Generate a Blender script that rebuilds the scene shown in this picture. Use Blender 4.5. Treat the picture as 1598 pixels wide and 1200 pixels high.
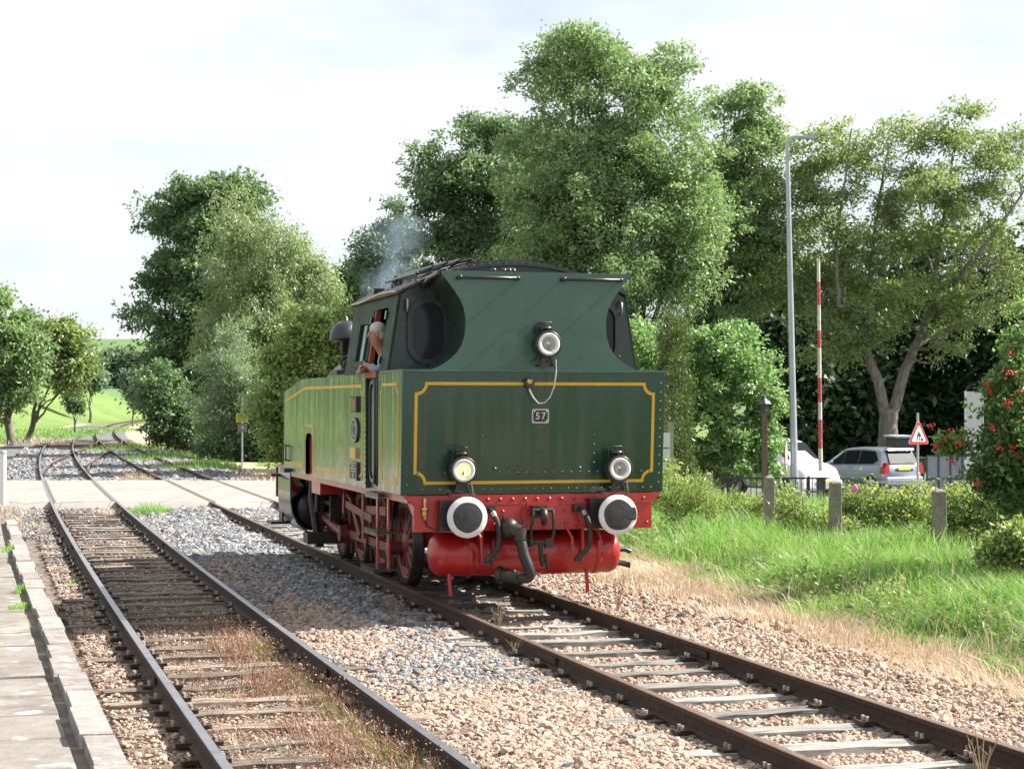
import bpy, bmesh, math, random
import numpy as np
from mathutils import Vector, Matrix

for o in list(bpy.data.objects):
    bpy.data.objects.remove(o)
SC = bpy.context.scene
COL = SC.collection
R = math.radians
rng = np.random.default_rng(57)
random.seed(57)

# ------------------------------------------------------------------ camera
EYE = 2.3
cam_d = bpy.data.cameras.new("camera")
cam = bpy.data.objects.new("camera", cam_d)
COL.objects.link(cam)
cam.location = (0, 0, EYE)
cam.rotation_euler = (R(90.623), 0, 0)
cam_d.sensor_width = 36.0
cam_d.lens = 64.2
cam_d.clip_start = 0.1
cam_d.clip_end = 6000
cam_d.dof.use_dof = True
cam_d.dof.focus_distance = 20.3
cam_d.dof.aperture_fstop = 9.0
SC.camera = cam

# ------------------------------------------------------------------ light
SUN_EL, SUN_AZ = 42.0, 12.0          # azimuth measured from +X towards +Y
sun_d = bpy.data.lights.new("sun", 'SUN')
sun_d.energy = 5.0
sun_d.angle = R(0.55)
sun_d.color = (1.0, 0.955, 0.88)
sun = bpy.data.objects.new("sun", sun_d)
COL.objects.link(sun)
sdir = Vector((math.cos(R(SUN_EL)) * math.cos(R(SUN_AZ)), math.cos(R(SUN_EL)) * math.sin(R(SUN_AZ)), math.sin(R(SUN_EL))))
sun.rotation_euler = sdir.to_track_quat('Z', 'Y').to_euler()
sun.location = (60, 5, 60)

W = bpy.data.worlds.new("World")
SC.world = W
W.use_nodes = True
nt = W.node_tree
nt.nodes.clear()
def N(tree, typ, **kw):
    n = tree.nodes.new(typ)
    for k, v in kw.items():
        setattr(n, k, v)
    return n
def lk(tree, a, b):
    tree.links.new(a, b)
sky = N(nt, 'ShaderNodeTexSky', sky_type='NISHITA', sun_disc=False)
sky.sun_elevation = R(SUN_EL)
sky.sun_rotation = R(90 - SUN_AZ)
sky.dust_density = 1.5
tc = N(nt, 'ShaderNodeTexCoord')
mp = N(nt, 'ShaderNodeMapping')
mp.inputs['Scale'].default_value = (1.6, 1.6, 4.5)
lk(nt, tc.outputs['Generated'], mp.inputs['Vector'])
nz = N(nt, 'ShaderNodeTexNoise')
nz.inputs['Scale'].default_value = 2.3
nz.inputs['Detail'].default_value = 7
nz.inputs['Roughness'].default_value = 0.55
lk(nt, mp.outputs[0], nz.inputs['Vector'])
cr = N(nt, 'ShaderNodeValToRGB')                      # how thick the cloud is
cr.color_ramp.elements[0].position = 0.30
cr.color_ramp.elements[0].color = (0.45, 0.45, 0.45, 1)
cr.color_ramp.elements[1].position = 0.52
cr.color_ramp.elements[1].color = (1, 1, 1, 1)
lk(nt, nz.outputs['Fac'], cr.inputs['Fac'])
nz2 = N(nt, 'ShaderNodeTexNoise')
nz2.inputs['Scale'].default_value = 3.4
nz2.inputs['Detail'].default_value = 6
mp2 = N(nt, 'ShaderNodeMapping')
mp2.inputs['Location'].default_value = (3.1, 1.7, 0.4)
mp2.inputs['Scale'].default_value = (1.3, 1.3, 5.0)
lk(nt, tc.outputs['Generated'], mp2.inputs['Vector'])
lk(nt, mp2.outputs[0], nz2.inputs['Vector'])
cc = N(nt, 'ShaderNodeValToRGB')                      # grey bellies to white tops
cc.color_ramp.elements[0].position = 0.36
cc.color_ramp.elements[0].color = (5.6, 6.25, 6.7, 1)
cc.color_ramp.elements[1].position = 0.60
cc.color_ramp.elements[1].color = (7.1, 7.3, 7.4, 1)
lk(nt, nz2.outputs['Fac'], cc.inputs['Fac'])
mx = N(nt, 'ShaderNodeMix', data_type='RGBA')
lk(nt, cr.outputs['Color'], mx.inputs[0])
lk(nt, sky.outputs[0], mx.inputs[6])
lk(nt, cc.outputs['Color'], mx.inputs[7])
bg = N(nt, 'ShaderNodeBackground')
bg.inputs['Strength'].default_value = 0.053
lk(nt, mx.outputs[2], bg.inputs['Color'])
wo = N(nt, 'ShaderNodeOutputWorld')
lk(nt, bg.outputs[0], wo.inputs['Surface'])

SC.view_settings.view_transform = 'Standard'
SC.view_settings.look = 'None'
SC.view_settings.exposure = 1.58
SC.view_settings.gamma = 1.0
SC.view_settings.use_curve_mapping = False
SC.render.engine = 'CYCLES'
SC.cycles.max_bounces = 8
SC.cycles.diffuse_bounces = 4
SC.cycles.glossy_bounces = 3
SC.cycles.transmission_bounces = 4
SC.cycles.transparent_max_bounces = 8
SC.cycles.volume_bounces = 1
SC.cycles.use_denoising = True

# ------------------------------------------------------------------ helpers
def ss(x, a=0.0, b=1.0):
    t = np.clip((np.asarray(x, float) - a) / (b - a), 0, 1)
    return t * t * (3 - 2 * t)

class MB:
    """collects shapes, then links them as ONE mesh object"""
    def __init__(s):
        s.v, s.f, s.m, s.sm = [], [], [], []
    def add(s, vs, fs, mi=0, smooth=False):
        o = len(s.v)
        s.v += [tuple(p) for p in vs]
        for f in fs:
            s.f.append(tuple(i + o for i in f)); s.m.append(mi); s.sm.append(smooth)
    def box(s, c, d, rz=0.0, mi=0, rx=0.0, ry=0.0):
        hx, hy, hz = d[0] / 2, d[1] / 2, d[2] / 2
        M = Matrix.Translation(c) @ Matrix.Rotation(rz, 4, 'Z') @ Matrix.Rotation(ry, 4, 'Y') @ Matrix.Rotation(rx, 4, 'X')
        p = [M @ Vector((x * hx, y * hy, z * hz)) for z in (-1, 1) for x, y in ((-1, -1), (1, -1), (1, 1), (-1, 1))]
        s.add(p, [(3, 2, 1, 0), (4, 5, 6, 7), (0, 1, 5, 4), (1, 2, 6, 5), (2, 3, 7, 6), (3, 0, 4, 7)], mi)
    def bbox(s, a, b, mi=0):
        s.box([(a[i] + b[i]) / 2 for i in range(3)], [abs(b[i] - a[i]) for i in range(3)], mi=mi)
    def tube(s, pts, r, n=8, mi=0, caps=True, smooth=True):
        pts = [Vector(p) for p in pts]
        rs = r if hasattr(r, '__len__') else [r] * len(pts)
        vs, fs = [], []
        up = None
        for i, p in enumerate(pts):
            t = (pts[min(i + 1, len(pts) - 1)] - pts[max(i - 1, 0)]).normalized()
            if up is None:
                up = Vector((0, 0, 1)) if abs(t.z) < .9 else Vector((1, 0, 0))
            a = t.cross(up)
            if a.length < 1e-4:
                a = t.cross(Vector((0, 1, 0.1)))
            a.normalize(); b = a.cross(t).normalized(); up = b
            for k in range(n):
                q = 2 * math.pi * k / n
                vs.append(p + (a * math.cos(q) + b * math.sin(q)) * rs[i])
        for i in range(len(pts) - 1):
            for k in range(n):
                k2 = (k + 1) % n
                fs.append((i * n + k, (i + 1) * n + k, (i + 1) * n + k2, i * n + k2))
        s.add(vs, fs, mi, smooth)
        if caps:
            s.add(vs[:n], [tuple(range(n))], mi); s.add(vs[-n:], [tuple(range(n))[::-1]], mi)
    def cyl(s, p0, p1, r0, r1=None, n=16, mi=0, caps=True, smooth=True):
        s.tube([p0, p1], [r0, r0 if r1 is None else r1], n, mi, caps, smooth)
    def lathe(s, o, axis, prof, n=20, mi=0, smooth=True):
        """prof: list of (radius, distance along axis)"""
        o = Vector(o); t = Vector(axis).normalized()
        a = t.cross(Vector((0, 0, 1)) if abs(t.z) < .9 else Vector((1, 0, 0))).normalized(); b = t.cross(a)
        vs, fs = [], []
        for r, h in prof:
            for k in range(n):
                q = 2 * math.pi * k / n
                vs.append(o + t * h + (a * math.cos(q) + b * math.sin(q)) * max(r, 1e-4))
        for i in range(len(prof) - 1):
            for k in range(n):
                k2 = (k + 1) % n
                fs.append((i * n + k, i * n + k2, (i + 1) * n + k2, (i + 1) * n + k))
        s.add(vs, fs, mi, smooth)
    def prism(s, poly, fn, d0, d1, mi=0, smooth=False):
        """2-D outline poly; fn(u, v, d) gives the 3-D point"""
        n = len(poly)
        vs = [fn(u, v, d0) for u, v in poly] + [fn(u, v, d1) for u, v in poly]
        s.add(vs, [tuple(range(n))[::-1], tuple(range(n, 2 * n))], mi)
        s.add(vs, [(i, (i + 1) % n, n + (i + 1) % n, n + i) for i in range(n)], mi, smooth)
    def band(s, path, w, fn, d0, d1, mi=0, closed=False):
        """a strip of width w along a 2-D path, from depth d0 to d1"""
        P = [Vector(p) for p in path]; n = len(P)
        L, Rr = [], []
        for i in range(n):
            if closed:
                a, b = P[i - 1], P[(i + 1) % n]
                e0, e1 = (P[i] - a).normalized(), (b - P[i]).normalized()
            else:
                e0 = (P[i] - P[i - 1]).normalized() if i else (P[1] - P[0]).normalized()
                e1 = (P[i + 1] - P[i]).normalized() if i < n - 1 else e0
            m = (e0 + e1).normalized(); nn = Vector((-m.y, m.x))
            k = 1 / max(.5, m.dot(e1))
            L.append(P[i] + nn * w / 2 * k); Rr.append(P[i] - nn * w / 2 * k)
        for i in range(n if closed else n - 1):
            j = (i + 1) % n
            q = [L[i], L[j], Rr[j], Rr[i]]
            s.prism([(p.x, p.y) for p in q], fn, d0, d1, mi)
    def ball(s, c, r, n=10, m=6, mi=0, sq=(1, 1, 1)):
        vs, fs = [], []
        for i in range(m + 1):
            th = math.pi * i / m
            for k in range(n):
                q = 2 * math.pi * k / n
                vs.append((c[0] + r * sq[0] * math.sin(th) * math.cos(q), c[1] + r * sq[1] * math.sin(th) * math.sin(q), c[2] + r * sq[2] * math.cos(th)))
        for i in range(m):
            for k in range(n):
                k2 = (k + 1) % n
                fs.append((i * n + k, (i + 1) * n + k, (i + 1) * n + k2, i * n + k2))
        s.add(vs, fs, mi, True)
    def mesh(s, name, mats):
        me = bpy.data.meshes.new(name)
        me.from_pydata(s.v, [], s.f)
        for m in (mats if isinstance(mats, (list, tuple)) else [mats]):
            me.materials.append(m)
        me.polygons.foreach_set('material_index', s.m)
        me.polygons.foreach_set('use_smooth', s.sm)
        me.update()
        return me
    def build(s, name, mats, parent=None, bevel=0.0, kind=None, loc=None):
        o = link(name, s.mesh(name, mats), parent)
        if bevel:
            b = o.modifiers.new('edge', 'BEVEL'); b.width = bevel; b.segments = 2; b.limit_method = 'ANGLE'; b.angle_limit = R(40)
        if kind: o['kind'] = kind
        if loc is not None: o.location = loc
        return o

def link(name, data, parent=None):
    o = bpy.data.objects.new(name, data)
    COL.objects.link(o)
    if parent is not None: o.parent = parent
    return o
def thing(name, label, cat, loc=(0, 0, 0), rz=0.0, group=None):
    o = bpy.data.objects.new(name, None)
    COL.objects.link(o)
    o.empty_display_size = 0.2
    o.location = loc; o.rotation_euler = (0, 0, rz)
    o['label'] = label; o['category'] = cat
    if group: o['group'] = group
    return o
def tag(o, label, cat, group=None):
    o['label'] = label; o['category'] = cat
    if group: o['group'] = group
    return o
def struct(name, loc=(0, 0, 0)):
    o = bpy.data.objects.new(name, None); COL.objects.link(o); o.location = loc; o['kind'] = 'structure'
    return o

def big_mesh(name, verts, faces, mat, tint=None, smooth=False):
    """numpy verts (n,3), faces (m,k) all with k corners; tint per face"""
    me = bpy.data.meshes.new(name)
    m, k = faces.shape
    me.vertices.add(len(verts)); me.vertices.foreach_set('co', verts.astype(np.float32).ravel())
    me.loops.add(m * k); me.loops.foreach_set('vertex_index', faces.astype(np.int32).ravel())
    me.polygons.add(m); me.polygons.foreach_set('loop_start', np.arange(0, m * k, k, dtype=np.int32))
    me.polygons.foreach_set('loop_total', np.full(m, k, np.int32))
    if smooth: me.polygons.foreach_set('use_smooth', np.ones(m, bool))
    if tint is not None:
        a = me.attributes.new('tint', 'FLOAT', 'FACE'); a.data.foreach_set('value', tint.astype(np.float32))
    me.materials.append(mat)
    me.update(calc_edges=True)
    return me

# the picture is 1598 wide with a focal length of 2850 pixels: a pixel at a known distance gives a place
FPX, CXP, HZP = 2850.0, 799.0, 631.0
def at(px, py, Y):
    return np.array([(px - CXP) / FPX * Y, Y, EYE - (py - HZP) / FPX * Y])

# ------------------------------------------------------------------ materials
def new_mat(name):
    m = bpy.data.materials.new(name); m.use_nodes = True
    t = m.node_tree; t.nodes.clear()
    b = N(t, 'ShaderNodeBsdfPrincipled'); o = N(t, 'ShaderNodeOutputMaterial')
    lk(t, b.outputs[0], o.inputs['Surface'])
    return m, t, b, o
def coords(t, space='Object', scale=(1, 1, 1)):
    if space == 'World':
        g = N(t, 'ShaderNodeNewGeometry'); src = g.outputs['Position']
    else:
        g = N(t, 'ShaderNodeTexCoord'); src = g.outputs[space]
    mp = N(t, 'ShaderNodeMapping'); mp.inputs['Scale'].default_value = scale
    lk(t, src, mp.inputs['Vector'])
    return mp.outputs[0]
def noise(t, vec, scale, detail=4, rough=.55):
    n = N(t, 'ShaderNodeTexNoise'); n.inputs['Scale'].default_value = scale; n.inputs['Detail'].default_value = detail; n.inputs['Roughness'].default_value = rough
    lk(t, vec, n.inputs['Vector']); return n.outputs['Fac']
def ramp(t, fac, stops):
    r = N(t, 'ShaderNodeValToRGB'); e = r.color_ramp.elements
    while len(e) < len(stops): e.new(.5)
    for i, (p, c) in enumerate(stops):
        e[i].position = p; e[i].color = (c[0], c[1], c[2], 1) if hasattr(c, '__len__') else (c, c, c, 1)
    lk(t, fac, r.inputs['Fac']); return r.outputs['Color']
def mixc(t, fac, a, b, mode='MIX'):
    m = N(t, 'ShaderNodeMix', data_type='RGBA', blend_type=mode)
    for s, v in ((0, fac), (6, a), (7, b)):
        if isinstance(v, (int, float)): m.inputs[s].default_value = v
        elif isinstance(v, tuple): m.inputs[s].default_value = (v[0], v[1], v[2], 1)
        else: lk(t, v, m.inputs[s])
    return m.outputs[2]
def bump(t, b, h, strength=.3, dist=.01):
    n = N(t, 'ShaderNodeBump'); n.inputs['Strength'].default_value = strength; n.inputs['Distance'].default_value = dist
    lk(t, h, n.inputs['Height']); lk(t, n.outputs[0], b.inputs['Normal'])

def paint(name, c, rough=.35, var=.12, wear=.0, coat=0.0, metal=0.0, scale=6, spec=.5, dirt=(.1, .085, .07), space='Object', bumps=.0):
    m, t, b, o = new_mat(name)
    v = coords(t, space)
    f = noise(t, v, scale, 5)
    c2 = tuple(x * (1 - var) for x in c); c3 = tuple(min(1, x * (1 + var)) for x in c)
    col = ramp(t, f, [(.3, c2), (.7, c3)])
    if wear > 0:
        g = noise(t, v, scale * 4.1, 7, .65)
        w = ramp(t, g, [(.62 - wear * .3, 0.0), (.70, wear)])
        col = mixc(t, w, col, dirt)
    lk(t, col, b.inputs['Base Color'])
    rr = ramp(t, noise(t, v, scale * 2.3, 4), [(.3, max(.02, rough - .08)), (.7, min(1, rough + .1))])
    lk(t, rr, b.inputs['Roughness'])
    b.inputs['Metallic'].default_value = metal
    b.inputs['Coat Weight'].default_value = coat
    b.inputs['Coat Roughness'].default_value = .06
    b.inputs['Specular IOR Level'].default_value = spec
    if bumps: bump(t, b, noise(t, v, scale * 8, 4), bumps, .005)
    return m

M = {}
def loco_green():
    m, t, b, o = new_mat('loco_green_paint')
    v = coords(t, 'Object')
    base = ramp(t, noise(t, v, 1.3, 4), [(.3, (.0085, .038, .021)), (.7, (.0115, .047, .027))]) if True else ramp(t, noise(t, v, 1.3, 4), [(.3, (.0086, .0259, .0151)), (.7, (.0122, .0338, .0202))])
    sp = ramp(t, noise(t, v, 34, 6, .7), [(.60, 0.0), (.74, .35)])
    base = mixc(t, sp, base, (.05, .075, .055))
    lk(t, base, b.inputs['Base Color'])
    lk(t, ramp(t, noise(t, v, 5, 5), [(.3, .16), (.7, .3)]), b.inputs['Roughness'])
    b.inputs['Coat Weight'].default_value = .3
    b.inputs['Coat Roughness'].default_value = .08
    vw = coords(t, 'Object', (1.0, 1.0, .10))
    bump(t, b, noise(t, vw, 2.6, 2, .4), .8, .05)
    lk(t, b.node_tree.nodes[0].outputs[0], b.inputs['Normal']) if False else None
    for n in t.nodes:
        if n.type == 'BUMP': lk(t, n.outputs[0], b.inputs['Coat Normal'])
    return m
M['green'] = loco_green()
M['green_sheen'] = paint('sheen_green_paint', (.034, .088, .064), .34, .14, .2, .2, scale=3, dirt=(.075, .125, .10))  # lighter, bluer green: the sky's sheen is put into the colour
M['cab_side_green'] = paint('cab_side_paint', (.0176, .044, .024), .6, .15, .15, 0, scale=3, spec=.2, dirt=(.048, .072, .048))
M['green_dark'] = paint('dark_green_paint', (.007, .018, .013), .3, .15, .1, .2)
M['yellow'] = paint('yellow_lining', (.5616, .3312, .0216), .4, .06)
M['red'] = paint('red_paint', (.3539, .0134, .0118), .33, .12, .22, .25, scale=5, dirt=(.0758, .0169, .0126))
M['red_dirty'] = paint('oily_red_paint', (.18, .0338, .0263), .45, .2, .6, scale=7, dirt=(.0375, .021, .0165))
M['black'] = paint('black_paint', (.0112, .0112, .0128), .38, .2, .12, .2, dirt=(.056, .048, .044))
M['roof'] = paint('roof_black', (.022, .021, .024), .5, .2, .3, dirt=(.07, .06, .055))
M['iron'] = paint('oily_iron', (.035, .031, .028), .42, .3, .4, metal=.4, dirt=(.09, .06, .04))
M['steel'] = paint('worn_steel', (.32, .31, .30), .35, .15, .4, metal=.9, dirt=(.12, .08, .05))
M['white'] = paint('white_paint', (.592, .584, .568), .45, .06, .14, dirt=(.336, .32, .296), scale=9)
M['rubber'] = paint('black_rubber', (.0144, .0144, .016), .55, .2, .15, dirt=(.072, .068, .064))
M['disc'] = paint('buffer_face_paint', (.0245, .0252, .0294), .5, .35, .5, dirt=(.084, .0805, .077), scale=9)
M['brass'] = paint('brass', (.55, .38, .14), .35, .15, .3, metal=.9)
M['plate'] = paint('cast_plate', (.03, .03, .032), .5, .2)
M['alu'] = paint('cast_letters', (.496, .488, .48), .4, .1, metal=.3)
M['redbrown'] = paint('red_brown_wood', (.22, .035, .012), .5, .2)
M['skin'] = paint('skin', (.345, .18, .1275), .5, .1, spec=.3)
M['shirt'] = paint('shirt_cloth', (.252, .301, .392), .85, .1, spec=.1)
M['trousers'] = paint('trouser_cloth', (.03, .035, .05), .9, .1, spec=.1)
M['hair'] = paint('grey_hair', (.416, .4, .376), .7, .15)
def glass(name, c=(.012, .014, .015), rough=.04, alpha=1.0):
    m, t, b, o = new_mat(name)
    b.inputs['Base Color'].default_value = (*c, 1); b.inputs['Roughness'].default_value = rough
    b.inputs['Specular IOR Level'].default_value = .35
    return m
M['glass'] = glass('dark_glass', (.006, .007, .008), .12)
def lens(name, lit):
    m, t, b, o = new_mat(name)
    v = coords(t, 'Object')
    b.inputs['Base Color'].default_value = (.42, .43, .38, 1)
    b.inputs['Roughness'].default_value = .18; b.inputs['Metallic'].default_value = .6
    if lit:
        b.inputs['Base Color'].default_value = (.75, .5, .25, 1)
        b.inputs['Emission Color'].default_value = (1, .62, .24, 1); b.inputs['Emission Strength'].default_value = .28
    return m
M['reflector'] = lens('lamp_reflector', False)
M['reflector_lit'] = lens('lit_lamp_reflector', True)
m, t, b, o = new_mat('lit_bulb'); b.inputs['Emission Color'].default_value = (1, .82, .5, 1); b.inputs['Emission Strength'].default_value = 5; M['bulb_lit'] = m
m, t, b, o = new_mat('clear_bulb'); b.inputs['Base Color'].default_value = (.75, .74, .6, 1); b.inputs['Roughness'].default_value = .1; M['bulb'] = m
m, t, b, o = new_mat('front_glass'); b.inputs['Base Color'].default_value = (1, 1, 1, 1); b.inputs['Roughness'].default_value = .03; b.inputs['Alpha'].default_value = .16; M['clear'] = m

def leaf_mat(name, dark, mid, light, trans=.44, rough=.42, spec=.4, tmul=(1.1, 1.2, .72)):
    m, t, b, o = new_mat(name)
    a = N(t, 'ShaderNodeAttribute', attribute_name='tint')
    col = ramp(t, a.outputs['Fac'], [(.0, dark), (.5, mid), (1.0, light)])
    lk(t, col, b.inputs['Base Color'])
    b.inputs['Roughness'].default_value = rough
    b.inputs['Specular IOR Level'].default_value = spec
    tr = N(t, 'ShaderNodeBsdfTranslucent')
    tcol = mixc(t, 1.0, col, tmul, 'MULTIPLY')
    lk(t, tcol, tr.inputs['Color'])
    mx = N(t, 'ShaderNodeMixShader'); mx.inputs[0].default_value = trans
    lk(t, b.outputs[0], mx.inputs[1]); lk(t, tr.outputs[0], mx.inputs[2]); lk(t, mx.outputs[0], o.inputs['Surface'])
    return m
M['leaf_ash'] = leaf_mat('ash_leaves', (0.1180, 0.1860, 0.0847), (0.2065, 0.2964, 0.1423), (0.3658, 0.4417, 0.2502), rough=.38)
M['leaf_deep'] = leaf_mat('deep_green_leaves', (0.0767, 0.1337, 0.0663), (0.1357, 0.2092, 0.1083), (0.2478, 0.3254, 0.1817))
M['leaf_shade'] = leaf_mat('shade_dark_leaves', (0.0200, 0.0394, 0.0232), (0.0350, 0.0640, 0.0339), (0.0650, 0.1034, 0.0504), trans=.22)  # shade under the canopy put into the leaf colour
M['leaf_walnut'] = leaf_mat('walnut_leaves', (.135, .185, .07), (.225, .285, .115), (.345, .385, .185))
M['leaf_birch'] = leaf_mat('birch_leaves', (0.1416, 0.1918, 0.0956), (0.2242, 0.2790, 0.1444), (0.3540, 0.3952, 0.2327))
M['leaf_willow'] = leaf_mat('willow_leaves', (0.1416, 0.1918, 0.1303), (0.2242, 0.2906, 0.1959), (0.3540, 0.4184, 0.2959))
M['leaf_yellow'] = leaf_mat('hazel_leaves', (0.1000, 0.1675, 0.0566), (0.2300, 0.3152, 0.1100), (0.4400, 0.4629, 0.1928))
M['leaf_bright'] = leaf_mat('bright_leaves', (0.1062, 0.1976, 0.0717), (0.1947, 0.3138, 0.1303), (0.3422, 0.4649, 0.2341), spec=.5)
M['leaf_yew'] = leaf_mat('golden_yew_needles', (.03, .06, .02), (.075, .118, .035), (.25, .28, .075), trans=.2)
M['leaf_haze'] = leaf_mat('hazed_far_leaves', (0.0944, 0.1511, 0.1138), (0.1416, 0.2092, 0.1579), (0.2242, 0.2906, 0.2157))  # distance haze tinted into the leaf colour
M['leaf_rose'] = leaf_mat('rose_leaves', (0.1100, 0.1773, 0.0624), (0.2400, 0.3054, 0.1168), (0.4400, 0.4400, 0.1500))
M['leaf_guelder'] = leaf_mat('guelder_leaves', (0.0600, 0.1182, 0.0444), (0.1250, 0.2167, 0.0772), (0.2600, 0.3546, 0.1416), spec=.5)
M['grass'] = leaf_mat('verge_grass_blades', (.105, .205, .055), (.185, .33, .09), (.33, .46, .18), trans=.48)
M['grass_dry'] = leaf_mat('dry_grass_blades', (.3348, .2538, .1836), (.5184, .4266, .3348), (.6588, .5724, .4752), trans=.2, spec=.2, tmul=(1.188, 1.080, .918))
M['weed_red'] = leaf_mat('reddish_weed_stalks', (.15, .07, .055), (.31, .19, .135), (.47, .37, .26), trans=.2, spec=.15, tmul=(1.1, .95, .8))
M['weed_green'] = leaf_mat('low_green_weeds', (.08, .12, .032), (.152, .192, .064), (.264, .264, .112), trans=.3, spec=.2)
M['dead'] = leaf_mat('bleached_stalks', (.304, .232, .16), (.416, .344, .248), (.528, .456, .344), trans=.1, spec=.1, tmul=(1, 1, .9))
def bark(name, a, b2, sc=9):
    m, t, b, o = new_mat(name)
    v = coords(t, 'World', (1, 1, .25))
    f = noise(t, v, sc, 6, .65)
    lk(t, ramp(t, f, [(.3, a), (.7, b2)]), b.inputs['Base Color'])
    b.inputs['Roughness'].default_value = .9
    bump(t, b, f, .8, .03)
    return m
M['bark'] = bark('grey_brown_bark', (.06, .05, .04), (.17, .15, .13))
M['bark_walnut'] = bark('walnut_bark', (.08, .07, .06), (.24, .21, .185))
M['bark_birch'] = bark('birch_bark', (.128, .112, .096), (.496, .472, .432), 5)
# ------------------------------------------------------------------ where the tracks and the land lie
def CL(Y):
    t = np.minimum(np.asarray(Y, float), 300) - 11.5
    return -.99 - .298 * t + .000325 * t * t + .0001 * np.maximum(t - 110, 0) ** 2
def CR(Y):
    t = np.minimum(np.asarray(Y, float), 300) - 11.5
    return 2.82 - .2965 * t + .00025 * t * t + .0001 * np.maximum(t - 110, 0) ** 2
def CX(Y):
    w = ss(Y, 57, 123)
    return CL(Y) * (1 - w) + CR(Y) * w
def dl(X, Y): return (X - CL(Y)) * .958
def dr(X, Y): return (X - CR(Y)) * .958
_h = [(rng.uniform(0, 6.28), rng.uniform(0, 6.28), rng.uniform(.7, 1.4)) for _ in range(24)]
def wob(X, Y, f=.5):
    s = 0
    for i, (a, p, k) in enumerate(_h[:10]):
        s = s + np.sin((X * math.cos(a) + Y * math.sin(a)) * f * k * (1 + .35 * i) + p) / (1 + .3 * i)
    return s / 3.2
def gz(X, Y):
    X = np.asarray(X, float); Y = np.asarray(Y, float)
    a, b = dl(X, Y), dr(X, Y)
    z = -.205 + .018 * wob(X, Y, 2.2)
    z = z + .10 * np.exp(-((X + 6.9) ** 2 / 1.3 + (Y - 40.6) ** 2 / 2.4))                   # heap of ballast by the crossing
    z = z - .10 * ss(b, 2, 4) - .45 * ss(b, 6, 13) * ss(Y, 34, 56) + .06 * wob(X, Y, .5) * ss(b, 3, 6)
    z = z - .05 * ss(-a, 2.5, 5) * ss(Y, 40, 50) - (.03 * (1 - ss(np.abs(b), .55, .8)) + .035 * np.exp(-((np.abs(b) - .7525) / .14) ** 2) + .035 * np.exp(-((np.abs(a) - .7525) / .14) ** 2)) * (1 - ss(Y, 40, 42.5))
    z = z + 5.4 * ss(Y, 125, 305) * ss(-a, 3, 16) * (Y < 4000)
    z = z + 29 * ss(Y, 380, 930) + .6 * wob(X, Y, .02) * ss(Y, 150, 400) * ss(-a, 3, 16)
    return z
def g(X, Y): return float(gz(X, Y))

# ------------------------------------------------------------------ the ground, one sheet to the horizon
rows = list(np.arange(4, 64, .5)); y = 64.
while y < 2600: rows.append(y); y += max(.9, (y - 50) * .045)
u = list(np.arange(-13, 17, .45)); e = 17.; st = .6
while e < 700: u.append(e); st *= 1.17; e += st
e = -13.; st = .6
while e > -700: e -= st; st *= 1.17; u.insert(0, e)
rows, u = np.array(rows), np.array(u)
YY, UU = np.meshgrid(rows, u, indexing='ij')
XX = UU + (CL(YY) + CR(YY)) / 2 + 0
ZZ = gz(XX, YY)
nr, nc = XX.shape
V = np.stack([XX.ravel(), YY.ravel(), ZZ.ravel()], 1)
ii = np.arange(nr * nc).reshape(nr, nc)
F = np.stack([ii[:-1, :-1].ravel(), ii[:-1, 1:].ravel(), ii[1:, 1:].ravel(), ii[1:, :-1].ravel()], 1)
m, t, b, o = new_mat('soil_ballast_and_meadow')
v = coords(t, 'World')
ag = N(t, 'ShaderNodeAttribute', attribute_name='green').outputs['Fac']
ay = N(t, 'ShaderNodeAttribute', attribute_name='straw').outputs['Fac']
aw = N(t, 'ShaderNodeAttribute', attribute_name='warm').outputs['Fac']
ac = N(t, 'ShaderNodeAttribute', attribute_name='crop').outputs['Fac']
vo = N(t, 'ShaderNodeTexVoronoi'); vo.inputs['Scale'].default_value = 17; lk(t, v, vo.inputs['Vector'])
st_g = ramp(t, vo.outputs['Color'], [(.1, (.0816, .0816, .0857)), (.5, (.1632, .1632, .1673)), (.9, (.2774, .2693, .2693))])
st_w = ramp(t, vo.outputs['Color'], [(.1, (.0979, .0653, .049)), (.5, (.2285, .1632, .1224)), (.9, (.3672, .2938, .2285))])
fine = noise(t, v, 45, 6, .7)
stone = mixc(t, aw, st_g, st_w)
stone = mixc(t, ramp(t, fine, [(.35, .75), (.6, 0.0)]), stone, (.07, .06, .052))
straw = ramp(t, noise(t, v, 14, 7, .7), [(.25, (.23, .165, .105)), (.5, (.40, .31, .21)), (.8, (.53, .44, .32))])
big = noise(t, v, .05, 5)
fld = ramp(t, big, [(.35, (.085, .14, .040)), (.65, (.135, .195, .062))]) if True else ramp(t, big, [(.35, (.076, .148, .028)), (.65, (.12, .2, .044))])
sp = coords(t, 'World', (.9, .12, 1))
grs = mixc(t, ramp(t, noise(t, sp, 1.2, 6, .7), [(.35, 0.0), (.7, .55)]), fld, (.1615, .221, .0595))
crop = mixc(t, ac, grs, (.085, .145, .06))
def mask(a, n, k=.45):
    ad = N(t, 'ShaderNodeMath', operation='ADD'); lk(t, a, ad.inputs[0])
    mm = N(t, 'ShaderNodeMath', operation='MULTIPLY_ADD'); lk(t, n, mm.inputs[0]); mm.inputs[1].default_value = 2 * k; mm.inputs[2].default_value = -k
    lk(t, mm.outputs[0], ad.inputs[1])
    return ramp(t, ad.outputs[0], [(.40, 0.0), (.60, 1.0)])
nm = noise(t, v, 1.7, 6, .65)
col = mixc(t, mask(ay, nm, .5), stone, straw)
col = mixc(t, mask(ag, nm, .4), col, crop)
lk(t, col, b.inputs['Base Color']); b.inputs['Roughness'].default_value = .95; b.inputs['Specular IOR Level'].default_value = .15
bump(t, b, fine, .9, .03)
M['ground'] = m
me = big_mesh('ground', V, F, m, smooth=True)
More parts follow.
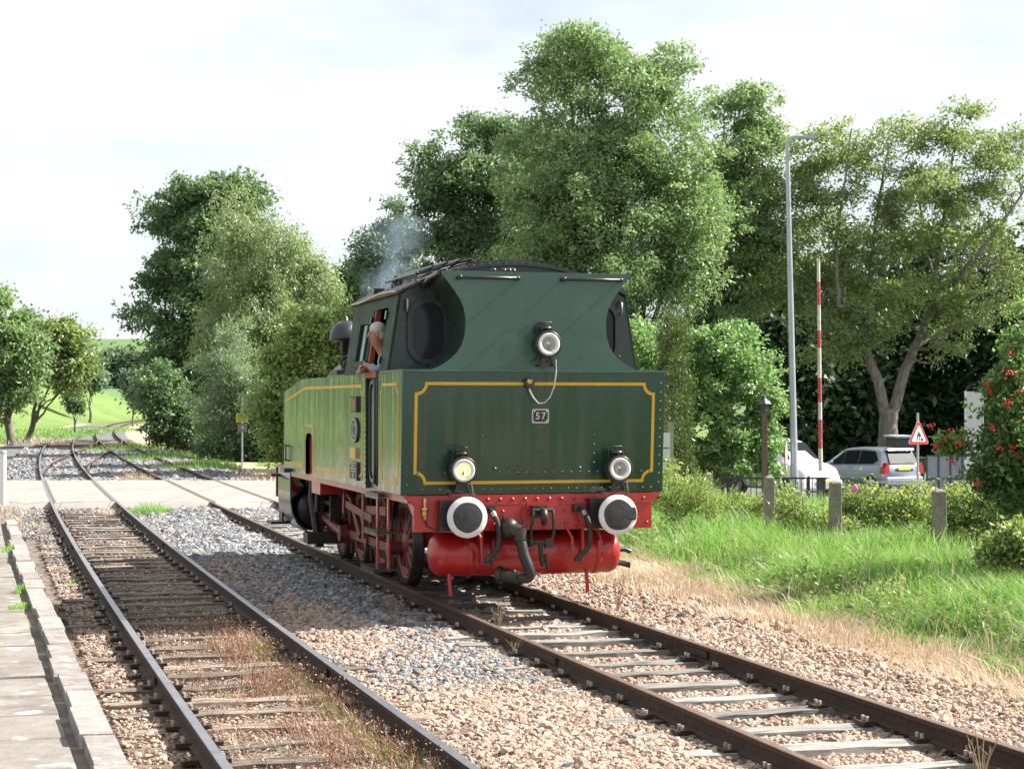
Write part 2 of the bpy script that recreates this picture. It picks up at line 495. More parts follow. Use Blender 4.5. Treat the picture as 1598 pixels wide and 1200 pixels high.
A, B = dl(XX, YY), dr(XX, YY)
edge = 3.75 + .9 * ss(YY, 20, 32) + .35 * wob(XX, YY, 1.3)
green = ss(B, edge - .2, edge + .4)
green = np.maximum(green, ss(-A, 3.6, 5.2) * ss(YY, 57, 75))
green = np.maximum(green, ss(YY, 190, 260))
straw_a = np.maximum(ss(B, 1.2, 2.0), ss(-A, 2.8, 3.8) * ss(YY, 36, 60))
straw_a = np.maximum(straw_a, .85 * (np.abs(A) < 3.0) * (YY < 36) * 0)
straw_a = np.maximum(straw_a, .8 * ss(-A, 1.6, 2.2) * (1 - ss(YY, 42, 50)))
for yc in (42.6, 56.6):
    straw_a = np.maximum(straw_a, .62 * np.exp(-((YY - yc) / .9) ** 2))
dirt_w = 0
warm = np.clip(1.15 - .05 * (YY - 12) + .35 * wob(XX, YY, .9) + .5 * ss(B, .6, 1.4) + .35 * (A < 1.0) * (YY < 34), 0, 1)
crop_a = ss(YY, 318, 322) * (1 - ss(YY, 480, 500)) + ss(YY, 700, 720) * .6
for nme, arr in (('green', green), ('straw', straw_a), ('warm', warm), ('crop', crop_a)):
    at_ = me.attributes.new(nme, 'FLOAT', 'POINT'); at_.data.foreach_set('value', arr.ravel().astype(np.float32))
ground = link('ground', me); ground['kind'] = 'structure'

# ------------------------------------------------------------------ the tracks
def rust(name, top):
    m, t, b, o = new_mat(name)
    v = coords(t, 'World')
    f = noise(t, v, 20, 6, .7)
    side = ramp(t, f, [(.25, (.0132, .007, .0048)), (.55, (.0374, .0167, .0088)), (.8, (.0836, .0374, .0185))])
    lk(t, side, b.inputs['Base Color']); b.inputs['Roughness'].default_value = .8
    if top == 'polished':
        lk(t, ramp(t, noise(t, coords(t, 'World', (.8, .8, .8)), 6, 4), [(.3, (.24, .24, .264)), (.7, (.352, .344, .36))]), b.inputs['Base Color'])
        b.inputs['Metallic'].default_value = .85; b.inputs['Roughness'].default_value = .42
    if top == 'rust':
        lk(t, ramp(t, f, [(.3, (.085, .055, .042)), (.6, (.18, .115, .085)), (.85, (.30, .225, .18))]), b.inputs['Base Color'])
        b.inputs['Roughness'].default_value = .5; b.inputs['Metallic'].default_value = .25
    bump(t, b, f, .4, .004)
    return m
M['rail_side'] = rust('rusty_shaded_rail', '')  # rust darkened for the shade on faces turned from the sun
M['rail_top'] = rust('polished_rail_head', 'polished')
M['rail_rust'] = rust('rusty_rail_head', 'rust')
def wood(name, a, c, d):
    m, t, b, o = new_mat(name)
    oi = N(t, 'ShaderNodeObjectInfo')
    tcn = N(t, 'ShaderNodeTexCoord')
    ad = N(t, 'ShaderNodeVectorMath', operation='ADD'); lk(t, tcn.outputs['Object'], ad.inputs[0])
    sc = N(t, 'ShaderNodeVectorMath', operation='SCALE'); sc.inputs[0].default_value = (13, 7, 3); lk(t, oi.outputs['Random'], sc.inputs['Scale'])
    lk(t, sc.outputs[0], ad.inputs[1])
    mp = N(t, 'ShaderNodeMapping'); mp.inputs['Scale'].default_value = (1.2, 22, 22); lk(t, ad.outputs[0], mp.inputs['Vector'])
    f = noise(t, mp.outputs[0], 1.6, 7, .7)
    cc = ramp(t, f, [(.36, a), (.48, c), (.66, d)])
    br = N(t, 'ShaderNodeMapRange'); br.inputs['To Min'].default_value = .55; br.inputs['To Max'].default_value = 1.2
    lk(t, oi.outputs['Random'], br.inputs['Value'])
    cc = mixc(t, 1.0, cc, br.outputs[0], 'MULTIPLY')
    lk(t, cc, b.inputs['Base Color']); b.inputs['Roughness'].default_value = .9; b.inputs['Specular IOR Level'].default_value = .2
    bump(t, b, f, .9, .012)
    return m
M['sleeper_old'] = wood('brown_weathered_sleeper', (.0579, .0421, .0316), (.179, .1422, .1158), (.337, .2843, .2422))
M['sleeper_grey'] = wood('bleached_grey_sleeper', (.0702, .0663, .0624), (.234, .2223, .2028), (.3588, .3432, .3198))

RAILP = [(-.0625, -.150), (.0625, -.150), (.0625, -.136), (.014, -.118), (.009, -.045), (.035, -.036), (.035, -.004), (.029, 0), (-.029, 0), (-.035, -.004), (-.035, -.036), (-.009, -.045), (-.014, -.118), (-.0625, -.136)]
def rail(fn, y0, y1, off, parent, topm, step=1.5):
    ys = np.arange(y0, y1 + .01, step)
    b = MB(); n = len(RAILP)
    vs, fs, ms = [], [], []
    for yv in ys:
        x = float(fn(yv)); s = (float(fn(yv + .2)) - float(fn(yv - .2))) / .4
        k = 1 / math.hypot(1, s)
        for (a, z) in RAILP:
            q = off + a
            vs.append((x + q * k, yv - q * k * s, z))
    for i in range(len(ys) - 1):
        for k in range(n):
            k2 = (k + 1) % n
            fs.append((i * n + k, i * n + k2, (i + 1) * n + k2, (i + 1) * n + k))
            ms.append(1 if k in (6, 7, 8) else 0)
    b.add(vs, fs); b.m = ms
    b.add(vs[:n], [tuple(range(n))[::-1]]); b.add(vs[-n:], [tuple(range(n))])
    return b.build('rail', [M['rail_side'], topm], parent)
def sleeper_mesh(L, seed, mat):
    rg = np.random.default_rng(seed)
    n = 9; W_ = .215; b = MB(); vs, fs = [], []
    for i in range(n + 1):
        x = -L / 2 + L * i / n
        for k, yy in enumerate((-W_ / 2, -W_ / 5, W_ / 7, W_ / 2)):
            vs.append((x + (rg.normal() * .025 if i in (0, n) else 0), yy + rg.normal() * .009, rg.normal() * .007 - (.012 if k in (1, 2) and rg.random() < .3 else 0)))
    m4 = 4
    for i in range(n):
        for k in range(3):
            fs.append((i * m4 + k, (i + 1) * m4 + k, (i + 1) * m4 + k + 1, i * m4 + k + 1))
    o0 = len(vs)
    vs += [(v[0], v[1], -.14) for v in vs[:o0]]
    for i in range(n):
        fs.append((i * m4, o0 + i * m4, o0 + (i + 1) * m4, (i + 1) * m4))
        fs.append((i * m4 + 3, (i + 1) * m4 + 3, o0 + (i + 1) * m4 + 3, o0 + i * m4 + 3))
    for e_, s_ in ((0, 1), (n, -1)):
        for k in range(3):
            q = (e_ * m4 + k, e_ * m4 + k + 1, o0 + e_ * m4 + k + 1, o0 + e_ * m4 + k)
            fs.append(q if s_ > 0 else q[::-1])
    fs = [f[::-1] for f in fs]
    b.add(vs, fs)
    return b.mesh('sleeper', mat)
SL = {}
for key, mt, L in (('old', M['sleeper_old'], 2.5), ('grey', M['sleeper_grey'], 2.5), ('long', M['sleeper_old'], 6.1)):
    SL[key] = [sleeper_mesh(L, 40 + i, mt) for i in range(7)]
SLEEP = []                       # (x, y, heading, halflength) so that the stones keep off their tops
def lay(fn, ys, key, parent, z0):
    for yv in ys:
        s = (float(fn(yv + .2)) - float(fn(yv - .2))) / .4
        yv = yv + random.uniform(-.04, .04)
        o = link('sleeper', random.choice(SL[key]), parent)
        o.location = (float(fn(yv)) + random.uniform(-.05, .05), yv, z0 + random.uniform(-.018, .012))
        o.rotation_euler = (random.uniform(-.01, .01), random.uniform(-.008, .008), -math.atan(s) + random.uniform(-.025, .025))
        SLEEP.append((o.location.x, yv, o.rotation_euler.z, 1.25 if key != 'long' else 3.05, key))
def spaced(a, b2, d): return np.arange(a, b2, d * .958)
RAIL_Y0, ROAD_A, ROAD_B = 8.0, 43.4, 55.6
tl = struct('railway_track'); tr_ = struct('railway_track'); tx = struct('railway_track')
for s in (-.7525, .7525):
    rail(CL, RAIL_Y0, 172, s, tl, M['rail_top'])
    rail(CR, RAIL_Y0, 290, s, tr_, M['rail_rust'])
    rail(CX, 60.5, 121.5, s, tx, M['rail_rust'])
lay(CL, [q for q in spaced(8.2, 92, .68) if not ROAD_A - .3 < q < ROAD_B + .3], 'old', tl, -.158)
lay(CR, [q for q in spaced(8.2, 76, .74) if not ROAD_A - .3 < q < ROAD_B + .3], 'grey', tr_, -.142)
lay(lambda q: (CL(q) + CR(q)) / 2, spaced(93, 126, .9), 'long', tx, -.155)
# chairs, clips and bolts along the rails: small and many
for trk, fn, key in ((tl, CL, 'old'), (tr_, CR, 'grey')):
    b = MB()
    for (x, yv, rz, hl, k) in SLEEP:
        if k != key or yv > 42: continue
        for s in (-.7525, .7525):
            px, py = x + s * math.cos(rz), yv + s * math.sin(rz)
            for q in (-.115, .115):
                cx_, cy_ = px + q * math.cos(rz), py + q * math.sin(rz)
                b.box((cx_, cy_, -.135), (.11, .13, .03), rz)
                for e_ in (-.035, .035):
                    bx, by = cx_ - e_ * math.sin(rz), cy_ + e_ * math.cos(rz)
                    b.cyl((bx, by, -.12), (bx, by, -.085), .015, n=6, mi=1, smooth=False)
    b.build('rail_chair', [M['rail_side'], paint('pale_bolt_heads', (.30, .27, .24), .7, .3)], trk, kind='stuff')
b = MB()                                         # fishplates at rail joints
for fn, ys in ((CR, (17.4, 35.2)), (CL, (16.3, 31.0))):
    for yv in ys:
        rz = -math.atan((float(fn(yv + .2)) - float(fn(yv - .2))) / .4)
        for s in (-.7525, .7525):
            for q in (-.026, .026):
                qx = (s + q)
                b.box((float(fn(yv)) + qx * math.cos(rz), yv + qx * math.sin(rz), -.077), (.022, .55, .07), rz)
b.build('fishplate', M['rail_side'], tr_, kind='stuff')

# ------------------------------------------------------------------ level crossing road
def road_z(X, Y):
    inn = ss(-dl(X, Y), 2.2, 6) + ss(dr(X, Y), 2.2, 6)
    return -.006 - np.clip(inn, 0, 1) * (.006 - (gz(X, Y) + .06))
xs = np.concatenate([np.arange(-70, -20, 2.0), np.arange(-20, 6, .4), np.arange(6, 60, 1.5)])
ys = np.concatenate([[ROAD_A - .55], np.linspace(ROAD_A, ROAD_B, 20), [ROAD_B + .55]])
XX2, YY2 = np.meshgrid(xs, ys)
jit = .25 * wob(XX2, YY2 * 0, 1.9)
Y3 = YY2 + jit * np.where((YY2 <= ROAD_A) | (YY2 >= ROAD_B), 1, 0)
Z3 = road_z(XX2, YY2)
Z3 = np.where((YY2 < ROAD_A) | (YY2 > ROAD_B), gz(XX2, YY2) - .03, Z3)
V = np.stack([XX2.ravel(), Y3.ravel(), Z3.ravel()], 1)
ii = np.arange(V.shape[0]).reshape(XX2.shape)
F = np.stack([ii[:-1, :-1].ravel(), ii[:-1, 1:].ravel(), ii[1:, 1:].ravel(), ii[1:, :-1].ravel()], 1)
m, t, b_, o = new_mat('pale_worn_concrete')
v = coords(t, 'World')
c = ramp(t, noise(t, v, .8, 7, .65), [(.3, (.2176, .2013, .1822)), (.7, (.2992, .2829, .2584))])
c = mixc(t, ramp(t, noise(t, coords(t, 'World', (.25, 1, 1)), 5, 7, .75), [(.50, 0.0), (.70, .75)]), c, (.204, .1768, .1428))
br = N(t, 'ShaderNodeTexBrick'); br.inputs['Scale'].default_value = .42; br.inputs['Mortar Size'].default_value = .006
br.inputs['Color1'].default_value = (1, 1, 1, 1); br.inputs['Color2'].default_value = (.93, .93, .93, 1); br.inputs['Mortar'].default_value = (.55, .5, .45, 1); br.offset = 0
lk(t, v, br.inputs['Vector'])
c = mixc(t, 1.0, c, br.outputs[0], 'MULTIPLY')
lk(t, c, b_.inputs['Base Color']); b_.inputs['Roughness'].default_value = .85
bump(t, b_, noise(t, v, 40, 5), .3, .004)
M['concrete_road'] = m
road = link('road', big_mesh('road', V, F, m, smooth=True)); road['kind'] = 'structure'
b = MB()
for fn in (CL, CR):
    for s in (-.7525 + .075, .7525 - .075):
        q = np.linspace(ROAD_A - .1, ROAD_B + .1, 9)
        vs = []
        for yv in q:
            x = float(fn(yv)); sl = (float(fn(yv + .2)) - float(fn(yv - .2))) / .4; k = 1 / math.hypot(1, sl)
            for w in (-.035, .035):
                vs.append((x + (s + w) * k, yv - (s + w) * k * sl, -.002))
        b.add(vs, [(2 * i, 2 * i + 1, 2 * i + 3, 2 * i + 2) for i in range(8)])
b.build('flangeway_strip', paint('groove_shade', (.10, .08, .065), .95, .3), road)  # flat dark strips stand in for the shade of open grooves

# ------------------------------------------------------------------ platform: kerb stones and slabs, each a piece
plat = struct('platform')
m, t, b_, o = new_mat('pink_grey_kerb_stone')
oi = N(t, 'ShaderNodeObjectInfo')
v = coords(t, 'World')
c = ramp(t, noise(t, v, 5, 7, .65), [(.3, (.105, .088, .082)), (.55, (.215, .188, .176)), (.75, (.32, .29, .272))])
c = mixc(t, ramp(t, oi.outputs['Random'], [(0, 0.0), (1, .5)]), c, (.315, .3, .285))
c = mixc(t, ramp(t, noise(t, v, 8, 5, .6), [(.60, 0.0), (.68, .8)]), c, (.44, .44, .4))
c = mixc(t, ramp(t, noise(t, v, 30, 6, .7), [(.55, 0.0), (.75, .5)]), c, (.12, .10, .09))
lk(t, c, b_.inputs['Base Color']); b_.inputs['Roughness'].default_value = .92
bump(t, b_, noise(t, v, 26, 7, .7), .8, .012)
M['kerb'] = m
m, t, b_, o = new_mat('lichened_grey_slab')
oi = N(t, 'ShaderNodeObjectInfo')
c = ramp(t, noise(t, coords(t, 'World'), 3, 8, .75), [(.30, (.075, .066, .06)), (.48, (.185, .165, .148)), (.68, (.30, .275, .245))])
c = mixc(t, ramp(t, noise(t, coords(t, 'World', (1, .35, 1)), .9, 5, .65), [(.42, 0.0), (.62, .65)]), c, (.105, .085, .07))
v = coords(t, 'World')
c = mixc(t, ramp(t, oi.outputs['Random'], [(0, 0.0), (1, .4)]), c, (.234, .2106, .1833))
vn = N(t, 'ShaderNodeTexVoronoi', feature='SMOOTH_F1'); vn.inputs['Scale'].default_value = 3.6; vn.inputs['Randomness'].default_value = 1
dv = N(t, 'ShaderNodeVectorMath', operation='ADD'); nn_ = N(t, 'ShaderNodeTexNoise'); nn_.inputs['Scale'].default_value = 9
sc_ = N(t, 'ShaderNodeVectorMath', operation='SCALE'); sc_.inputs['Scale'].default_value = .12
lk(t, v, nn_.inputs['Vector']); lk(t, nn_.outputs['Color'], sc_.inputs[0]); lk(t, v, dv.inputs[0]); lk(t, sc_.outputs[0], dv.inputs[1]); lk(t, dv.outputs[0], vn.inputs['Vector'])
lich = ramp(t, vn.outputs['Distance'], [(.18, .75), (.24, 0.0)])
sel = ramp(t, noise(t, v, 1.6, 3), [(.48, 0.0), (.56, 1.0)])
lm = mixc(t, 1.0, lich, sel, 'MULTIPLY')
c = mixc(t, lm, c, (.416, .432, .376))
c = mixc(t, ramp(t, noise(t, v, 28, 6, .7), [(.52, 0.0), (.75, .6)]), c, (.11, .10, .095))
lk(t, c, b_.inputs['Base Color']); b_.inputs['Roughness'].default_value = .93
bump(t, b_, noise(t, v, 30, 7, .7), .6, .01)
M['slab'] = m
def kx(Y, off):                                   # platform line, off metres left of the kerb's track side
    return float(CL(Y)) - (1.42 + .009 * (Y - 10.6) + off) / .958
def piece(name, ya, yb, o0, o1, z0, z1, mat, dz=0.0, ch=.018):
    b = MB(); P = []
    for (yv, of) in ((ya, o0), (yb, o0), (yb, o1), (ya, o1)):
        sl = .29; k = 1 / math.hypot(1, sl)
        P.append(Vector((kx(yv, of), yv - of * .28, 0)))
    c = sum(P, Vector()) / 4
    vs = []
    for z, s in ((z0, 1), (z1 - ch, 1), (z1, 1 - ch)):
        for p in P:
            d = (p - c)
            q = c + d * (1 if s == 1 else 1 - ch / max(.05, d.length) * 1.2)
            vs.append((q.x - c.x + random.uniform(-.004, .004), q.y - c.y + random.uniform(-.004, .004), z + (random.uniform(-.006, .006) if z > z0 else 0)))
    f = [(8, 9, 10, 11)]
    for i in range(4):
        j = (i + 1) % 4
        f += [(i, j, 4 + j, 4 + i), (4 + i, 4 + j, 8 + j, 8 + i)]
    f = [q[::-1] for q in f]
    b.add(vs, f)
    o = b.build(name, mat, plat); o.location = (c.x, c.y, dz)
    o.rotation_euler = (random.uniform(-.008, .008), random.uniform(-.01, .01), random.uniform(-.006, .006))
    return o
yv = 9.2
while yv < 33:
    L = random.uniform(.72, 1.1)
    piece('kerb_stone', yv, yv + L - .012, random.uniform(-.02, .016), .19 + random.uniform(-.03, .02), -.35, .20, M['kerb'], random.uniform(-.02, .014))
    yv += L
for (o0, o1, L0) in ((.255, .70, .92), (.71, 1.55, .88), (1.56, 2.4, .92)):
    yv = 8.9 + random.uniform(0, .4)
    while yv < 33:
        L = L0 * random.uniform(.9, 1.1)
        piece('paving_slab', yv, yv + L - .012, o0, o1, -.1, .125, M['slab'], random.uniform(-.008, .006), .008)
        yv += L
# soil under and beyond the slabs
b = MB(); vs = []
q = np.arange(8, 34.2, 1.0)
for yv in q:
    for of in (.17, .30, 2.42, 14):
        vs.append((kx(yv, of), yv - of * .28, .108 if of < 2 else .10))
b.add(vs, [(4 * i + k, 4 * i + k + 1, 4 * i + k + 5, 4 * i + k + 4)[::-1] for i in range(len(q) - 1) for k in range(3)])
b.build('platform_bed', paint('platform_earth', (.14, .115, .09), .95, .4, .4, scale=3, dirt=(.05, .045, .035), space='Object'), plat)

# ------------------------------------------------------------------ ballast: loose stones, past counting
def stones(name, pts, scl, tint, mats_, squash=.75):
    n = len(pts)
    me = bpy.data.meshes.new(name)
    me.vertices.add(n); me.vertices.foreach_set('co', pts.astype(np.float32).ravel())
    a = me.attributes.new('scl', 'FLOAT_VECTOR', 'POINT')
    s3 = scl[:, None] * np.stack([rng.uniform(.8, 1.3, n), rng.uniform(.75, 1.1, n), rng.uniform(.5, .9, n)], 1)
    a.data.foreach_set('vector', s3.astype(np.float32).ravel())
    a = me.attributes.new('rot', 'FLOAT_VECTOR', 'POINT')
    a.data.foreach_set('vector', np.stack([rng.normal(0, .35, n), rng.normal(0, .35, n), rng.uniform(0, 6.28, n)], 1).astype(np.float32).ravel())
    a = me.attributes.new('tint', 'FLOAT', 'POINT'); a.data.foreach_set('value', tint.astype(np.float32))
    a = me.attributes.new('pick', 'INT', 'POINT'); a.data.foreach_set('value', rng.integers(0, 6, n).astype(np.int32))
    ng = bpy.data.node_groups.new(name + '_nodes', 'GeometryNodeTree')
    ng.interface.new_socket('Geometry', in_out='INPUT', socket_type='NodeSocketGeometry')
    ng.interface.new_socket('Geometry', in_out='OUTPUT', socket_type='NodeSocketGeometry')
    gi, go = ng.nodes.new('NodeGroupInput'), ng.nodes.new('NodeGroupOutput')
    join = ng.nodes.new('GeometryNodeGeometryToInstance')
    for k in range(6):
        ico = ng.nodes.new('GeometryNodeMeshIcoSphere'); ico.inputs['Radius'].default_value = 1; ico.inputs['Subdivisions'].default_value = 2 if k < 2 else 1
        nz_ = ng.nodes.new('ShaderNodeTexNoise'); nz_.noise_dimensions = '4D'; nz_.inputs['W'].default_value = k * 7.3; nz_.inputs['Scale'].default_value = .9
        sub = ng.nodes.new('ShaderNodeVectorMath'); sub.operation = 'SUBTRACT'; sub.inputs[1].default_value = (.5, .5, .5)
        scn = ng.nodes.new('ShaderNodeVectorMath'); scn.operation = 'SCALE'; scn.inputs['Scale'].default_value = 1.9
        ng.links.new(nz_.outputs['Color'], sub.inputs[0]); ng.links.new(sub.outputs[0], scn.inputs[0])
        sp_ = ng.nodes.new('GeometryNodeSetPosition'); ng.links.new(ico.outputs[0], sp_.inputs['Geometry']); ng.links.new(scn.outputs[0], sp_.inputs['Offset'])
        sm = ng.nodes.new('GeometryNodeSetMaterial'); sm.inputs['Material'].default_value = mats_; ng.links.new(sp_.outputs[0], sm.inputs[0])
        ng.links.new(sm.outputs[0], join.inputs[0])
    iop = ng.nodes.new('GeometryNodeInstanceOnPoints'); iop.inputs['Pick Instance'].default_value = True
    def attr(nm, ty):
        q_ = ng.nodes.new('GeometryNodeInputNamedAttribute'); q_.data_type = ty; q_.inputs['Name'].default_value = nm; return q_.outputs['Attribute']
    ng.links.new(gi.outputs[0], iop.inputs['Points']); ng.links.new(join.outputs[0], iop.inputs['Instance'])
    ng.links.new(attr('pick', 'INT'), iop.inputs['Instance Index']); ng.links.new(attr('scl', 'FLOAT_VECTOR'), iop.inputs['Scale'])
    ng.links.new(attr('rot', 'FLOAT_VECTOR'), iop.inputs['Rotation'])
    ng.links.new(iop.outputs[0], go.inputs[0])
    me.materials.append(mats_)
    o = link(name, me); o.modifiers.new('scatter', 'NODES').node_group = ng
    o['kind'] = 'stuff'
    return o
m, t, b_, o = new_mat('ballast_stone')
a = N(t, 'ShaderNodeAttribute', attribute_name='tint', attribute_type='INSTANCER')
c = ramp(t, a.outputs['Fac'], [(.0, (.04, .041, .048)), (.18, (.115, .12, .137)), (.34, (.21, .215, .225)), (.46, (.36, .355, .35)), (.52, (.12, .072, .055)), (.64, (.245, .16, .118)), (.76, (.34, .235, .175)), (.88, (.43, .32, .245)), (.96, (.30, .225, .18)), (1.0, (.52, .46, .41))])
c = mixc(t, ramp(t, noise(t, coords(t, 'World'), 55, 5, .7), [(.45, 0.0), (.7, .45)]), c, (.15, .125, .105))
lk(t, c, b_.inputs['Base Color']); b_.inputs['Roughness'].default_value = .85
M['stone'] = m
def off_sleepers(x, y, keep):
    ok = np.ones(len(x), bool)
    S = np.array([(s[0], s[1], s[2], s[3]) for s in SLEEP if s[1] < 43])
    order = np.argsort(S[:, 1]); S = S[order]
    for j, (sx, sy, rz, hl) in enumerate(S):
        near = np.nonzero(np.abs(y - sy) < 1.1)[0]
        dx, dy = x[near] - sx, y[near] - sy
        a_ = dx * math.cos(rz) + dy * math.sin(rz); b2 = -dx * math.sin(rz) + dy * math.cos(rz)
        inside = (np.abs(a_) < hl) & (np.abs(b2) < .115)
        end = np.abs(a_) > .80                         # the ends outside the rails are half buried
        kp = np.where(end, keep * 4, keep)
        ok[near[inside & (rng.random(len(near)) > kp)]] = False
    for fn in (CL, CR):
        for s in (-.7525, .7525):
            ok &= np.abs((x - fn(y)) * .958 - s) > .06
    return ok
def scatter(n, y0, y1, pw=1.0):
    y = y0 + (y1 - y0) * rng.random(n) ** pw
    lo = np.maximum(CL(y) - 2.0, -y * .30 - .6); hi = np.minimum(CR(y) + 4.2, y * .30 + .8)
    x = lo + (hi - lo) * rng.random(n)
    return x, y
pts, scl, tin = [], [], []
for n, y0, y1, r0, r1 in ((125000, 10.2, 20, .012, .030), (90000, 19.5, 30, .017, .036), (52000, 29.5, 43.3, .026, .046), (34000, 55.7, 100, .04, .075)):
    x, y = scatter(n, y0, y1)
    A, B = dl(x, y), dr(x, y)
    p = np.ones(n)
    p[(A > -2.1) & (A < -.85)] = .34
    p[(A > -.85) & (A < .75) & (y < 43)] = .08          # the old line is choked with earth
    p[(A >= .75) & (A < 1.4) & (y < 24)] = .65
    p[(B > 1.5)] = np.clip(1.0 - (B[B > 1.5] - 1.3) / 1.3, .04, 1) * .8
    p[B > 3.4] = 0
    p[(A < -1.25) & (y < 33.5)] = 0
    k = rng.random(n) < p
    x, y, A, B = x[k], y[k], A[k], B[k]
    k = off_sleepers(x, y, .10)
    x, y, A, B = x[k], y[k], A[k], B[k]
    r = rng.uniform(r0, r1, len(x)) * np.where(rng.random(len(x)) < .07, rng.uniform(1.3, 1.9, len(x)), 1)
    small = (A < .9) & (y < 40); r[small] *= .72
    heap = .0
    z = gz(x, y) + .02 + rng.uniform(0, .022, len(x)) + r * .2
    z[(A > -.7) & (A < .7)] -= .012; z[(B > -.7) & (B < .7)] -= .004
    warm_ = np.clip(1.25 - .062 * (y - 11.5) + .4 * wob(x, y, .9) + .25 * (B > -.9) + .3 * (B > .85) + .3 * (A < .9) * (y < 34), .04, .97)
    grey_lane = np.exp(-((B + 1.35) / .55) ** 2) * ss(y, 15, 17) * .5
    warm_ = np.clip(warm_ - grey_lane, .04, .97)
    isw = rng.random(len(x)) < warm_
    tt = np.where(isw, .5 + .5 * rng.beta(2.2, 1.7, len(x)), .5 * rng.beta(2.0, 1.8, len(x)))
    pts.append(np.stack([x, y, z], 1)); scl.append(r); tin.append(tt)
stones('ballast_gravel', np.concatenate(pts), np.concatenate(scl), np.concatenate(tin), M['stone'])

# the car park, a patch of old tarmac on the right
xs = np.linspace(7.5, 40, 30); ys = np.linspace(ROAD_B + .3, 78, 20)
XX2, YY2 = np.meshgrid(xs, ys); V = np.stack([XX2.ravel(), YY2.ravel(), gz(XX2, YY2).ravel() + .03], 1)
ii = np.arange(V.shape[0]).reshape(XX2.shape)
F = np.stack([ii[:-1, :-1].ravel(), ii[:-1, 1:].ravel(), ii[1:, 1:].ravel(), ii[1:, :-1].ravel()], 1)
car_park = link('car_park', big_mesh('car_park', V, F, paint('old_tarmac', (.10, .098, .095), .9, .25, .3, scale=2), smooth=True)); car_park['kind'] = 'structure'

def litter(name, n, f, y0, y1, mat, lo_, hi_, wd, pw=1.4):
    y = y0 + (y1 - y0) * rng.random(n) ** pw; a, b2 = f(y); x = a + (b2 - a) * rng.random(n)
    th = rng.uniform(0, 6.283, n); d = np.stack([np.cos(th), np.sin(th), rng.normal(0, .16, n)], 1); d /= np.linalg.norm(d, axis=1, keepdims=True)
    sd = np.stack([-np.sin(th), np.cos(th), rng.normal(0, .3, n)], 1)
    c = np.stack([x, y, gz(x, y) + rng.uniform(.012, .035, n)], 1)
    L = rng.uniform(lo_, hi_, n)[:, None]; w = (rng.uniform(.5, 1.2, n) * wd)[:, None]
    V = np.stack([c - d * L / 2, c - sd * w / 2, c + d * L / 2, c + sd * w / 2], 1).reshape(-1, 3)
    o = link(name, big_mesh(name, V, np.arange(4 * n).reshape(n, 4), mat, np.clip(rng.normal(.45, .25, n), 0, 1))); o['kind'] = 'stuff'
litter('straw_litter', 48000, lambda y: (CL(y) - 1.3, CL(y) + 1.1), 10.3, 34, M['grass_dry'], .02, .10, .006)
litter('bark_litter', 26000, lambda y: (CL(y) - 1.35, CL(y) + 1.2), 10.3, 36, M['weed_red'], .012, .05, .010)
litter('straw_litter', 9000, lambda y: (CR(y) - 2.2, CR(y) + 2.2), 10.3, 26, M['grass_dry'], .02, .12, .005)
# ------------------------------------------------------------------ the steam locomotive (x to its right, y forward = away from us, z up)
LO = thing('steam_locomotive', 'dark green tank locomotive numbered 57 with yellow lining and red buffer beam', 'locomotive', (.25, 20.65, 0), R(16.0))
def P(b, name, mats, parent=LO, **k): return b.build(name, mats, parent, **k)
HW, TZ0, TZ1 = 1.544, 1.29, 2.666
def yr(z): return -.10 * (z - TZ0) / (TZ1 - TZ0)
def rear(u, v, d): return Vector((u, yr(v) - d, v))
def left(u, v, d): return Vector((-HW - d, u, v))           # u runs forward along the left side
def right(u, v, d): return Vector((HW + d, u, v))

# rear tank (bunker) block
b = MB()
vs = [(-HW, yr(TZ0), TZ0), (HW, yr(TZ0), TZ0), (HW, 1.22, TZ0), (-HW, 1.22, TZ0), (-HW, yr(TZ1), TZ1), (HW, yr(TZ1), TZ1), (HW, 1.22, TZ1), (-HW, 1.22, TZ1)]
b.add(vs, [(3, 2, 1, 0), (4, 5, 6, 7), (0, 1, 5, 4), (1, 2, 6, 5), (2, 3, 7, 6), (3, 0, 4, 7)])
rt = P(b, 'rear_tank', M['green'], bevel=.006)
b = MB(); b.prism([(-HW - .012, TZ1 - .003), (HW + .012, TZ1 - .003), (HW + .012, TZ1 + .022), (-HW - .012, TZ1 + .022)], lambda u, v, d: Vector((u, yr(TZ1) - .012 + d, v)), 0, 1.2)
P(b, 'tank_top_edge', M['green_sheen'], rt)
def cut_rect(u0, v0, u1, v1, r, n=6):
    """outline with corners scooped inwards, as on the lining"""
    p = []
    for (cx_, cy_, a0) in ((u0, v0, 90), (u1, v0, 180), (u1, v1, 270), (u0, v1, 360)):
        q = []
        for i in range(n + 1):
            a = R(a0 - 90 * i / n)
            q.append((cx_ + r * math.cos(a), cy_ + r * math.sin(a)))
        p += q
    return p
b = MB()
b.band(cut_rect(-1.385, TZ0 + .135, 1.405, TZ1 - .135, .115), .034, rear, -.004, .0035, closed=True)
P(b, 'lining', M['yellow'], rt)
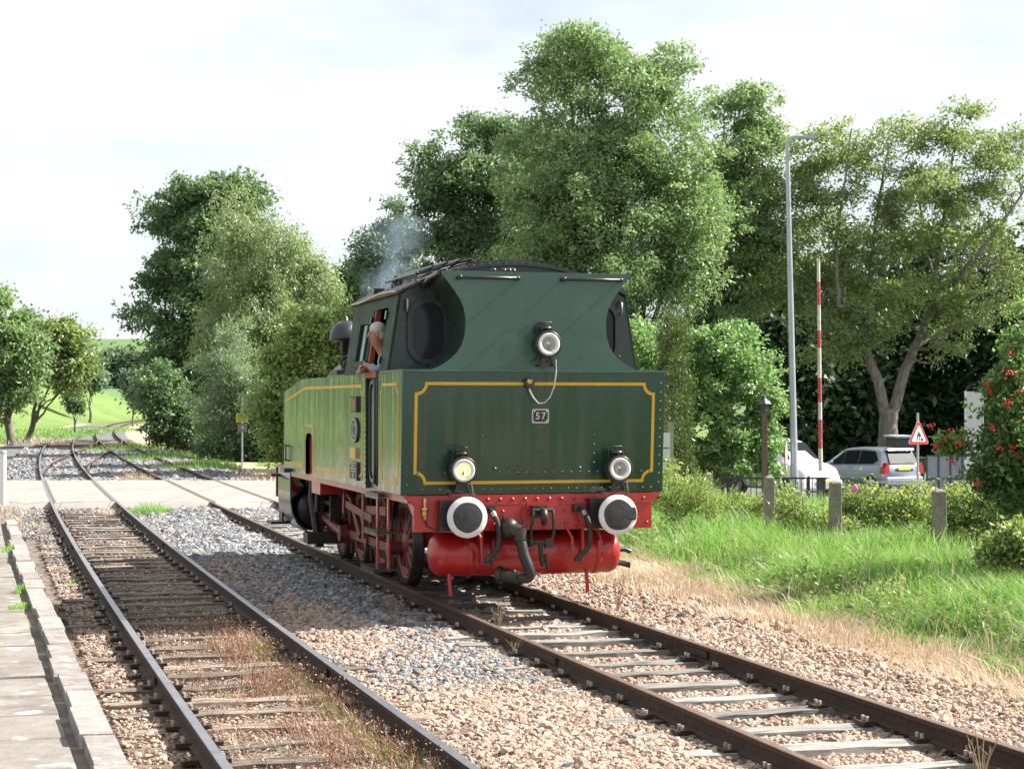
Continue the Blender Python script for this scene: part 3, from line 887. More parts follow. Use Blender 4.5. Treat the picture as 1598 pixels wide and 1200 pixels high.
# rivets on the rear face
b = MB()
def riv(u, v, fn, r=.0135):
    c = fn(u, v, 0); n_ = (fn(u, v, 1) - c)
    b.lathe(c - n_ * .002, n_, [(r, 0), (r * .95, r * .35), (r * .6, r * .75), (.0005, r * .9)], 8)
nx = 29
for i in range(nx):
    u = -1.40 + 2.80 * i / (nx - 1)
    riv(u, TZ1 - .05, rear); riv(u, TZ0 + .058, rear)
for i in range(12):
    v = TZ0 + .115 + (TZ1 - TZ0 - .24) * i / 11
    riv(-1.475, v, rear); riv(1.49, v, rear)
for i in range(9):
    v = 1.64 + .103 * i
    riv(-.62, v, rear); riv(.70, v, rear)
for i in range(27):
    u = -1.36 + 2.74 * i / 26
    if abs(u + .62) > .05: riv(u, 1.535, rear)
P(b, 'rivet', M['green_sheen'], rt, kind='stuff')
b = MB()
for u in (-.47, .53): b.lathe(rear(u, 1.58, -.002), (0, -1, 0), [(.02, 0), (.02, .02), (.012, .022), (.012, .035), (.001, .036)], 8)
P(b, 'tank_plug', M['green_sheen'], rt, kind='stuff')
# number plate
b = MB()
def rrect(u0, v0, u1, v1, r, n=4):
    p = []
    for cx_, cy_, a0 in ((u1 - r, v1 - r, 0), (u0 + r, v1 - r, 90), (u0 + r, v0 + r, 180), (u1 - r, v0 + r, 270)):
        for i in range(n + 1):
            a = R(a0 + 90 * i / n); p.append((cx_ + r * math.cos(a), cy_ + r * math.sin(a)))
    return p
PU, PV = .052, 2.168
b.prism(rrect(PU - .10, PV - .08, PU + .10, PV + .08, .022), rear, -.003, .012)
npl = P(b, 'number_plate', M['alu'], rt)
b = MB(); b.prism(rrect(PU - .086, PV - .066, PU + .086, PV + .066, .012), rear, .010, .0135)
P(b, 'plate_field', M['plate'], npl)
for (uu, vv) in ((-.072, .052), (.072, .052), (-.072, -.052), (.072, -.052)):
    pass
b = MB()
for (uu, vv) in ((-.072, .052), (.072, .052), (-.072, -.052), (.072, -.052)):
    b.lathe(rear(PU + uu, PV + vv, .013), (0, -1, 0), [(.007, 0), (.006, .003), (.001, .004)], 8)
P(b, 'plate_screw', M['alu'], npl, kind='stuff')
def text_mesh(name, body, size, mat, ext=.002, spacing=1.0):
    cu = bpy.data.curves.new(name + '_outline', 'FONT'); cu.body = body; cu.size = size; cu.extrude = ext; cu.align_x = 'CENTER'; cu.align_y = 'CENTER'; cu.space_character = spacing; cu.offset = .0012
    to = bpy.data.objects.new(name + '_outline', cu); COL.objects.link(to)
    dg = bpy.context.evaluated_depsgraph_get()
    me = bpy.data.meshes.new_from_object(to.evaluated_get(dg)); me.name = name
    bpy.data.objects.remove(to); me.materials.clear(); me.materials.append(mat)
    return me
n57 = link('numeral', text_mesh('numeral', '57', .108, M['alu'], .003, 1.25), npl)
n57.location = rear(PU, PV - .002, .0155); n57.rotation_euler = (R(90 + 4.15), 0, 0)

# left and right flank of the rear tank: lining panel
for fn, nm in ((left, 'l'), (right, 'r')):
    b = MB(); b.band(cut_rect(.12, TZ0 + .12, 1.06, TZ1 - .14, .09), .03, fn, -.004, .003, closed=True)
    P(b, 'lining', M['yellow'], rt)
# long side tanks with the sloping front and the red notch over the rods
prof = [(1.95, TZ0), (5.72, TZ0), (5.72, 1.78), (5.78, 1.86), (5.88, 1.89), (6.14, 1.89), (6.24, 1.86), (6.30, 1.78), (6.30, TZ0), (8.30, TZ0), (8.30, 2.49), (6.5, TZ1), (1.95, TZ1)]
for sgn in (-1, 1):
    b = MB()
    fn = (lambda s_: (lambda u, v, d: Vector((s_ * (HW - d), u, v))))(sgn)
    xs_ = [1.95, 5.72, 5.78, 5.88, 6.14, 6.24, 6.30, 6.5, 8.30]
    lo_ = [(TZ0, TZ0), (1.78, 1.86), (1.86, 1.89), (1.89, 1.89), (1.89, 1.86), (1.86, 1.78), (TZ0, TZ0), (TZ0, TZ0)]
    tp_ = lambda u: TZ1 if u <= 6.5 else TZ1 - (u - 6.5) / 1.8 * .176
    for i_ in range(8):                                    # the outer sheet, pierced by the notch
        u0_, u1_ = xs_[i_], xs_[i_ + 1]
        b.add([fn(u0_, lo_[i_][0], 0), fn(u1_, lo_[i_][1], 0), fn(u1_, tp_(u1_), 0), fn(u0_, tp_(u0_), 0)], [(0, 1, 2, 3) if sgn > 0 else (3, 2, 1, 0)])
    hull = [(1.95, TZ0), (8.30, TZ0), (8.30, 2.49), (6.5, TZ1), (1.95, TZ1)]
    vs = [fn(u, v, 0) for u, v in hull] + [fn(u, v, .62) for u, v in hull]
    b.add(vs, [(i_, (i_ + 1) % 5, 5 + (i_ + 1) % 5, 5 + i_) for i_ in range(1, 5)] + [(5, 6, 7, 8, 9)])
    st = P(b, 'side_tank', M['green'])
    b = MB(); b.bbox((sgn * (HW - .10), 5.715, TZ0 - .02), (sgn * (HW - .06), 6.305, 1.895))
    b.bbox((sgn * (HW - .10), 5.66, TZ0 - .26), (sgn * (HW - .55), 6.36, TZ0 - .002))
    P(b, 'notch_lining_plate', M['red'], st)
    fo = left if sgn < 0 else right
    b = MB()
    b.band([(2.14, 1.46)] + [(2.14, TZ1 - .25)] + [(2.14 + .09 * (1 - math.cos(a)) if False else 2.14 + .085 * math.sin(a) , TZ1 - .25 + .11 * (1 - math.cos(a))) for a in (.5, 1.0, 1.57)] + [(6.35, TZ1 - .135), (8.2, 2.34)], .036, fo, -.004, .003)
    b.band([(2.14, 1.46), (2.3, 1.42), (5.55, 1.42)], .034, fo, -.004, .003)
    b.band([(5.60, 1.34), (5.60, 1.92), (5.70, 2.0), (6.32, 2.0), (6.42, 1.92), (6.42, 1.34)], .03, fo, -.004, .003)
    b.band([(6.47, 1.42), (8.2, 1.42)], .034, fo, -.004, .003)
    P(b, 'lining', M['yellow'], st)
    b = MB()
    riv_n = 26
    for i in range(20):
        c = fo(1.99, TZ0 + .06 + i * .068, 0); n_ = fo(1.99, 2, 1) - fo(1.99, 2, 0)
        b.lathe(c - n_ * .002, n_, [(.012, 0), (.011, .005), (.001, .01)], 6)
    P(b, 'rivet', M['green_sheen'], st, kind='stuff')
    if sgn < 0:
        # the four cast plates on the side, their lettering is too small to read
        b = MB(); b.bbox((-HW - .035, 2.36, 2.20), (-HW + .01, 2.74, 2.40)); q = P(b, 'builder_plate', M['plate'], st)
        b = MB()
        for i in range(5): b.bbox((-HW - .041, 2.42 + .065 * i, 2.225), (-HW - .033, 2.445 + .065 * i, 2.375))
        P(b, 'plate_rib', M['brass'], q)
        b = MB(); b.prism([(2.56 + .21 * math.cos(a), 1.98 + .155 * math.sin(a)) for a in np.linspace(0, 6.283, 29)[:-1]], left, -.005, .022); q = P(b, 'oval_plate', M['plate'], st)
        b = MB(); b.band([(2.56 + .185 * math.cos(a), 1.98 + .135 * math.sin(a)) for a in np.linspace(0, 6.283, 29)[:-1]], .016, left, .018, .028, closed=True)
        b.band([(2.56 + .11 * math.cos(a), 1.98 + .08 * math.sin(a)) for a in np.linspace(0, 6.283, 21)[:-1]], .012, left, .018, .027, closed=True)
        P(b, 'plate_rim', M['alu'], q)
        b = MB(); b.bbox((-HW - .03, 2.44, 1.63), (-HW + .01, 2.80, 1.76)); P(b, 'brass_plate', M['brass'], st)
        b = MB(); b.bbox((-HW - .03, 2.36, 1.36), (-HW + .01, 2.82, 1.585)); q = P(b, 'date_plate', M['plate'], st)
        b = MB(); b.band([(2.375, 1.372), (2.805, 1.372), (2.805, 1.573), (2.375, 1.573)], .014, left, .028, .034, closed=True)
        for vv, a0, a1 in ((1.54, 2.50, 2.68), (1.505, 2.43, 2.76), (1.47, 2.46, 2.72), (1.43, 2.52, 2.66), (1.40, 2.55, 2.63)):
            b.bbox((-HW - .034, a0, vv - .007), (-HW - .028, a1, vv + .007))
        P(b, 'plate_lettering', M['alu'], q)
        b = MB()
        for u_ in (7.8, 8.05): b.tube([(-HW, u_, 1.44), (-HW - .05, u_, 1.46), (-HW - .05, u_, 1.66), (-HW, u_, 1.68)], .012, 6)
        b.bbox((-HW - .09, 7.7, TZ0 - .02), (-HW, 8.1, TZ0 + .04))
        P(b, 'tank_grab_iron', M['black'], st)
        b = MB(); b.tube([(-HW + .12, 7.3, 2.575), (-HW + .12, 7.32, 2.65), (-HW + .12, 7.8, 2.60), (-HW + .12, 7.82, 2.53)], .02, 8); P(b, 'tank_handrail', M['steel'], st)

# cab doors between the tanks
for sgn in (-1, 1):
    xo = sgn * (HW - .05)
    b = MB(); b.bbox((xo, 1.23, TZ0 - .02), (xo - sgn * .03, 1.94, TZ1 - .05)); dr_ = P(b, 'cab_door', M['green_dark'])
    f2 = (lambda x0, s_: (lambda u, v, d: Vector((x0 + s_ * d, u, v))))(xo, sgn)
    b = MB(); o_ = rrect(1.52, TZ0 + .10, 1.86, TZ1 - .10, .15, 6)
    b.band(o_, .045, f2, -.004, .025, closed=True); P(b, 'door_moulding', M['black'], dr_)
    b = MB(); b.prism(rrect(1.56, TZ0 + .14, 1.82, TZ1 - .14, .12, 6), f2, -.004, .006); P(b, 'door_panel', paint('door_panel_grey', (.12, .13, .15), .3, .2, .3, .3), dr_)
    b = MB()
    for u_ in (1.27, 1.40):
        b.tube([(xo, u_, TZ0 + .05), (xo + sgn * .05, u_, TZ0 + .08), (xo + sgn * .05, u_, TZ1 - .06), (xo, u_, TZ1 - .03)], .016, 8)
    P(b, 'door_handrail', M['green_dark'], dr_)

# ------------- cab
CB0, CB1 = .80, 3.40
def cx(z, s): return s * (1.53 - (z - TZ1) / .9 * .14)
EAVE, APEX, EX = 3.57, 3.925, 1.39
def arc(z_add=0, n=22, half=EX + .03):
    rad = (half ** 2 + (APEX - EAVE) ** 2) / (2 * (APEX - EAVE)); c0 = APEX - rad
    a1 = math.asin(half / rad)
    return [(rad * math.sin(-a1 + 2 * a1 * i / n), c0 + (rad + z_add) * math.cos(-a1 + 2 * a1 * i / n)) for i in range(n + 1)]
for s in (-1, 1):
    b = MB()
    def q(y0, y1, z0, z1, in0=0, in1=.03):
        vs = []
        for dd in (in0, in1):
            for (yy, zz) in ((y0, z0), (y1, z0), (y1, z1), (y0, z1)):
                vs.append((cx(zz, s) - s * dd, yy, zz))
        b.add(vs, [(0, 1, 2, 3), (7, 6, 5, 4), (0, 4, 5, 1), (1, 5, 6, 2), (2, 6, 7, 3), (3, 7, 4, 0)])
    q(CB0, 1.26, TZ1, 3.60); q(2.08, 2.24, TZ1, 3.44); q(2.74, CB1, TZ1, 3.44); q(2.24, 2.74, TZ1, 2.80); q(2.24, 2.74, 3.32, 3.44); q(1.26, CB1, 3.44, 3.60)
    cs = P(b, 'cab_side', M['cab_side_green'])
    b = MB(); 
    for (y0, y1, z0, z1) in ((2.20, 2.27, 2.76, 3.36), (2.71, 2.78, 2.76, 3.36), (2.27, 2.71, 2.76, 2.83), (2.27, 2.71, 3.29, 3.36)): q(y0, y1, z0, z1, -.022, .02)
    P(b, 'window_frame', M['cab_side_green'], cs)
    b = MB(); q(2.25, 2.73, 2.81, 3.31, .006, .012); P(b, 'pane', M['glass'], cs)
    b = MB(); q(1.99, 2.08, TZ1 + .01, 3.44, .012, .075); P(b, 'door_post', M['redbrown'], cs)
    b = MB(); q(1.20, 1.27, 3.30, 3.40, -.03, .0); q(1.20, 1.27, 2.78, 2.86, -.03, 0); q(2.06, 2.12, 3.28, 3.36, -.03, 0); q(2.06, 2.12, 2.76, 2.83, -.03, 0); P(b, 'door_hinge', M['green_dark'], cs, kind='stuff')
    b = MB(); b.tube([(cx(3.57, s) - s * -.03, yy, 3.60 + .02 * math.sin((yy - .8) * 2)) for yy in np.linspace(.82, 3.5, 12)], .012, 6); P(b, 'rain_gutter', M['brass'], cs)
    b = MB()
    for i in range(14):
        c = Vector((cx(2.74 + i * .058, s) + s * .001, .84, 2.74 + i * .058)); b.lathe(c, (s, 0, 0), [(.011, 0), (.009, .006), (.001, .008)], 6)
    P(b, 'rivet', M['green_sheen'], cs, kind='stuff')
    b = MB(); b.bbox((s * 1.49, 1.27, TZ1 - .05), (s * 1.56, 2.0, TZ1 + .02)); P(b, 'window_sill', M['redbrown'], cs)
def sheet(yy, th, mat, name, low):
    b = MB(); a = arc(0, 22, EX)
    lw_ = min(cx(low, 1), 1.50); poly = [(-lw_, low), (lw_, low)] + [(EX, EAVE - .02)] + a[::-1][1:-1] + [(-EX, EAVE - .02)]
    b.prism(poly, lambda u, v, d: Vector((u, yy + d, v)), 0, th); return P(b, name, mat)
rs = sheet(CB0, .03, M['green_dark'], 'cab_rear_sheet', TZ1)
fs_ = sheet(CB1 - .03, .03, M['green_dark'], 'cab_front_sheet', TZ0)
def ysurf(y0): return lambda u, v, d: Vector((u, y0 - d, v))
for s in (-1, 1):
    oval = rrect(s * 1.05 - .215, 2.79, s * 1.05 + .215, 3.50, .205, 8)
    b = MB(); b.band(oval, .06, ysurf(CB0), -.01, .045, closed=True); w_ = P(b, 'oval_window_frame', M['black'], rs)
    b = MB(); b.prism(oval, ysurf(CB0), -.005, .004); P(b, 'pane', M['glass'], w_)
    b = MB()
    for i in range(7):
        c = Vector((s * (1.30 - .0 * i), CB0 - .001, 2.75 + i * .12)); b.lathe(c, (0, -1, 0), [(.013, 0), (.01, .007), (.001, .01)], 7)
    P(b, 'rivet', M['green_sheen'], rs, kind='stuff')
    b = MB(); b.tube([(s * 1.30, CB0, 3.36), (s * 1.30, CB0 - .09, 3.38), (s * 1.30, CB0 - .09, 3.50), (s * 1.30, CB0, 3.52)], .014, 7); P(b, 'grab_iron', M['steel'], rs)
# roof
b = MB(); a0, a1 = arc(.0), arc(.035)
poly = a0 + a1[::-1]
b.prism(poly, lambda u, v, d: Vector((u, d, v)), CB0 - .05, 3.52, smooth=True)
rf = P(b, 'cab_roof', M['roof'])
b = MB(); aa = [p for p in arc(.036) if abs(p[0]) < .62]; ab = [(p[0] * .96, p[1] + .045) for p in aa]
b.prism(aa + ab[::-1], lambda u, v, d: Vector((u, d, v)), .95, 2.6); P(b, 'roof_hatch', M['roof'], rf)
b = MB()
for p in arc(.035, 30)[1:-1]:
    b.lathe((p[0], CB0 + .02, p[1]), (0, 0, 1), [(.014, -.004), (.011, .008), (.001, .012)], 6)
    b.lathe((p[0], 2.1, p[1]), (0, 0, 1), [(.014, -.004), (.011, .008), (.001, .012)], 6)
P(b, 'rivet', M['roof'], rf, kind='stuff')
def roof_z(x): 
    rad = ((EX + .03) ** 2 + (APEX - EAVE) ** 2) / (2 * (APEX - EAVE)); return APEX - rad + math.sqrt((rad + .035) ** 2 - x * x)
b = MB()                                                       # the rack of rods lying on the left of the roof
for x0 in (-1.02, -.70):
    pass
for yy in (1.1, 2.4):
    b.tube([(-1.12, yy, roof_z(1.12) - .01), (-1.12, yy, roof_z(1.12) + .07), (-.50, yy, roof_z(.5) + .06), (-.50, yy, roof_z(.5) - .01)], .018, 6)
for x0, dz in ((-1.1, .085), (-.95, .10), (-.78, .10), (-.62, .095)):
    b.tube([(x0, .95, roof_z(x0) + dz), (x0 + .05, 3.1, roof_z(x0) + dz + .02)], .02, 6)
b.tube([(-1.12, 1.1, roof_z(1.12) + .085), (-.45, 1.1, roof_z(.45) + .09)], .022, 6)
P(b, 'roof_rack', M['black'], rf)
b = MB(); b.cyl((-.9, 3.0, roof_z(.9) - .02), (-.9, 3.0, roof_z(.9) + .08), .07); b.box((-1.15, 3.1, roof_z(1.15) + .01), (.14, .14, .06)); b.tube([(-1.0, 2.6, roof_z(1) + .02), (-1.0, 2.62, roof_z(1) + .12), (-1.0, 2.8, roof_z(1) + .12), (-1.0, 2.82, roof_z(1) + .02)], .015, 6)
P(b, 'roof_fitting', M['black'], rf, kind='stuff')
b = MB(); b.bbox((-1.45, CB0 + .04, 1.36), (1.45, CB1 - .04, 1.42)); P(b, 'cab_floor', M['iron'])
b = MB(); b.cyl((0, 3.2, 2.35), (0, 3.35, 2.35), .68, n=24); b.tube([(-.5, 3.1, 2.5), (-.9, 3.0, 2.9), (-1.1, 3.1, 3.2)], .03, 6); b.tube([(-.8, 3.3, 2.4), (-1.2, 2.9, 2.7), (-1.0, 2.7, 3.4)], .02, 6); b.box((-.6, 3.2, 3.1), (.3, .1, .3)); P(b, 'boiler_backhead', M['iron'])

# ------------- coal bunker with the cut-away rear plate
def edge_r():
    up = [(1.21, TZ1 + .022), (1.12, TZ1 + .06), (1.02, TZ1 + .12), (.93, TZ1 + .20), (.87, TZ1 + .29), (.835, TZ1 + .40), (.825, TZ1 + .52), (.83, TZ1 + .62), (.85, TZ1 + .71), (.885, TZ1 + .79), (.95, TZ1 + .89), (1.03, TZ1 + .995), (1.11, 3.755), (1.105, 3.785)]
    return up
er = edge_r()
outl = er + [(-p[0], p[1]) for p in er[::-1]]
def plate_y(z): return .02 - .10 - .035 * (z - TZ1)          # leans out towards the top like the tank below it
b = MB(); b.prism(outl, lambda u, v, d: Vector((u, plate_y(v) + d, v)), 0, .018)
bk = P(b, 'bunker_rear_plate', M['green_sheen'], bevel=.004)
for s in (-1, 1):
    b = MB()
    pts_ = [(s * p[0], p[1]) for p in er]
    vs = []
    for p in pts_:
        vs += [(p[0], plate_y(p[1]) + .016, p[1]), (p[0], CB0 + .002, p[1] - .02)]
    ins = [(v[0] - s * .016, v[1], v[2]) for v in vs]
    nP = len(pts_)
    b.add(vs, [(2 * i, 2 * i + 2, 2 * i + 3, 2 * i + 1) for i in range(nP - 1)], 0, True)
    b.add(ins, [(2 * i, 2 * i + 1, 2 * i + 3, 2 * i + 2) for i in range(nP - 1)], 0, True)
    P(b, 'bunker_side_plate', M['green_dark'], bk)
    b = MB(); b.tube([(s * 1.115, plate_y(3.76) + .05, 3.765), (s * 1.12, .35, 3.73), (s * 1.10, CB0 - .03, 3.66)], .035, 8); P(b, 'bunker_lip', M['black'], bk)
b = MB(); b.bbox((-1.08, .0, TZ1 - .01), (1.08, CB0 - .01, TZ1 + .04)); b.bbox((-.80, .05, 3.55), (.8, CB0 - .01, 3.6)); P(b, 'coal', M['rubber'], bk)
for u0, u1 in ((-.92, -.235), (.29, .985)):
    b = MB(); z_ = 3.705; yb = plate_y(z_)
    b.tube([(u0, yb - .0, z_), (u0 + .02, yb - .075, z_ + .004), (u1 - .02, yb - .075, z_ + .004), (u1, yb, z_)], .021, 10)
    b.ball((u0 + .01, yb - .07, z_ + .004), .03); b.ball((u1 - .01, yb - .07, z_ + .004), .03)
    P(b, 'bunker_handrail', M['black'], bk)
b = MB()
for x0 in (-.48, -.36, -.30, -.25): b.ball((x0, -.02, 3.80), .035, 8, 5)
b.tube([(-.36, 0, 3.80), (-.25, .0, 3.82)], .03, 6); P(b, 'hinge_knuckle', M['black'], bk, kind='stuff')
b = MB(); b.prism([(.045 + .085 * math.cos(a), 3.14 + .085 * math.sin(a)) for a in np.linspace(0, 6.283, 21)[:-1]], lambda u, v, d: Vector((u, plate_y(v) - d, v)), -.002, .004)
P(b, 'flue_hole_disc', M['black'], bk)  # flat black disc paints the dark inside of the flue hole
# stains where rust ran down: small raised weld marks
b = MB()
for x0, z0 in ((-.33, 3.0), (-.62, 2.9), (.42, 3.32), (.55, 2.86), (-.1, 3.18)):
    b.box((x0, plate_y(z0) - .001, z0), (.05, .006, .008), ry=.6)
P(b, 'weld_bead', M['green_sheen'], bk, kind='stuff')

# ------------- lamps
def lamp(u, v, y0, lit, parent):
    c = Vector((u, y0, v)); f = y0 - .27
    b = MB(); b.lathe(c, (0, -1, 0), [(.001, -.02), (.10, -.02), (.125, .0), (.128, .03), (.122, .05), (.13, .08), (.142, .12), (.146, .20), (.150, .225), (.150, .262), (.138, .268), (.128, .262), (.126, .24)], 28)
    b.lathe(c + Vector((0, -.12, 0)), (0, 0, 1), [(.07, .11), (.068, .165), (.078, .17), (.078, .19), (.05, .205), (.001, .207)], 14)
    lp = P(b, 'headlamp', M['black'], parent)
    b = MB(); b.lathe(c, (0, -1, 0), [(.079, .246), (.081, .258), (.124, .268), (.127, .262), (.127, .25)], 32); P(b, 'lamp_rim', M['white'], lp)
    b = MB(); b.lathe(c, (0, -1, 0), [(.001, .17), (.03, .175), (.06, .20), (.080, .247)], 24); P(b, 'reflector', M['reflector_lit'] if lit else M['reflector'], lp)
    b = MB(); b.ball(c + Vector((0, -.225, .012)), .019, 10, 7); b.cyl(c + Vector((0, -.222, -.055)), c + Vector((0, -.225, .0)), .011, .013, 8, mi=1)
    P(b, 'lamp_bulb', [M['bulb_lit'] if lit else M['bulb'], M['iron']], lp)
    b = MB(); b.lathe(c, (0, -1, 0), [(.080, .250), (.04, .258), (.001, .26)], 24); P(b, 'lens', M['clear'], lp)
    b = MB(); b.tube([c + Vector((-.085, -.10, .10)), c + Vector((-.085, -.10, .235)), c + Vector((-.07, -.10, .25)), c + Vector((.07, -.10, .25)), c + Vector((.085, -.10, .235)), c + Vector((.085, -.10, .10))], .007, 6)
    P(b, 'carrying_handle', M['black'], lp)
    b = MB()
    b.box(c + Vector((0, -.10, -.16)), (.09, .08, .10)); b.box(c + Vector((0, -.08, -.235)), (.16, .14, .03))
    b.prism([(-.085, -.24), (-.05, -.14), (.05, -.14), (.085, -.24), (.05, -.24), (0, -.175), (-.05, -.24)], lambda p, q_, d: c + Vector((p, -.16 - d, q_)), 0, .012)
    b.prism([(.02, -.13), (.085, -.16), (.10, -.28), (.085, -.28), (.05, -.2)], lambda p, q_, d: c + Vector((p, -.19 - d, q_)), 0, .01)
    P(b, 'lamp_bracket', M['black'], lp)
    return lp
lamp(.06, 2.97, plate_y(2.97) - .03, False, bk)
l1 = lamp(-.90, 1.575, -.055, True, LO); l2 = lamp(.92, 1.575, -.055, False, LO)
b = MB()                                     # wire from the top lamp to its socket
wire = [(.16, -.30, 2.80), (.17, -.29, 2.66), (.155, -.26, 2.50), (.12, -.22, 2.38), (.065, -.19, 2.315), (.0, -.17, 2.31), (-.05, -.15, 2.37), (-.085, -.13, 2.44), (-.10, -.12, 2.50)]
b.tube(wire, .008, 6); P(b, 'lamp_cable', paint('grey_cable', (.42, .40, .36), .6))
b = MB(); c = Vector((-.10, yr(2.53), 2.535)); b.cyl(c + Vector((0, .02, 0)), c + Vector((0, -.08, 0)), .055, n=12); b.lathe(c + Vector((0, -.06, .0)), (0, -.4, 1), [(.03, 0), (.042, .02), (.03, .05), (.001, .055)], 10, mi=1); P(b, 'cable_socket', [M['black'], M['brass']])
for x0 in (-.80, 1.02):
    b = MB(); b.tube([(x0, -.22, 1.45), (x0 + .015, -.23, 1.38), (x0 + .03, -.22, 1.30), (x0 + .04, -.16, 1.275), (x0 - .08, -.15, 1.27)], .009, 6); P(b, 'lamp_cable', M['steel'])

# ------------- buffer beam and everything that hangs on it
b = MB()
bp = [(-1.40, .885), (1.40, .885), (1.40, 1.18), (1.52, 1.286), (-1.52, 1.286), (-1.40, 1.18)]
b.prism(bp, lambda u, v, d: Vector((u, d, v)), -.03, .03)
bm_ = P(b, 'buffer_beam', M['red'], bevel=.006)
b = MB()
for u0, u1 in ((-1.36, -1.12), (-.6, -.12), (-.1, .52), (.54, .66)): pass
b.bbox((-.62, -.042, .93), (.62, -.028, 1.16)); b.bbox((-1.39, -.042, 1.175), (1.39, -.028, 1.19)); b.bbox((-.10, -.052, .90), (.26, -.028, 1.20))
P(b, 'beam_plate', M['red'], bm_)
b = MB()
for u in np.linspace(-.55, .6, 9): b.lathe((u, -.03, 1.235), (0, -1, 0), [(.024, 0), (.022, .012), (.001, .02)], 8)
for u in (-.5, -.38, .42, .54, -.5, .34): b.lathe((u, -.042, 1.10), (0, -1, 0), [(.02, 0), (.018, .01), (.001, .016)], 8)
for u in (.36, .5, .62, -.48, -.36): b.lathe((u, -.042, .955), (0, -1, 0), [(.022, 0), (.02, .012), (.001, .018)], 8)
for u, v in ((1.30, 1.23), (1.34, .95)): b.lathe((u, -.03, v), (0, -1, 0), [(.02, 0), (.018, .012), (.001, .018)], 8)
P(b, 'rivet', M['red'], bm_, kind='stuff')
for s in (-1, 1):
    X = s * .875; Zb = 1.06
    b = MB(); b.bbox((X - .26, -.16, Zb - .16), (X + .16, -.028, Zb + .17)); b.lathe((X, -.03, Zb), (0, -1, 0), [(.17, 0), (.165, .12), (.12, .15), (.11, .30)], 20); bf = P(b, 'buffer', M['black'])
    b = MB(); b.lathe((X, 0, Zb), (0, -1, 0), [(.06, .26), (.16, .30), (.222, .335), (.226, .345), (.226, .372), (.222, .378), (.165, .385)], 40); P(b, 'buffer_ring', M['white'], bf)
    b = MB()
    if s < 0:
        prf = [(.166 + .003 * math.sin(3 * a) + .002 * math.sin(7 * a), a) for a in np.linspace(0, 6.283, 49)[:-1]]
    else:
        prf = []
        for a in np.linspace(0, 6.283, 49)[:-1]:
            r_ = .172 + .003 * math.sin(5 * a)
            d_ = (a + math.pi) % (2 * math.pi) - math.pi
            if -.34 < d_ < .42: r_ = .216
            prf.append((r_, a))
    n_ = len(prf); ysd = -.386
    vs = [(X + r_ * math.cos(a), ysd - .002, Zb + r_ * math.sin(a)) for r_, a in prf] + [(X + .6 * r_ * math.cos(a), ysd - .008, Zb + .6 * r_ * math.sin(a)) for r_, a in prf] + [(X, ysd - .011, Zb)] + [(X + r_ * math.cos(a), ysd + .03, Zb + r_ * math.sin(a)) for r_, a in prf]
    fsx = []
    for i in range(n_):
        j = (i + 1) % n_
        fsx += [(i, j, n_ + j, n_ + i), (n_ + i, n_ + j, 2 * n_), (i, 2 * n_ + 1 + i, 2 * n_ + 1 + j, j)]
    b.add(vs, fsx, 0, False); P(b, 'buffer_face', M['disc'], bf)
# lamp iron boxes / small red foot on the beam
for a0_, a1_ in ((-1.0, -.70), (.78, 1.06)):
    b = MB(); b.bbox((a0_, -.10, 1.285), (a1_, .0, 1.30)); P(b, 'lamp_iron', M['red'], bm_)
b = MB(); b.lathe((-1.28, -.06, 1.16), (0, 0, -1), [(.02, -.1), (.02, 0), (.045, .01), (.045, .03), (.03, .045), (.035, .06), (.03, .10), (.012, .14)], 12); P(b, 'jumper_socket', [M['brass']], bm_)
b = MB(); b.tube([(-1.28, -.06, 1.03), (-1.25, -.07, .95), (-1.15, -.09, .90), (-1.02, -.11, .93), (-.92, -.13, 1.03)], .009, 6); P(b, 'jumper_cable', M['rubber'], bm_)
# draw hook and screw coupling
b = MB()
b.box((.02, -.09, 1.10), (.16, .14, .13)); b.tube([(.02, -.06, 1.10), (.02, -.22, 1.12), (.02, -.32, 1.10), (.02, -.36, 1.03), (.02, -.30, .98), (.02, -.25, .99)], [.05, .045, .045, .04, .032, .015], 10)
hk = P(b, 'draw_hook', M['iron'])
b = MB()
for dx in (-.095, .135):
    b.tube([(dx, -.27, 1.12), (dx, -.29, 1.08), (dx + .02 * (1 if dx > 0 else -1), -.25, .86), (dx * .9, -.23, .76)], .019, 8)
b.tube([(-.10, -.27, 1.12), (.14, -.27, 1.12)], .022, 8)
b.tube([(-.12, -.23, .76), (.15, -.23, .76)], .028, 8); b.box((.10, -.23, .75), (.09, .07, .11)); b.ball((-.11, -.23, .76), .05)
b.tube([(.0, -.23, .76), (.02, -.21, .58), (.05, -.2, .50)], [.03, .026, .034], 8); b.tube([(.06, -.22, .62), (.10, -.2, .46)], .02, 8)
P(b, 'screw_coupling', M['iron'], hk)
def hose(pts_, r, name, parent=bm_, mat=M['rubber'], fit=M['steel']):
    pts_ = [Vector(p) for p in pts_]
    fine_ = []
    for i in range(len(pts_) - 1):
        p0 = pts_[max(i - 1, 0)]; p1 = pts_[i]; p2 = pts_[i + 1]; p3 = pts_[min(i + 2, len(pts_) - 1)]
        for k in range(4):
            t_ = k / 4
            fine_.append(.5 * ((2 * p1) + (p2 - p0) * t_ + (2 * p0 - 5 * p1 + 4 * p2 - p3) * t_ ** 2 + (3 * p1 - p0 - 3 * p2 + p3) * t_ ** 3))
    fine_.append(pts_[-1])
    b = MB(); b.tube(fine_, r, 10); h_ = P(b, name, mat, parent)
    return h_
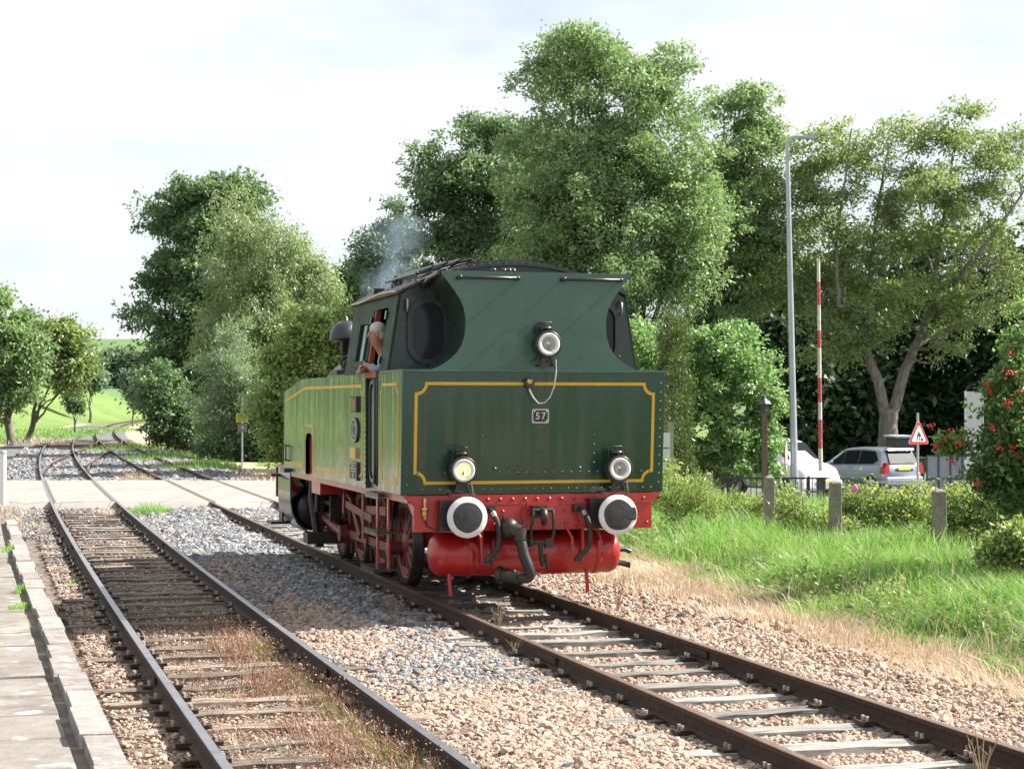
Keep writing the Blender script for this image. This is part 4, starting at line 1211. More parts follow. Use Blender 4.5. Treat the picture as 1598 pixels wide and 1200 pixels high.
for x0 in (-.555, .505):
    h_ = hose([(x0, -.05, 1.13), (x0 + .01, -.20, 1.10), (x0 + .06, -.25, .98), (x0 + .075, -.25, .82), (x0 + .05, -.24, .68), (x0 - .03, -.22, .60)], .029, 'brake_hose')
    b = MB(); b.box((x0, -.07, 1.13), (.13, .10, .07)); b.cyl((x0, -.10, 1.12), (x0 + .01, -.20, 1.09), .024); P(b, 'hose_cock', M['black'], h_)
    b = MB(); b.cyl((x0 + .012, -.20, 1.095), (x0 + .03, -.23, 1.05), .036, n=10); P(b, 'hose_clamp', M['steel'], h_)
    b = MB(); b.cyl((x0 - .02, -.22, .62), (x0 - .05, -.21, .56), .036); b.box((x0 - .05, -.21, .56), (.08, .05, .05)); P(b, 'hose_coupling', M['iron'], h_)
    b = MB(); b.tube([(x0 - .13, -.03, .90), (x0 - .09, -.10, .80), (x0 - .085, -.12, .62)], .018, 6); P(b, 'hose_hanger', M['red'], h_)
h_ = hose([(-.26, -.30, .86), (-.25, -.33, .78), (-.225, -.35, .64), (-.175, -.36, .50), (-.15, -.34, .41), (-.19, -.30, .37), (-.27, -.24, .38)], .060, 'heating_hose')
b = MB(); b.cyl((-.36, -.04, .92), (-.36, -.22, .93), .11, n=14); b.ball((-.36, -.22, .93), .115); b.cyl((-.36, -.24, .93), (-.25, -.30, .88), .085); b.cyl((-.26, -.30, .92), (-.255, -.32, .79), .085, .075)
for a in np.linspace(0, 6.28, 7)[:-1]: b.cyl((-.36 + .10 * math.cos(a), -.20, .93 + .10 * math.sin(a)), (-.36 + .10 * math.cos(a), -.26, .93 + .10 * math.sin(a)), .016, n=6)
b.tube([(-.42, -.2, 1.0), (-.43, -.22, 1.08)], .012, 6); b.tube([(-.24, -.3, .95), (-.21, -.31, 1.03)], .012, 6)
P(b, 'steam_valve', M['iron'], h_)
b = MB(); b.cyl((-.26, -.25, .38), (-.42, -.16, .40), .072, .08); b.cyl((-.42, -.16, .40), (-.47, -.13, .405), .095); b.ball((-.31, -.25, .44), .028); P(b, 'hose_head', M['iron'], h_)
# red air reservoir slung under the beam
b = MB()
b.lathe((-1.10, .36, .60), (1, 0, 0), [(.001, -.04), (.10, -.035), (.18, -.01), (.225, .03), (.246, .08), (.25, .13), (.25, 2.06), (.246, 2.11), (.225, 2.16), (.18, 2.19), (.1, 2.21), (.001, 2.215)], 36)
ar = P(b, 'air_reservoir', M['red'])
for x0 in (-.70, .82):
    b = MB(); b.lathe((x0 - .035, .36, .60), (1, 0, 0), [(.25, 0), (.259, .001), (.259, .07), (.25, .071)], 36); b.box((x0, .11, .70), (.06, .03, .09)); b.box((x0, .3, .9), (.05, .05, .14)); P(b, 'reservoir_strap', M['red'], ar)
b = MB(); b.lathe((-1.10 + .12, .36, .60), (1, 0, 0), [(.2505, 0), (.254, .004), (.2505, .008)], 30); b.lathe((.98, .36, .6), (1, 0, 0), [(.2505, 0), (.254, .004), (.2505, .008)], 30); b.box((0, .115, .56), (2.1, .006, .006)); P(b, 'weld_seam', M['red'], ar)
b = MB(); b.box((-.46, .16, .62), (.02, .2, .3)); b.cyl((-.36, .2, .33), (-.36, .2, .40), .05); P(b, 'reservoir_drain', M['red_dirty'], ar)
for x0 in (-.93, .70):
    b = MB(); b.tube([(x0, .25, .44), (x0, .22, .30), (x0 + .01, .22, .14)], .022, 6); P(b, 'guard_iron', M['red'])
b = MB(); b.tube([(.98, .5, .60), (1.26, .5, .60), (1.33, .5, .57)], .03, 8); P(b, 'lubricator_lever', M['black'])

M['casing'] = paint('dull_black_casing', (.045, .04, .036), .32, .25, .3, .4, dirt=(.14, .12, .10))
# ------------- frames, wheels, rods, cylinders
b = MB()
for s in (-1, 1):
    b.bbox((s * .58, .05, .50), (s * .61, 9.3, 1.28))
    b.bbox((s * .62, .03, 1.20), (s * 1.46, 8.2, 1.285))
b.bbox((-.6, 1.1, .6), (.6, 1.15, 1.28)); b.bbox((-.6, 3.7, .6), (.6, 3.74, 1.28)); b.bbox((-.6, 6.6, .6), (.6, 6.64, 1.28))
for s in (-1, 1):
    b.prism([(.03, 1.28), (.03, 1.0), (.55, 1.28)], lambda u, v, d: Vector((s * (1.38 - d), u, v)), 0, .02)
P(b, 'main_frame', M['red'])
WY, WR = (3.0, 4.43, 5.86, 7.29), .55
def wheel(s, yc, big):
    b = MB(); X = s * .70; o = Vector((X, yc, WR)); ax = (s, 0, 0)
    b.lathe(o, ax, [(WR - .13, .0), (WR - .13, .11), (WR - .06, .125), (WR - .06, .0)], 36)
    b.lathe(o, ax, [(.001, .14), (.10, .14), (.12, .12), (.15, .11), (.15, .02)], 20)
    for i in range(11):
        a = 2 * math.pi * i / 11 + .2
        p0 = o + Vector((s * .07, .12 * math.cos(a), .12 * math.sin(a))); p1 = o + Vector((s * .06, (WR - .11) * math.cos(a), (WR - .11) * math.sin(a)))
        b.cyl(p0, p1, .045, .034, 8)
    a0, a1 = (-2.3, -.8)
    cp = [((WR - .12) * math.cos(a), (WR - .12) * math.sin(a)) for a in np.linspace(a0, a1, 9)]
    b.prism(cp, lambda u, v, d: o + Vector((s * (.02 + d), u, v)), 0, .105)
    w = P(b, 'wheel', M['red_dirty'])
    b = MB(); b.lathe(o, ax, [(WR - .065, -.005), (WR + .026, -.005), (WR + .026, .024), (WR + .004, .034), (WR - .003, .128), (WR - .065, .132)], 44); P(b, 'tyre', M['iron'], w)
    return w
for yc in WY:
    for s in (-1, 1): wheel(s, yc, yc == WY[1])
for yc in WY:
    b = MB(); b.cyl((-.7, yc, WR), (.7, yc, WR), .085, n=10); P(b, 'axle', M['iron'])
for s in (-1, 1):
    pz = WR + .28 * math.sin(-.35); py = .28 * math.cos(-.35)
    X = s * .92
    b = MB()
    b.prism([(WY[0] + py - .06, pz - .055), (WY[3] + py + .06, pz - .055), (WY[3] + py + .06, pz + .055), (WY[0] + py - .06, pz + .055)], lambda u, v, d: Vector((X + s * d, u, v)), 0, .05)
    for yc in WY: b.cyl((s * .80, yc + py, pz), (X + s * .08, yc + py, pz), .09, n=14)
    P(b, 'coupling_rod', M['red_dirty'])
    b = MB(); X2 = s * 1.03
    b.tube([(X2, WY[2] + py, pz), (X2, 8.35, .66)], [.07, .05], 8); b.cyl((X2 - s * .06, WY[2] + py, pz), (X2 + s * .06, WY[2] + py, pz), .12, n=14); P(b, 'connecting_rod', M['red_dirty'])
    b = MB(); b.tube([(s * 1.08, WY[1] + .1, .52), (s * 1.08, 5.2, .98), (s * 1.08, 5.6, 1.06)], [.045, .04, .04], 6); b.box((s * 1.1, 4.6, .86), (.05, 1.9, .10), rx=.06); b.box((s * 1.1, 4.2, .83), (.06, .12, .62)); b.box((s * 1.12, 5.5, 1.0), (.05, .1, .45), rx=.15)
    b.box((s * 1.08, 3.6, .92), (.05, 1.5, .11), rx=-.04); P(b, 'valve_gear', M['red_dirty'])
    b = MB(); b.bbox((s * .98, 6.9, .62), (s * 1.05, 8.4, .68)); b.bbox((s * .98, 6.9, .80), (s * 1.05, 8.4, .86)); b.bbox((s * .95, 6.85, .55), (s * 1.08, 6.95, .95)); P(b, 'slide_bar', M['iron'])
    b = MB(); b.lathe((s * 1.06, 8.35, .66), (0, 1, 0), [(.001, -.03), (.24, -.03), (.30, .0), (.32, .03), (.32, 1.0), (.30, 1.04), (.24, 1.08), (.001, 1.08)], 26); b.lathe((s * 1.06, 8.35, 1.12), (0, 1, 0), [(.001, -.05), (.15, -.05), (.17, 0), (.17, 1.0), (.15, 1.05), (.001, 1.05)], 18); b.bbox((s * .62, 8.4, .5), (s * 1.06, 9.3, 1.28))
    P(b, 'cylinder', M['black'])
    b = MB()
    oc = [(1.47, 1.285), (1.47, .80), (1.44, .62), (1.36, .46), (1.22, .34), (1.04, .27)]
    oc2 = [(u - .02 * (1 if u > 1.3 else .5), v + .02) for u, v in oc]
    b.prism(oc + oc2[::-1], lambda u, v, d: Vector((s * u, d, v)), 8.15, 9.35, smooth=True)
    P(b, 'cylinder_casing', M['casing'])
    b = MB(); b.box((s * 1.10, 7.7, .55), (.12, .2, .8)); b.tube([(s * 1.2, 7.6, 1.2), (s * 1.22, 7.65, .9), (s * 1.15, 7.6, .35)], .06, 8); b.tube([(s * 1.2, 7.2, 1.2), (s * 1.22, 7.2, .7)], .04, 8); b.box((s * 1.1, 7.45, .30), (.5, .4, .16)); P(b, 'brake_gear', M['iron'])
    # steps below the door, and at the front
    b = MB()
    for u_ in (1.30, 1.92): b.box((s * 1.40, u_, .82), (.022, .085, .98))
    b.bbox((s * 1.385, 1.26, 1.24), (s * 1.41, 1.96, 1.28))
    b.bbox((s * 1.36, 1.26, .42), (s * 1.38, 1.98, 1.28)) if False else None
    sp_ = P(b, 'step_hanger', M['red'])
    for z_, w_ in ((1.235, .20), (.80, .22), (.36, .30)):
        b = MB(); b.bbox((s * (1.44 + w_ / 2), 1.22, z_ - .015), (s * (1.42 - w_ / 2), 2.02, z_ + .015)); b.bbox((s * (1.44 + w_ / 2 - .012), 1.22, z_ - .05), (s * (1.44 + w_ / 2), 2.02, z_ + .02)); P(b, 'step', M['black'], sp_)
    b = MB()
    b.bbox((s * 1.40, 9.20, .42), (s * 1.43, 9.55, 1.25)); fsn = P(b, 'front_step_hanger', M['black'])
    for z_ in (.42, 1.18):
        b = MB(); b.bbox((s * 1.28, 9.1, z_ - .02), (s * 1.62, 9.62, z_ + .02)); P(b, 'step', M['black'], fsn)
    # sand pipes and brake hangers between the wheels
    b = MB()
    for yc in (3.72, 5.15, 6.58): b.tube([(s * .80, yc, 1.2), (s * .82, yc + .05, .7), (s * .78, yc + .16, .12)], .02, 6); b.box((s * .74, yc + .05, .55), (.10, .10, .5))
    P(b, 'brake_hanger', M['red_dirty'], kind='stuff')
b = MB(); b.prism([(-1.42, .8), (1.42, .8), (1.42, 1.3), (-1.42, 1.3)], lambda u, v, d: Vector((u, 9.9 + d, v)), 0, .05); b.bbox((-1.45, 8.3, 1.285), (1.45, 9.95, 1.32)); P(b, 'front_beam', M['red'])
for s in (-1, 1):
    b = MB(); b.lathe((s * .875, 9.95, 1.06), (0, 1, 0), [(.16, 0), (.11, .2), (.1, .36), (.22, .40), (.226, .44), (.001, .45)], 24); P(b, 'front_buffer', M['black'])
# ------------- boiler, smokebox, fittings
b = MB(); b.lathe((0, 3.4, 2.35), (0, 1, 0), [(.001, 0), (.70, 0), (.70, 5.0), (.73, 5.0), (.73, 6.35), (.68, 6.42), (.001, 6.5)], 36); bl = P(b, 'boiler', M['black'])
b = MB(); b.lathe((0, 9.25, 3.0), (0, 0, 1), [(.32, -.05), (.24, .08), (.22, .2), (.235, .62), (.27, .66), (.27, .72), (.22, .73), (.20, .70), (.18, .2)], 26); P(b, 'chimney', M['black'], bl)
b = MB(); b.lathe((-.45, 9.0, 2.8), (0, 0, 1), [(.07, 0), (.07, .5), (.25, .52), (.255, .56), (.235, .66), (.19, .76), (.10, .82), (.05, .835), (.045, .88), (.02, .92), (.001, .925)], 26); P(b, 'steam_dome', M['black'], bl)
b = MB(); b.lathe((.0, 5.2, 2.95), (0, 0, 1), [(.34, 0), (.34, .22), (.30, .34), (.15, .42), (.001, .44)], 26); P(b, 'sand_dome', M['black'], bl)
b = MB(); b.lathe((-.72, 4.9, 2.98), (-.35, -1, .0), [(.115, 0), (.13, .01), (.13, .035), (.115, .045)], 22)
for a in np.linspace(0, 6.283, 6)[:-1]:
    c = Vector((-.72, 4.9, 2.98)); e1 = Vector((-1, .35, 0)).normalized(); b.cyl(c, c + (e1 * math.cos(a) + Vector((0, 0, 1)) * math.sin(a)) * .12, .012, n=6)
b.cyl((-.72, 4.9, 2.98), (-.6, 5.2, 2.98), .02); P(b, 'hand_wheel', M['red'], bl)
b = MB(); b.tube([(-.7, 4.5, 2.66), (-.72, 4.7, 2.85), (-.7, 5.0, 2.98), (-.6, 5.4, 2.9)], .04, 8); b.tube([(-.5, 3.45, 3.05), (-.55, 4.2, 3.15), (-.6, 5.0, 2.95), (-.6, 6, 2.8)], .035, 8); b.box((-.75, 4.6, 2.78), (.3, .5, .22)); b.cyl((-.8, 4.3, 2.7), (-.8, 4.3, 3.0), .08); P(b, 'injector_pipe', M['iron'], bl)
b = MB(); b.box((-.95, 6.2, 2.72), (.42, .55, .14)); b.lathe((-.98, 6.1, 2.90), (-.2, -1, 0), [(.07, .03), (.095, .0), (.10, .03), (.095, .06), (.07, .04)], 20); b.cyl((-.98, 6.15, 2.75), (-.98, 6.15, 2.92), .05); b.ball((-.98, 6.1, 2.9), .045); b.cyl((-.8, 6.3, 2.75), (-.8, 6.3, 2.9), .09)
P(b, 'feed_valve', M['iron'], bl)
b = MB(); b.box((-.98, 5.4, 2.69), (.5, 1.5, .05)); P(b, 'tank_filler_lid', M['black'], bl)

# ------------- driver leaning out of the cab door
PX = LO.matrix_world
LO_M = Matrix.Translation(LO.location) @ Matrix.Rotation(R(16.0), 4, 'Z')
per = thing('person', 'grey-haired driver in a pale blue shirt leaning out of the cab doorway', 'person', LO_M @ Vector((-1.09, 1.80, 1.42)), R(16.0))
def skinned(name, joints, edges, mat, parent, sub=2, root=0):
    me = bpy.data.meshes.new(name)
    me.from_pydata([j[0] for j in joints], edges, [])
    me.materials.append(mat)
    o = link(name, me, parent)
    sk = o.modifiers.new('body', 'SKIN')
    sk.use_smooth_shade = True
    for i, j in enumerate(joints):
        sv = me.skin_vertices[0].data[i]; r_ = j[1] if hasattr(j[1], '__len__') else (j[1], j[1]); sv.radius = r_; sv.use_root = (i == root)
    sd = o.modifiers.new('smooth', 'SUBSURF'); sd.levels = sub; sd.render_levels = sub
    return o
# local to the person: x to the loco's right, y forward, z up from the cab floor; he leans left (-x)
J = [((0, 0, .92), (.15, .11)), ((-.06, 0, 1.12), (.14, .11)), ((-.16, 0, 1.32), (.16, .11)), ((-.24, 0, 1.45), (.10, .09)), ((-.30, -.02, 1.55), .055), ((-.355, -.05, 1.63), (.075, .09)), ((-.375, -.06, 1.72), (.088, .105)), ((-.375, -.055, 1.80), (.07, .08)),
     ((-.24, -.17, 1.42), .06), ((-.40, -.22, 1.26), .048), ((-.50, -.12, 1.36), .04), ((-.515, -.10, 1.33), (.035, .03)),
     ((-.18, .18, 1.42), .06), ((-.30, .26, 1.22), .048), ((-.44, .16, 1.30), .04), ((-.50, .10, 1.29), (.035, .03)),
     ((.03, -.10, .86), .09), ((.02, -.11, .48), .065), ((.03, -.10, .08), .045), ((-.10, -.11, .04), (.045, .035)),
     ((.03, .12, .86), .09), ((.0, .13, .48), .065), ((.03, .13, .08), .045), ((-.10, .13, .04), (.045, .035))]
E_ = [(0, 1), (1, 2), (2, 3), (3, 4), (4, 5), (5, 6), (6, 7), (3, 8), (8, 9), (9, 10), (10, 11), (3, 12), (12, 13), (13, 14), (14, 15), (0, 16), (16, 17), (17, 18), (18, 19), (0, 20), (20, 21), (21, 22), (22, 23)]
body = skinned('body', J, E_, M['skin'], per)
# fingers over the sill, nose and ears joined as small parts of the head
for k, (hx, hy, hz) in enumerate(((-.515, -.10, 1.33), (-.50, .10, 1.29))):
    b = MB()
    for i in range(4):
        yy = hy - .036 + .024 * i; ln = (.07, .085, .08, .065)[i]
        b.tube([(hx, yy, hz), (hx - .045, yy, hz + .012), (hx - .065, yy, hz - .02), (hx - .06, yy, hz - ln)], [.014, .013, .012, .009], 6)
    b.tube([(hx + .01, hy + .04, hz), (hx - .03, hy + .065, hz - .01), (hx - .055, hy + .06, hz - .035)], [.016, .014, .010], 6)
    b.ball((hx - .005, hy, hz), .045, 10, 7, 0, (.9, 1.1, .6)); P(b, 'hand', M['skin'], per)
b = MB(); b.ball((-.46, -.075, 1.70), .020, 8, 6, 0, (1.2, .8, 1.3)); P(b, 'nose', M['skin'], per)
for ye in (-.16, .055):
    b = MB(); b.ball((-.375, ye, 1.71), .03, 8, 6, 0, (.5, .4, 1)); P(b, 'ear', M['skin'], per)
b = MB(); b.box((-.452, -.075, 1.655), (.012, .05, .01)); P(b, 'mouth', M['redbrown'], per)
for q_ in ((-.445, -.105, 1.735), (-.455, -.04, 1.735)):
    b = MB(); b.ball(q_, .011, 6, 5); P(b, 'eye', M['black'], per)
b = MB(); b.ball((-.345, -.055, 1.785), .104, 16, 10, 0, (1.0, 1.05, .85)); b.ball((-.318, -.05, 1.735), .095, 12, 8, 0, (.9, 1.08, 1.1)); P(b, 'hair', M['hair'], per)
SJ = [((0, 0, .90), (.165, .125)), ((-.06, 0, 1.12), (.155, .125)), ((-.16, 0, 1.33), (.175, .125)), ((-.24, 0, 1.46), (.10, .10)), ((-.24, -.17, 1.43), .075), ((-.385, -.22, 1.275), .062), ((-.47, -.145, 1.34), .052), ((-.18, .18, 1.43), .075), ((-.29, .25, 1.235), .062), ((-.40, .18, 1.285), .05)]
skinned('shirt', SJ, [(0, 1), (1, 2), (2, 3), (3, 4), (4, 5), (5, 6), (3, 7), (7, 8), (8, 9)], M['shirt'], per)
TJ = [((0, 0, .95), (.16, .12)), ((.03, -.10, .84), .105), ((.02, -.11, .48), .08), ((.03, -.10, .10), .065), ((.03, .12, .84), .105), ((.0, .13, .48), .08), ((.03, .13, .10), .065)]
skinned('trousers', TJ, [(0, 1), (1, 2), (2, 3), (0, 4), (4, 5), (5, 6)], M['trousers'], per)
# ------------------------------------------------------------------ trees and bushes
def leaf_faces(c, d, s, ln, wd, cup=None):
    """rhombic leaves: centre c, unit length axis d, unit side axis s"""
    n = len(c)
    a = c - d * (ln / 2)[:, None]; e = c + d * (ln / 2)[:, None]
    l_ = c + s * (wd / 2)[:, None] + d * (ln * -.08)[:, None]; r_ = c - s * (wd / 2)[:, None] + d * (ln * -.08)[:, None]
    V = np.stack([a, r_, e, l_], 1).reshape(-1, 3)
    F = np.arange(4 * n).reshape(n, 4)
    return V, F
def unit(v): return v / np.maximum(np.linalg.norm(v, axis=1, keepdims=True), 1e-6)
def lobes_px(lst, Y, depth=.9):
    out = []
    for q in lst:
        px, py, rx, rz = q[:4]; dy = q[4] if len(q) > 4 else 0
        c = at(px, py, Y + dy); k = (Y + dy) / FPX
        out.append((c, np.array([rx * k, max(rx, rz) * k * depth if len(q) < 6 else q[5], rz * k])))
    return out
def crown_points(lobes, nclump, shell=2.2, rough=.22):
    vol = np.array([(r[0] * r[1] * r[2]) ** .72 for c, r in lobes]); pr = vol / vol.sum()
    which = rng.choice(len(lobes), nclump, p=pr)
    C = np.array([lobes[i][0] for i in which]); Rr = np.array([lobes[i][1] for i in which])
    d = unit(rng.normal(size=(nclump, 3)))
    r = rng.random(nclump) ** (1 / (3 * shell))
    ph = np.array([hash_(i) for i in range(len(lobes))])[which]
    lump = 1 + rough * np.sin(d[:, 0] * 5.1 + ph) * np.sin(d[:, 1] * 4.3 + ph * 1.7) + rough * .8 * np.sin(d[:, 2] * 7.7 + ph * 2.3 + d[:, 0] * 6)
    return C + d * Rr * (r * lump)[:, None], d, which
def hash_(i): return (math.sin(i * 12.9898) * 43758.5453) % 6.283
def foliage(lobes, nclump, per, clump_r, ln, wd, droop=.2, shell=2.2, rough=.22, zmin=None, flat=.7, gap=0.0, sub=None):
    if sub:
        ns, sr = sub
        S_, SD, sw = crown_points([(c_, np.maximum(r_ - .5 * sr, .45 * r_)) for c_, r_ in lobes], ns, shell, rough)
        if gap > 0:
            hole = np.sin(S_[:, 0] * 2.1 + 1.3) * np.sin(S_[:, 1] * 1.7 + .4) * np.sin(S_[:, 2] * 2.6 + 2.2)
            keep = hole < .62 - gap * 1.6; S_, SD, sw = S_[keep], SD[keep], sw[keep]
        k = rng.integers(0, len(S_), nclump); rs_ = (sr * rng.uniform(.55, 1.45, len(S_)))[k]
        e = unit(rng.normal(size=(nclump, 3))); flip = (e[:, 2] < 0) & (rng.random(nclump) < .6); e[flip, 2] *= -1
        P_ = S_[k] + e * (rs_ * rng.random(nclump) ** .4)[:, None] * np.array([1, 1, .72]); D_ = unit(e + .5 * SD[k]); which = sw[k]
    else:
        P_, D_, which = crown_points(lobes, nclump, shell, rough)
    if zmin is not None:
        k = P_[:, 2] > zmin; P_, D_, which = P_[k], D_[k], which[k]
    n = len(P_)
    cr_ = clump_r * rng.uniform(.6, 1.35, n)
    c = np.repeat(P_, per, 0); od = np.repeat(D_, per, 0); cr2 = np.repeat(cr_, per)
    off = rng.normal(size=(n * per, 3)) * cr2[:, None] * .48; off[:, 2] *= flat
    pos = c + off
    pos[:, 2] -= droop * cr2 * np.abs(rng.normal(size=len(pos))) * .8
    d = unit(.55 * unit(off) + .35 * od + rng.normal(size=pos.shape) * .55 + np.array([0, 0, -droop]))
    up = unit(rng.normal(size=pos.shape) * .75 + np.array([0.18, -.05, .85]))
    s = unit(np.cross(d, up))
    L = ln * rng.uniform(.5, 1.45, len(pos)); Wd = wd * rng.uniform(.7, 1.25, len(pos))
    V, F = leaf_faces(pos, d, s, L, Wd)
    tn = np.clip(np.repeat(rng.normal(.5, .17, n), per) + rng.normal(0, .16, n * per), 0, 1)
    return V, F, tn, P_, which
def branches(base, base_r, lobes, clumps, mat_unused, fork=.35, twigs=60, lean=(0, 0), limb_k=.42, forks=None, limbs=None):
    b = MB()
    if limbs:
        pts_a, rad_a = [], []
        def wob_path(P_, n=5, k=.02):
            out = []
            for i in range(len(P_) - 1):
                p0, p1, p2, p3 = P_[max(i - 1, 0)], P_[i], P_[i + 1], P_[min(i + 2, len(P_) - 1)]
                for t_ in np.linspace(0, 1, n)[:-1]:
                    out.append(.5 * (2 * p1 + (p2 - p0) * t_ + (2 * p0 - 5 * p1 + 4 * p2 - p3) * t_ ** 2 + (3 * p1 - p0 - 3 * p2 + p3) * t_ ** 3))
            out.append(P_[-1]); out = np.array(out); out[1:-1] += rng.normal(size=(len(out) - 2, 3)) * k; return out
        for path, r0, r1 in limbs:
            q = wob_path([np.array(at(p[0], p[1], base[1] + (p[2] if len(p) > 2 else 0))) for p in path])
            rr = np.linspace(r0, r1, len(q)); b.tube(q, list(rr), 10, caps=False); pts_a.append(q); rad_a.append(rr)
        allp, allr = np.concatenate(pts_a), np.concatenate(rad_a)
        for rounds, sel, k_ in ((0, [c + rng.normal(size=3) * r * .35 for c, r in lobes for _ in range(3)], .55), (1, [clumps[i] for i in rng.choice(len(clumps), min(twigs, len(clumps)), replace=False)], .6)):
            np_, nr_ = [], []
            for q in sel:
                cand = np.nonzero((allp[:, 2] < q[2] + .3) & (allr < .3))[0]
                if len(cand) == 0: continue
                j = cand[np.argmin(np.linalg.norm(allp[cand] - q, axis=1) + .5 * rng.random(len(cand)))]
                p0 = allp[j]; L_ = np.linalg.norm(q - p0); r0 = min(allr[j] * k_, .09 if rounds == 0 else .035)
                w_ = wob_path([p0, p0 * .66 + q * .34 + rng.normal(size=3) * .09 * L_ + np.array([0, 0, .06 * L_]), p0 * .33 + q * .67 + rng.normal(size=3) * .08 * L_, np.array(q)], 4, .012 * L_)
                rr = np.linspace(r0, .009, len(w_)); b.tube(w_, list(rr), 5, caps=False); np_.append(w_); nr_.append(rr)
            allp = np.concatenate([allp] + np_); allr = np.concatenate([allr] + nr_)
        return b
    base = np.array(base, float)
    cw = np.array([r[0] * r[1] * r[2] for c, r in lobes]); C = np.array([c for c, r in lobes])
    top = (C * cw[:, None]).sum(0) / cw.sum(); top[2] = max(c[2] for c in C)
    H = top[2] - base[2]
    def bez(p0, p1, p2, n): 
        t_ = np.linspace(0, 1, n)[:, None]; return (1 - t_) ** 2 * p0 + 2 * t_ * (1 - t_) * p1 + t_ ** 2 * p2
    fk = base + (top - base) * fork; fk[2] = base[2] + H * fork
    trunk = bez(base, base * .5 + fk * .5 + np.array([rng.normal() * .15, 0, 0]), fk, 6)
    rr = np.linspace(base_r, base_r * .78, 6); rr[0] = base_r * 1.3
    b.tube(trunk, list(rr), 10, caps=False)
    ends = []
    for (c, r) in lobes:
        st_ = trunk[rng.integers(3, 6)] if forks is None else fk
        mid = st_ * .5 + c * .5; mid[2] = max(mid[2], st_[2] + .3 * (c[2] - st_[2])) - .08 * np.linalg.norm(c[:2] - st_[:2]); mid += rng.normal(size=3) * .04 * np.linalg.norm(c - st_)
        pts_ = bez(st_, mid, c - np.array([0, 0, r[2] * .15]), 9)
        pts_[1:-1] += rng.normal(size=(7, 3)) * .012 * np.linalg.norm(c - st_)
        r0 = base_r * limb_k * (.6 + .6 * (r[0] / max(x[1][0] for x in lobes)))
        b.tube(pts_, list(np.linspace(r0, r0 * .22, 9)), 7, caps=False)
        ends.append((pts_, r0))
    allp = np.concatenate([e[0] for e in ends]); allr = np.concatenate([np.linspace(e[1], e[1] * .22, 9) for e in ends])
    if twigs and len(clumps):
        for i in rng.choice(len(clumps), min(twigs, len(clumps)), replace=False):
            q = clumps[i]
            cand = np.nonzero(allp[:, 2] < q[2] + .4)[0]
            if len(cand) == 0: continue
            j = cand[np.argmin(np.linalg.norm(allp[cand] - q, axis=1) + .4 * rng.random(len(cand)))]
            p0 = allp[j]; mid = p0 * .5 + q * .5 + rng.normal(size=3) * .1 * np.linalg.norm(q - p0) + np.array([0, 0, .05])
            r0 = min(allr[j] * .6, .05)
            b.tube(bez(p0, mid, q, 5), list(np.linspace(r0, .008, 5)), 5, caps=False)
    return b
def tree(name, label, cat, px, Y, base_r, lob, leafm, barkm, nclump, per, clump_r, ln, wd, group=None, z0=None, twigs=60, fork=.3, base_px=None, trunk=True, **kw):
    lobes = lobes_px(lob, Y) if not isinstance(lob[0][1], np.ndarray) else lob
    X = (px - CXP) / FPX * Y
    zb = g(X, Y) - .1 if z0 is None else z0
    t_ = thing(name, label, cat, (X, Y, zb), 0, group)
    fk = {k: kw.pop(k) for k in ('limb_k', 'forks', 'limbs') if k in kw}
    V, F, tn, P_, wh = foliage(lobes, nclump, per, clump_r, ln, wd, **kw)
    off = np.array([X, Y, zb])
    crown = link('crown' if cat == 'tree' else 'foliage', big_mesh('crown', V - off, F, leafm, tn), t_)
    if trunk:
        b = branches((X, Y, zb), base_r, lobes, P_, barkm, fork, twigs, **fk)
        b.v = [(v[0] - X, v[1] - Y, v[2] - zb) for v in b.v]
        b.build('trunk' if cat == 'tree' else 'stem', barkm, t_)
    return t_
# --- the ash group behind the engine
tree('ash_tree', 'tallest bright green ash tree behind the engine cab', 'tree', 985, 66, .36,
     [(945, 150, 125, 118), (880, 95, 60, 58), (1000, 82, 74, 80), (890, 290, 120, 110), (1030, 230, 100, 110), (960, 400, 150, 110), (1060, 350, 110, 120), (860, 430, 110, 90), (980, 520, 140, 90), (830, 200, 45, 60), (850, 260, 70, 80)],
     M['leaf_ash'], M['bark'], 5000, 36, .38, .155, .07, twigs=150, droop=.35, gap=.14, rough=.28, sub=(260, 1.05))
tree('ash_tree', 'bright ash with two pointed tops on the right shoulder of the tallest ash', 'tree', 1130, 70, .30,
     [(1145, 265, 66, 75), (1130, 172, 30, 58), (1172, 185, 32, 58), (1192, 240, 30, 60), (1110, 340, 80, 80), (1180, 330, 45, 80), (1150, 430, 70, 90), (1095, 500, 70, 60)],
     M['leaf_ash'], M['bark'], 2000, 34, .38, .16, .072, twigs=70, droop=.35, gap=.12, rough=.25, sub=(110, 0.95))
tree('ash_tree', 'darker spreading tree on the left flank of the tallest ash', 'tree', 745, 74, .32,
     [(740, 300, 95, 105), (690, 255, 48, 48), (760, 205, 58, 42), (665, 300, 36, 60), (800, 370, 90, 110), (690, 380, 60, 70), (740, 440, 90, 70), (830, 260, 60, 70), (800, 300, 60, 60)],
     M['leaf_deep'], M['bark'], 2100, 34, .42, .18, .083, twigs=90, droop=.35, gap=.12, rough=.28, sub=(150, 1.0))
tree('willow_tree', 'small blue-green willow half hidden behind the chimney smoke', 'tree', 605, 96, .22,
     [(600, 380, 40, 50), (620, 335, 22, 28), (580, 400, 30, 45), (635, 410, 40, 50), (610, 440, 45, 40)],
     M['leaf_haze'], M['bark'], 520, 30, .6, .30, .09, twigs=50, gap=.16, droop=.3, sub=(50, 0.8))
tree('young_ash', 'small dark tree at the edge of the birch, left of the smoke', 'tree', 548, 98, .15,
     [(545, 440, 28, 30), (552, 470, 34, 40), (530, 500, 40, 40)], M['leaf_deep'], M['bark'], 260, 30, .5, .30, .13, twigs=25, gap=.05)
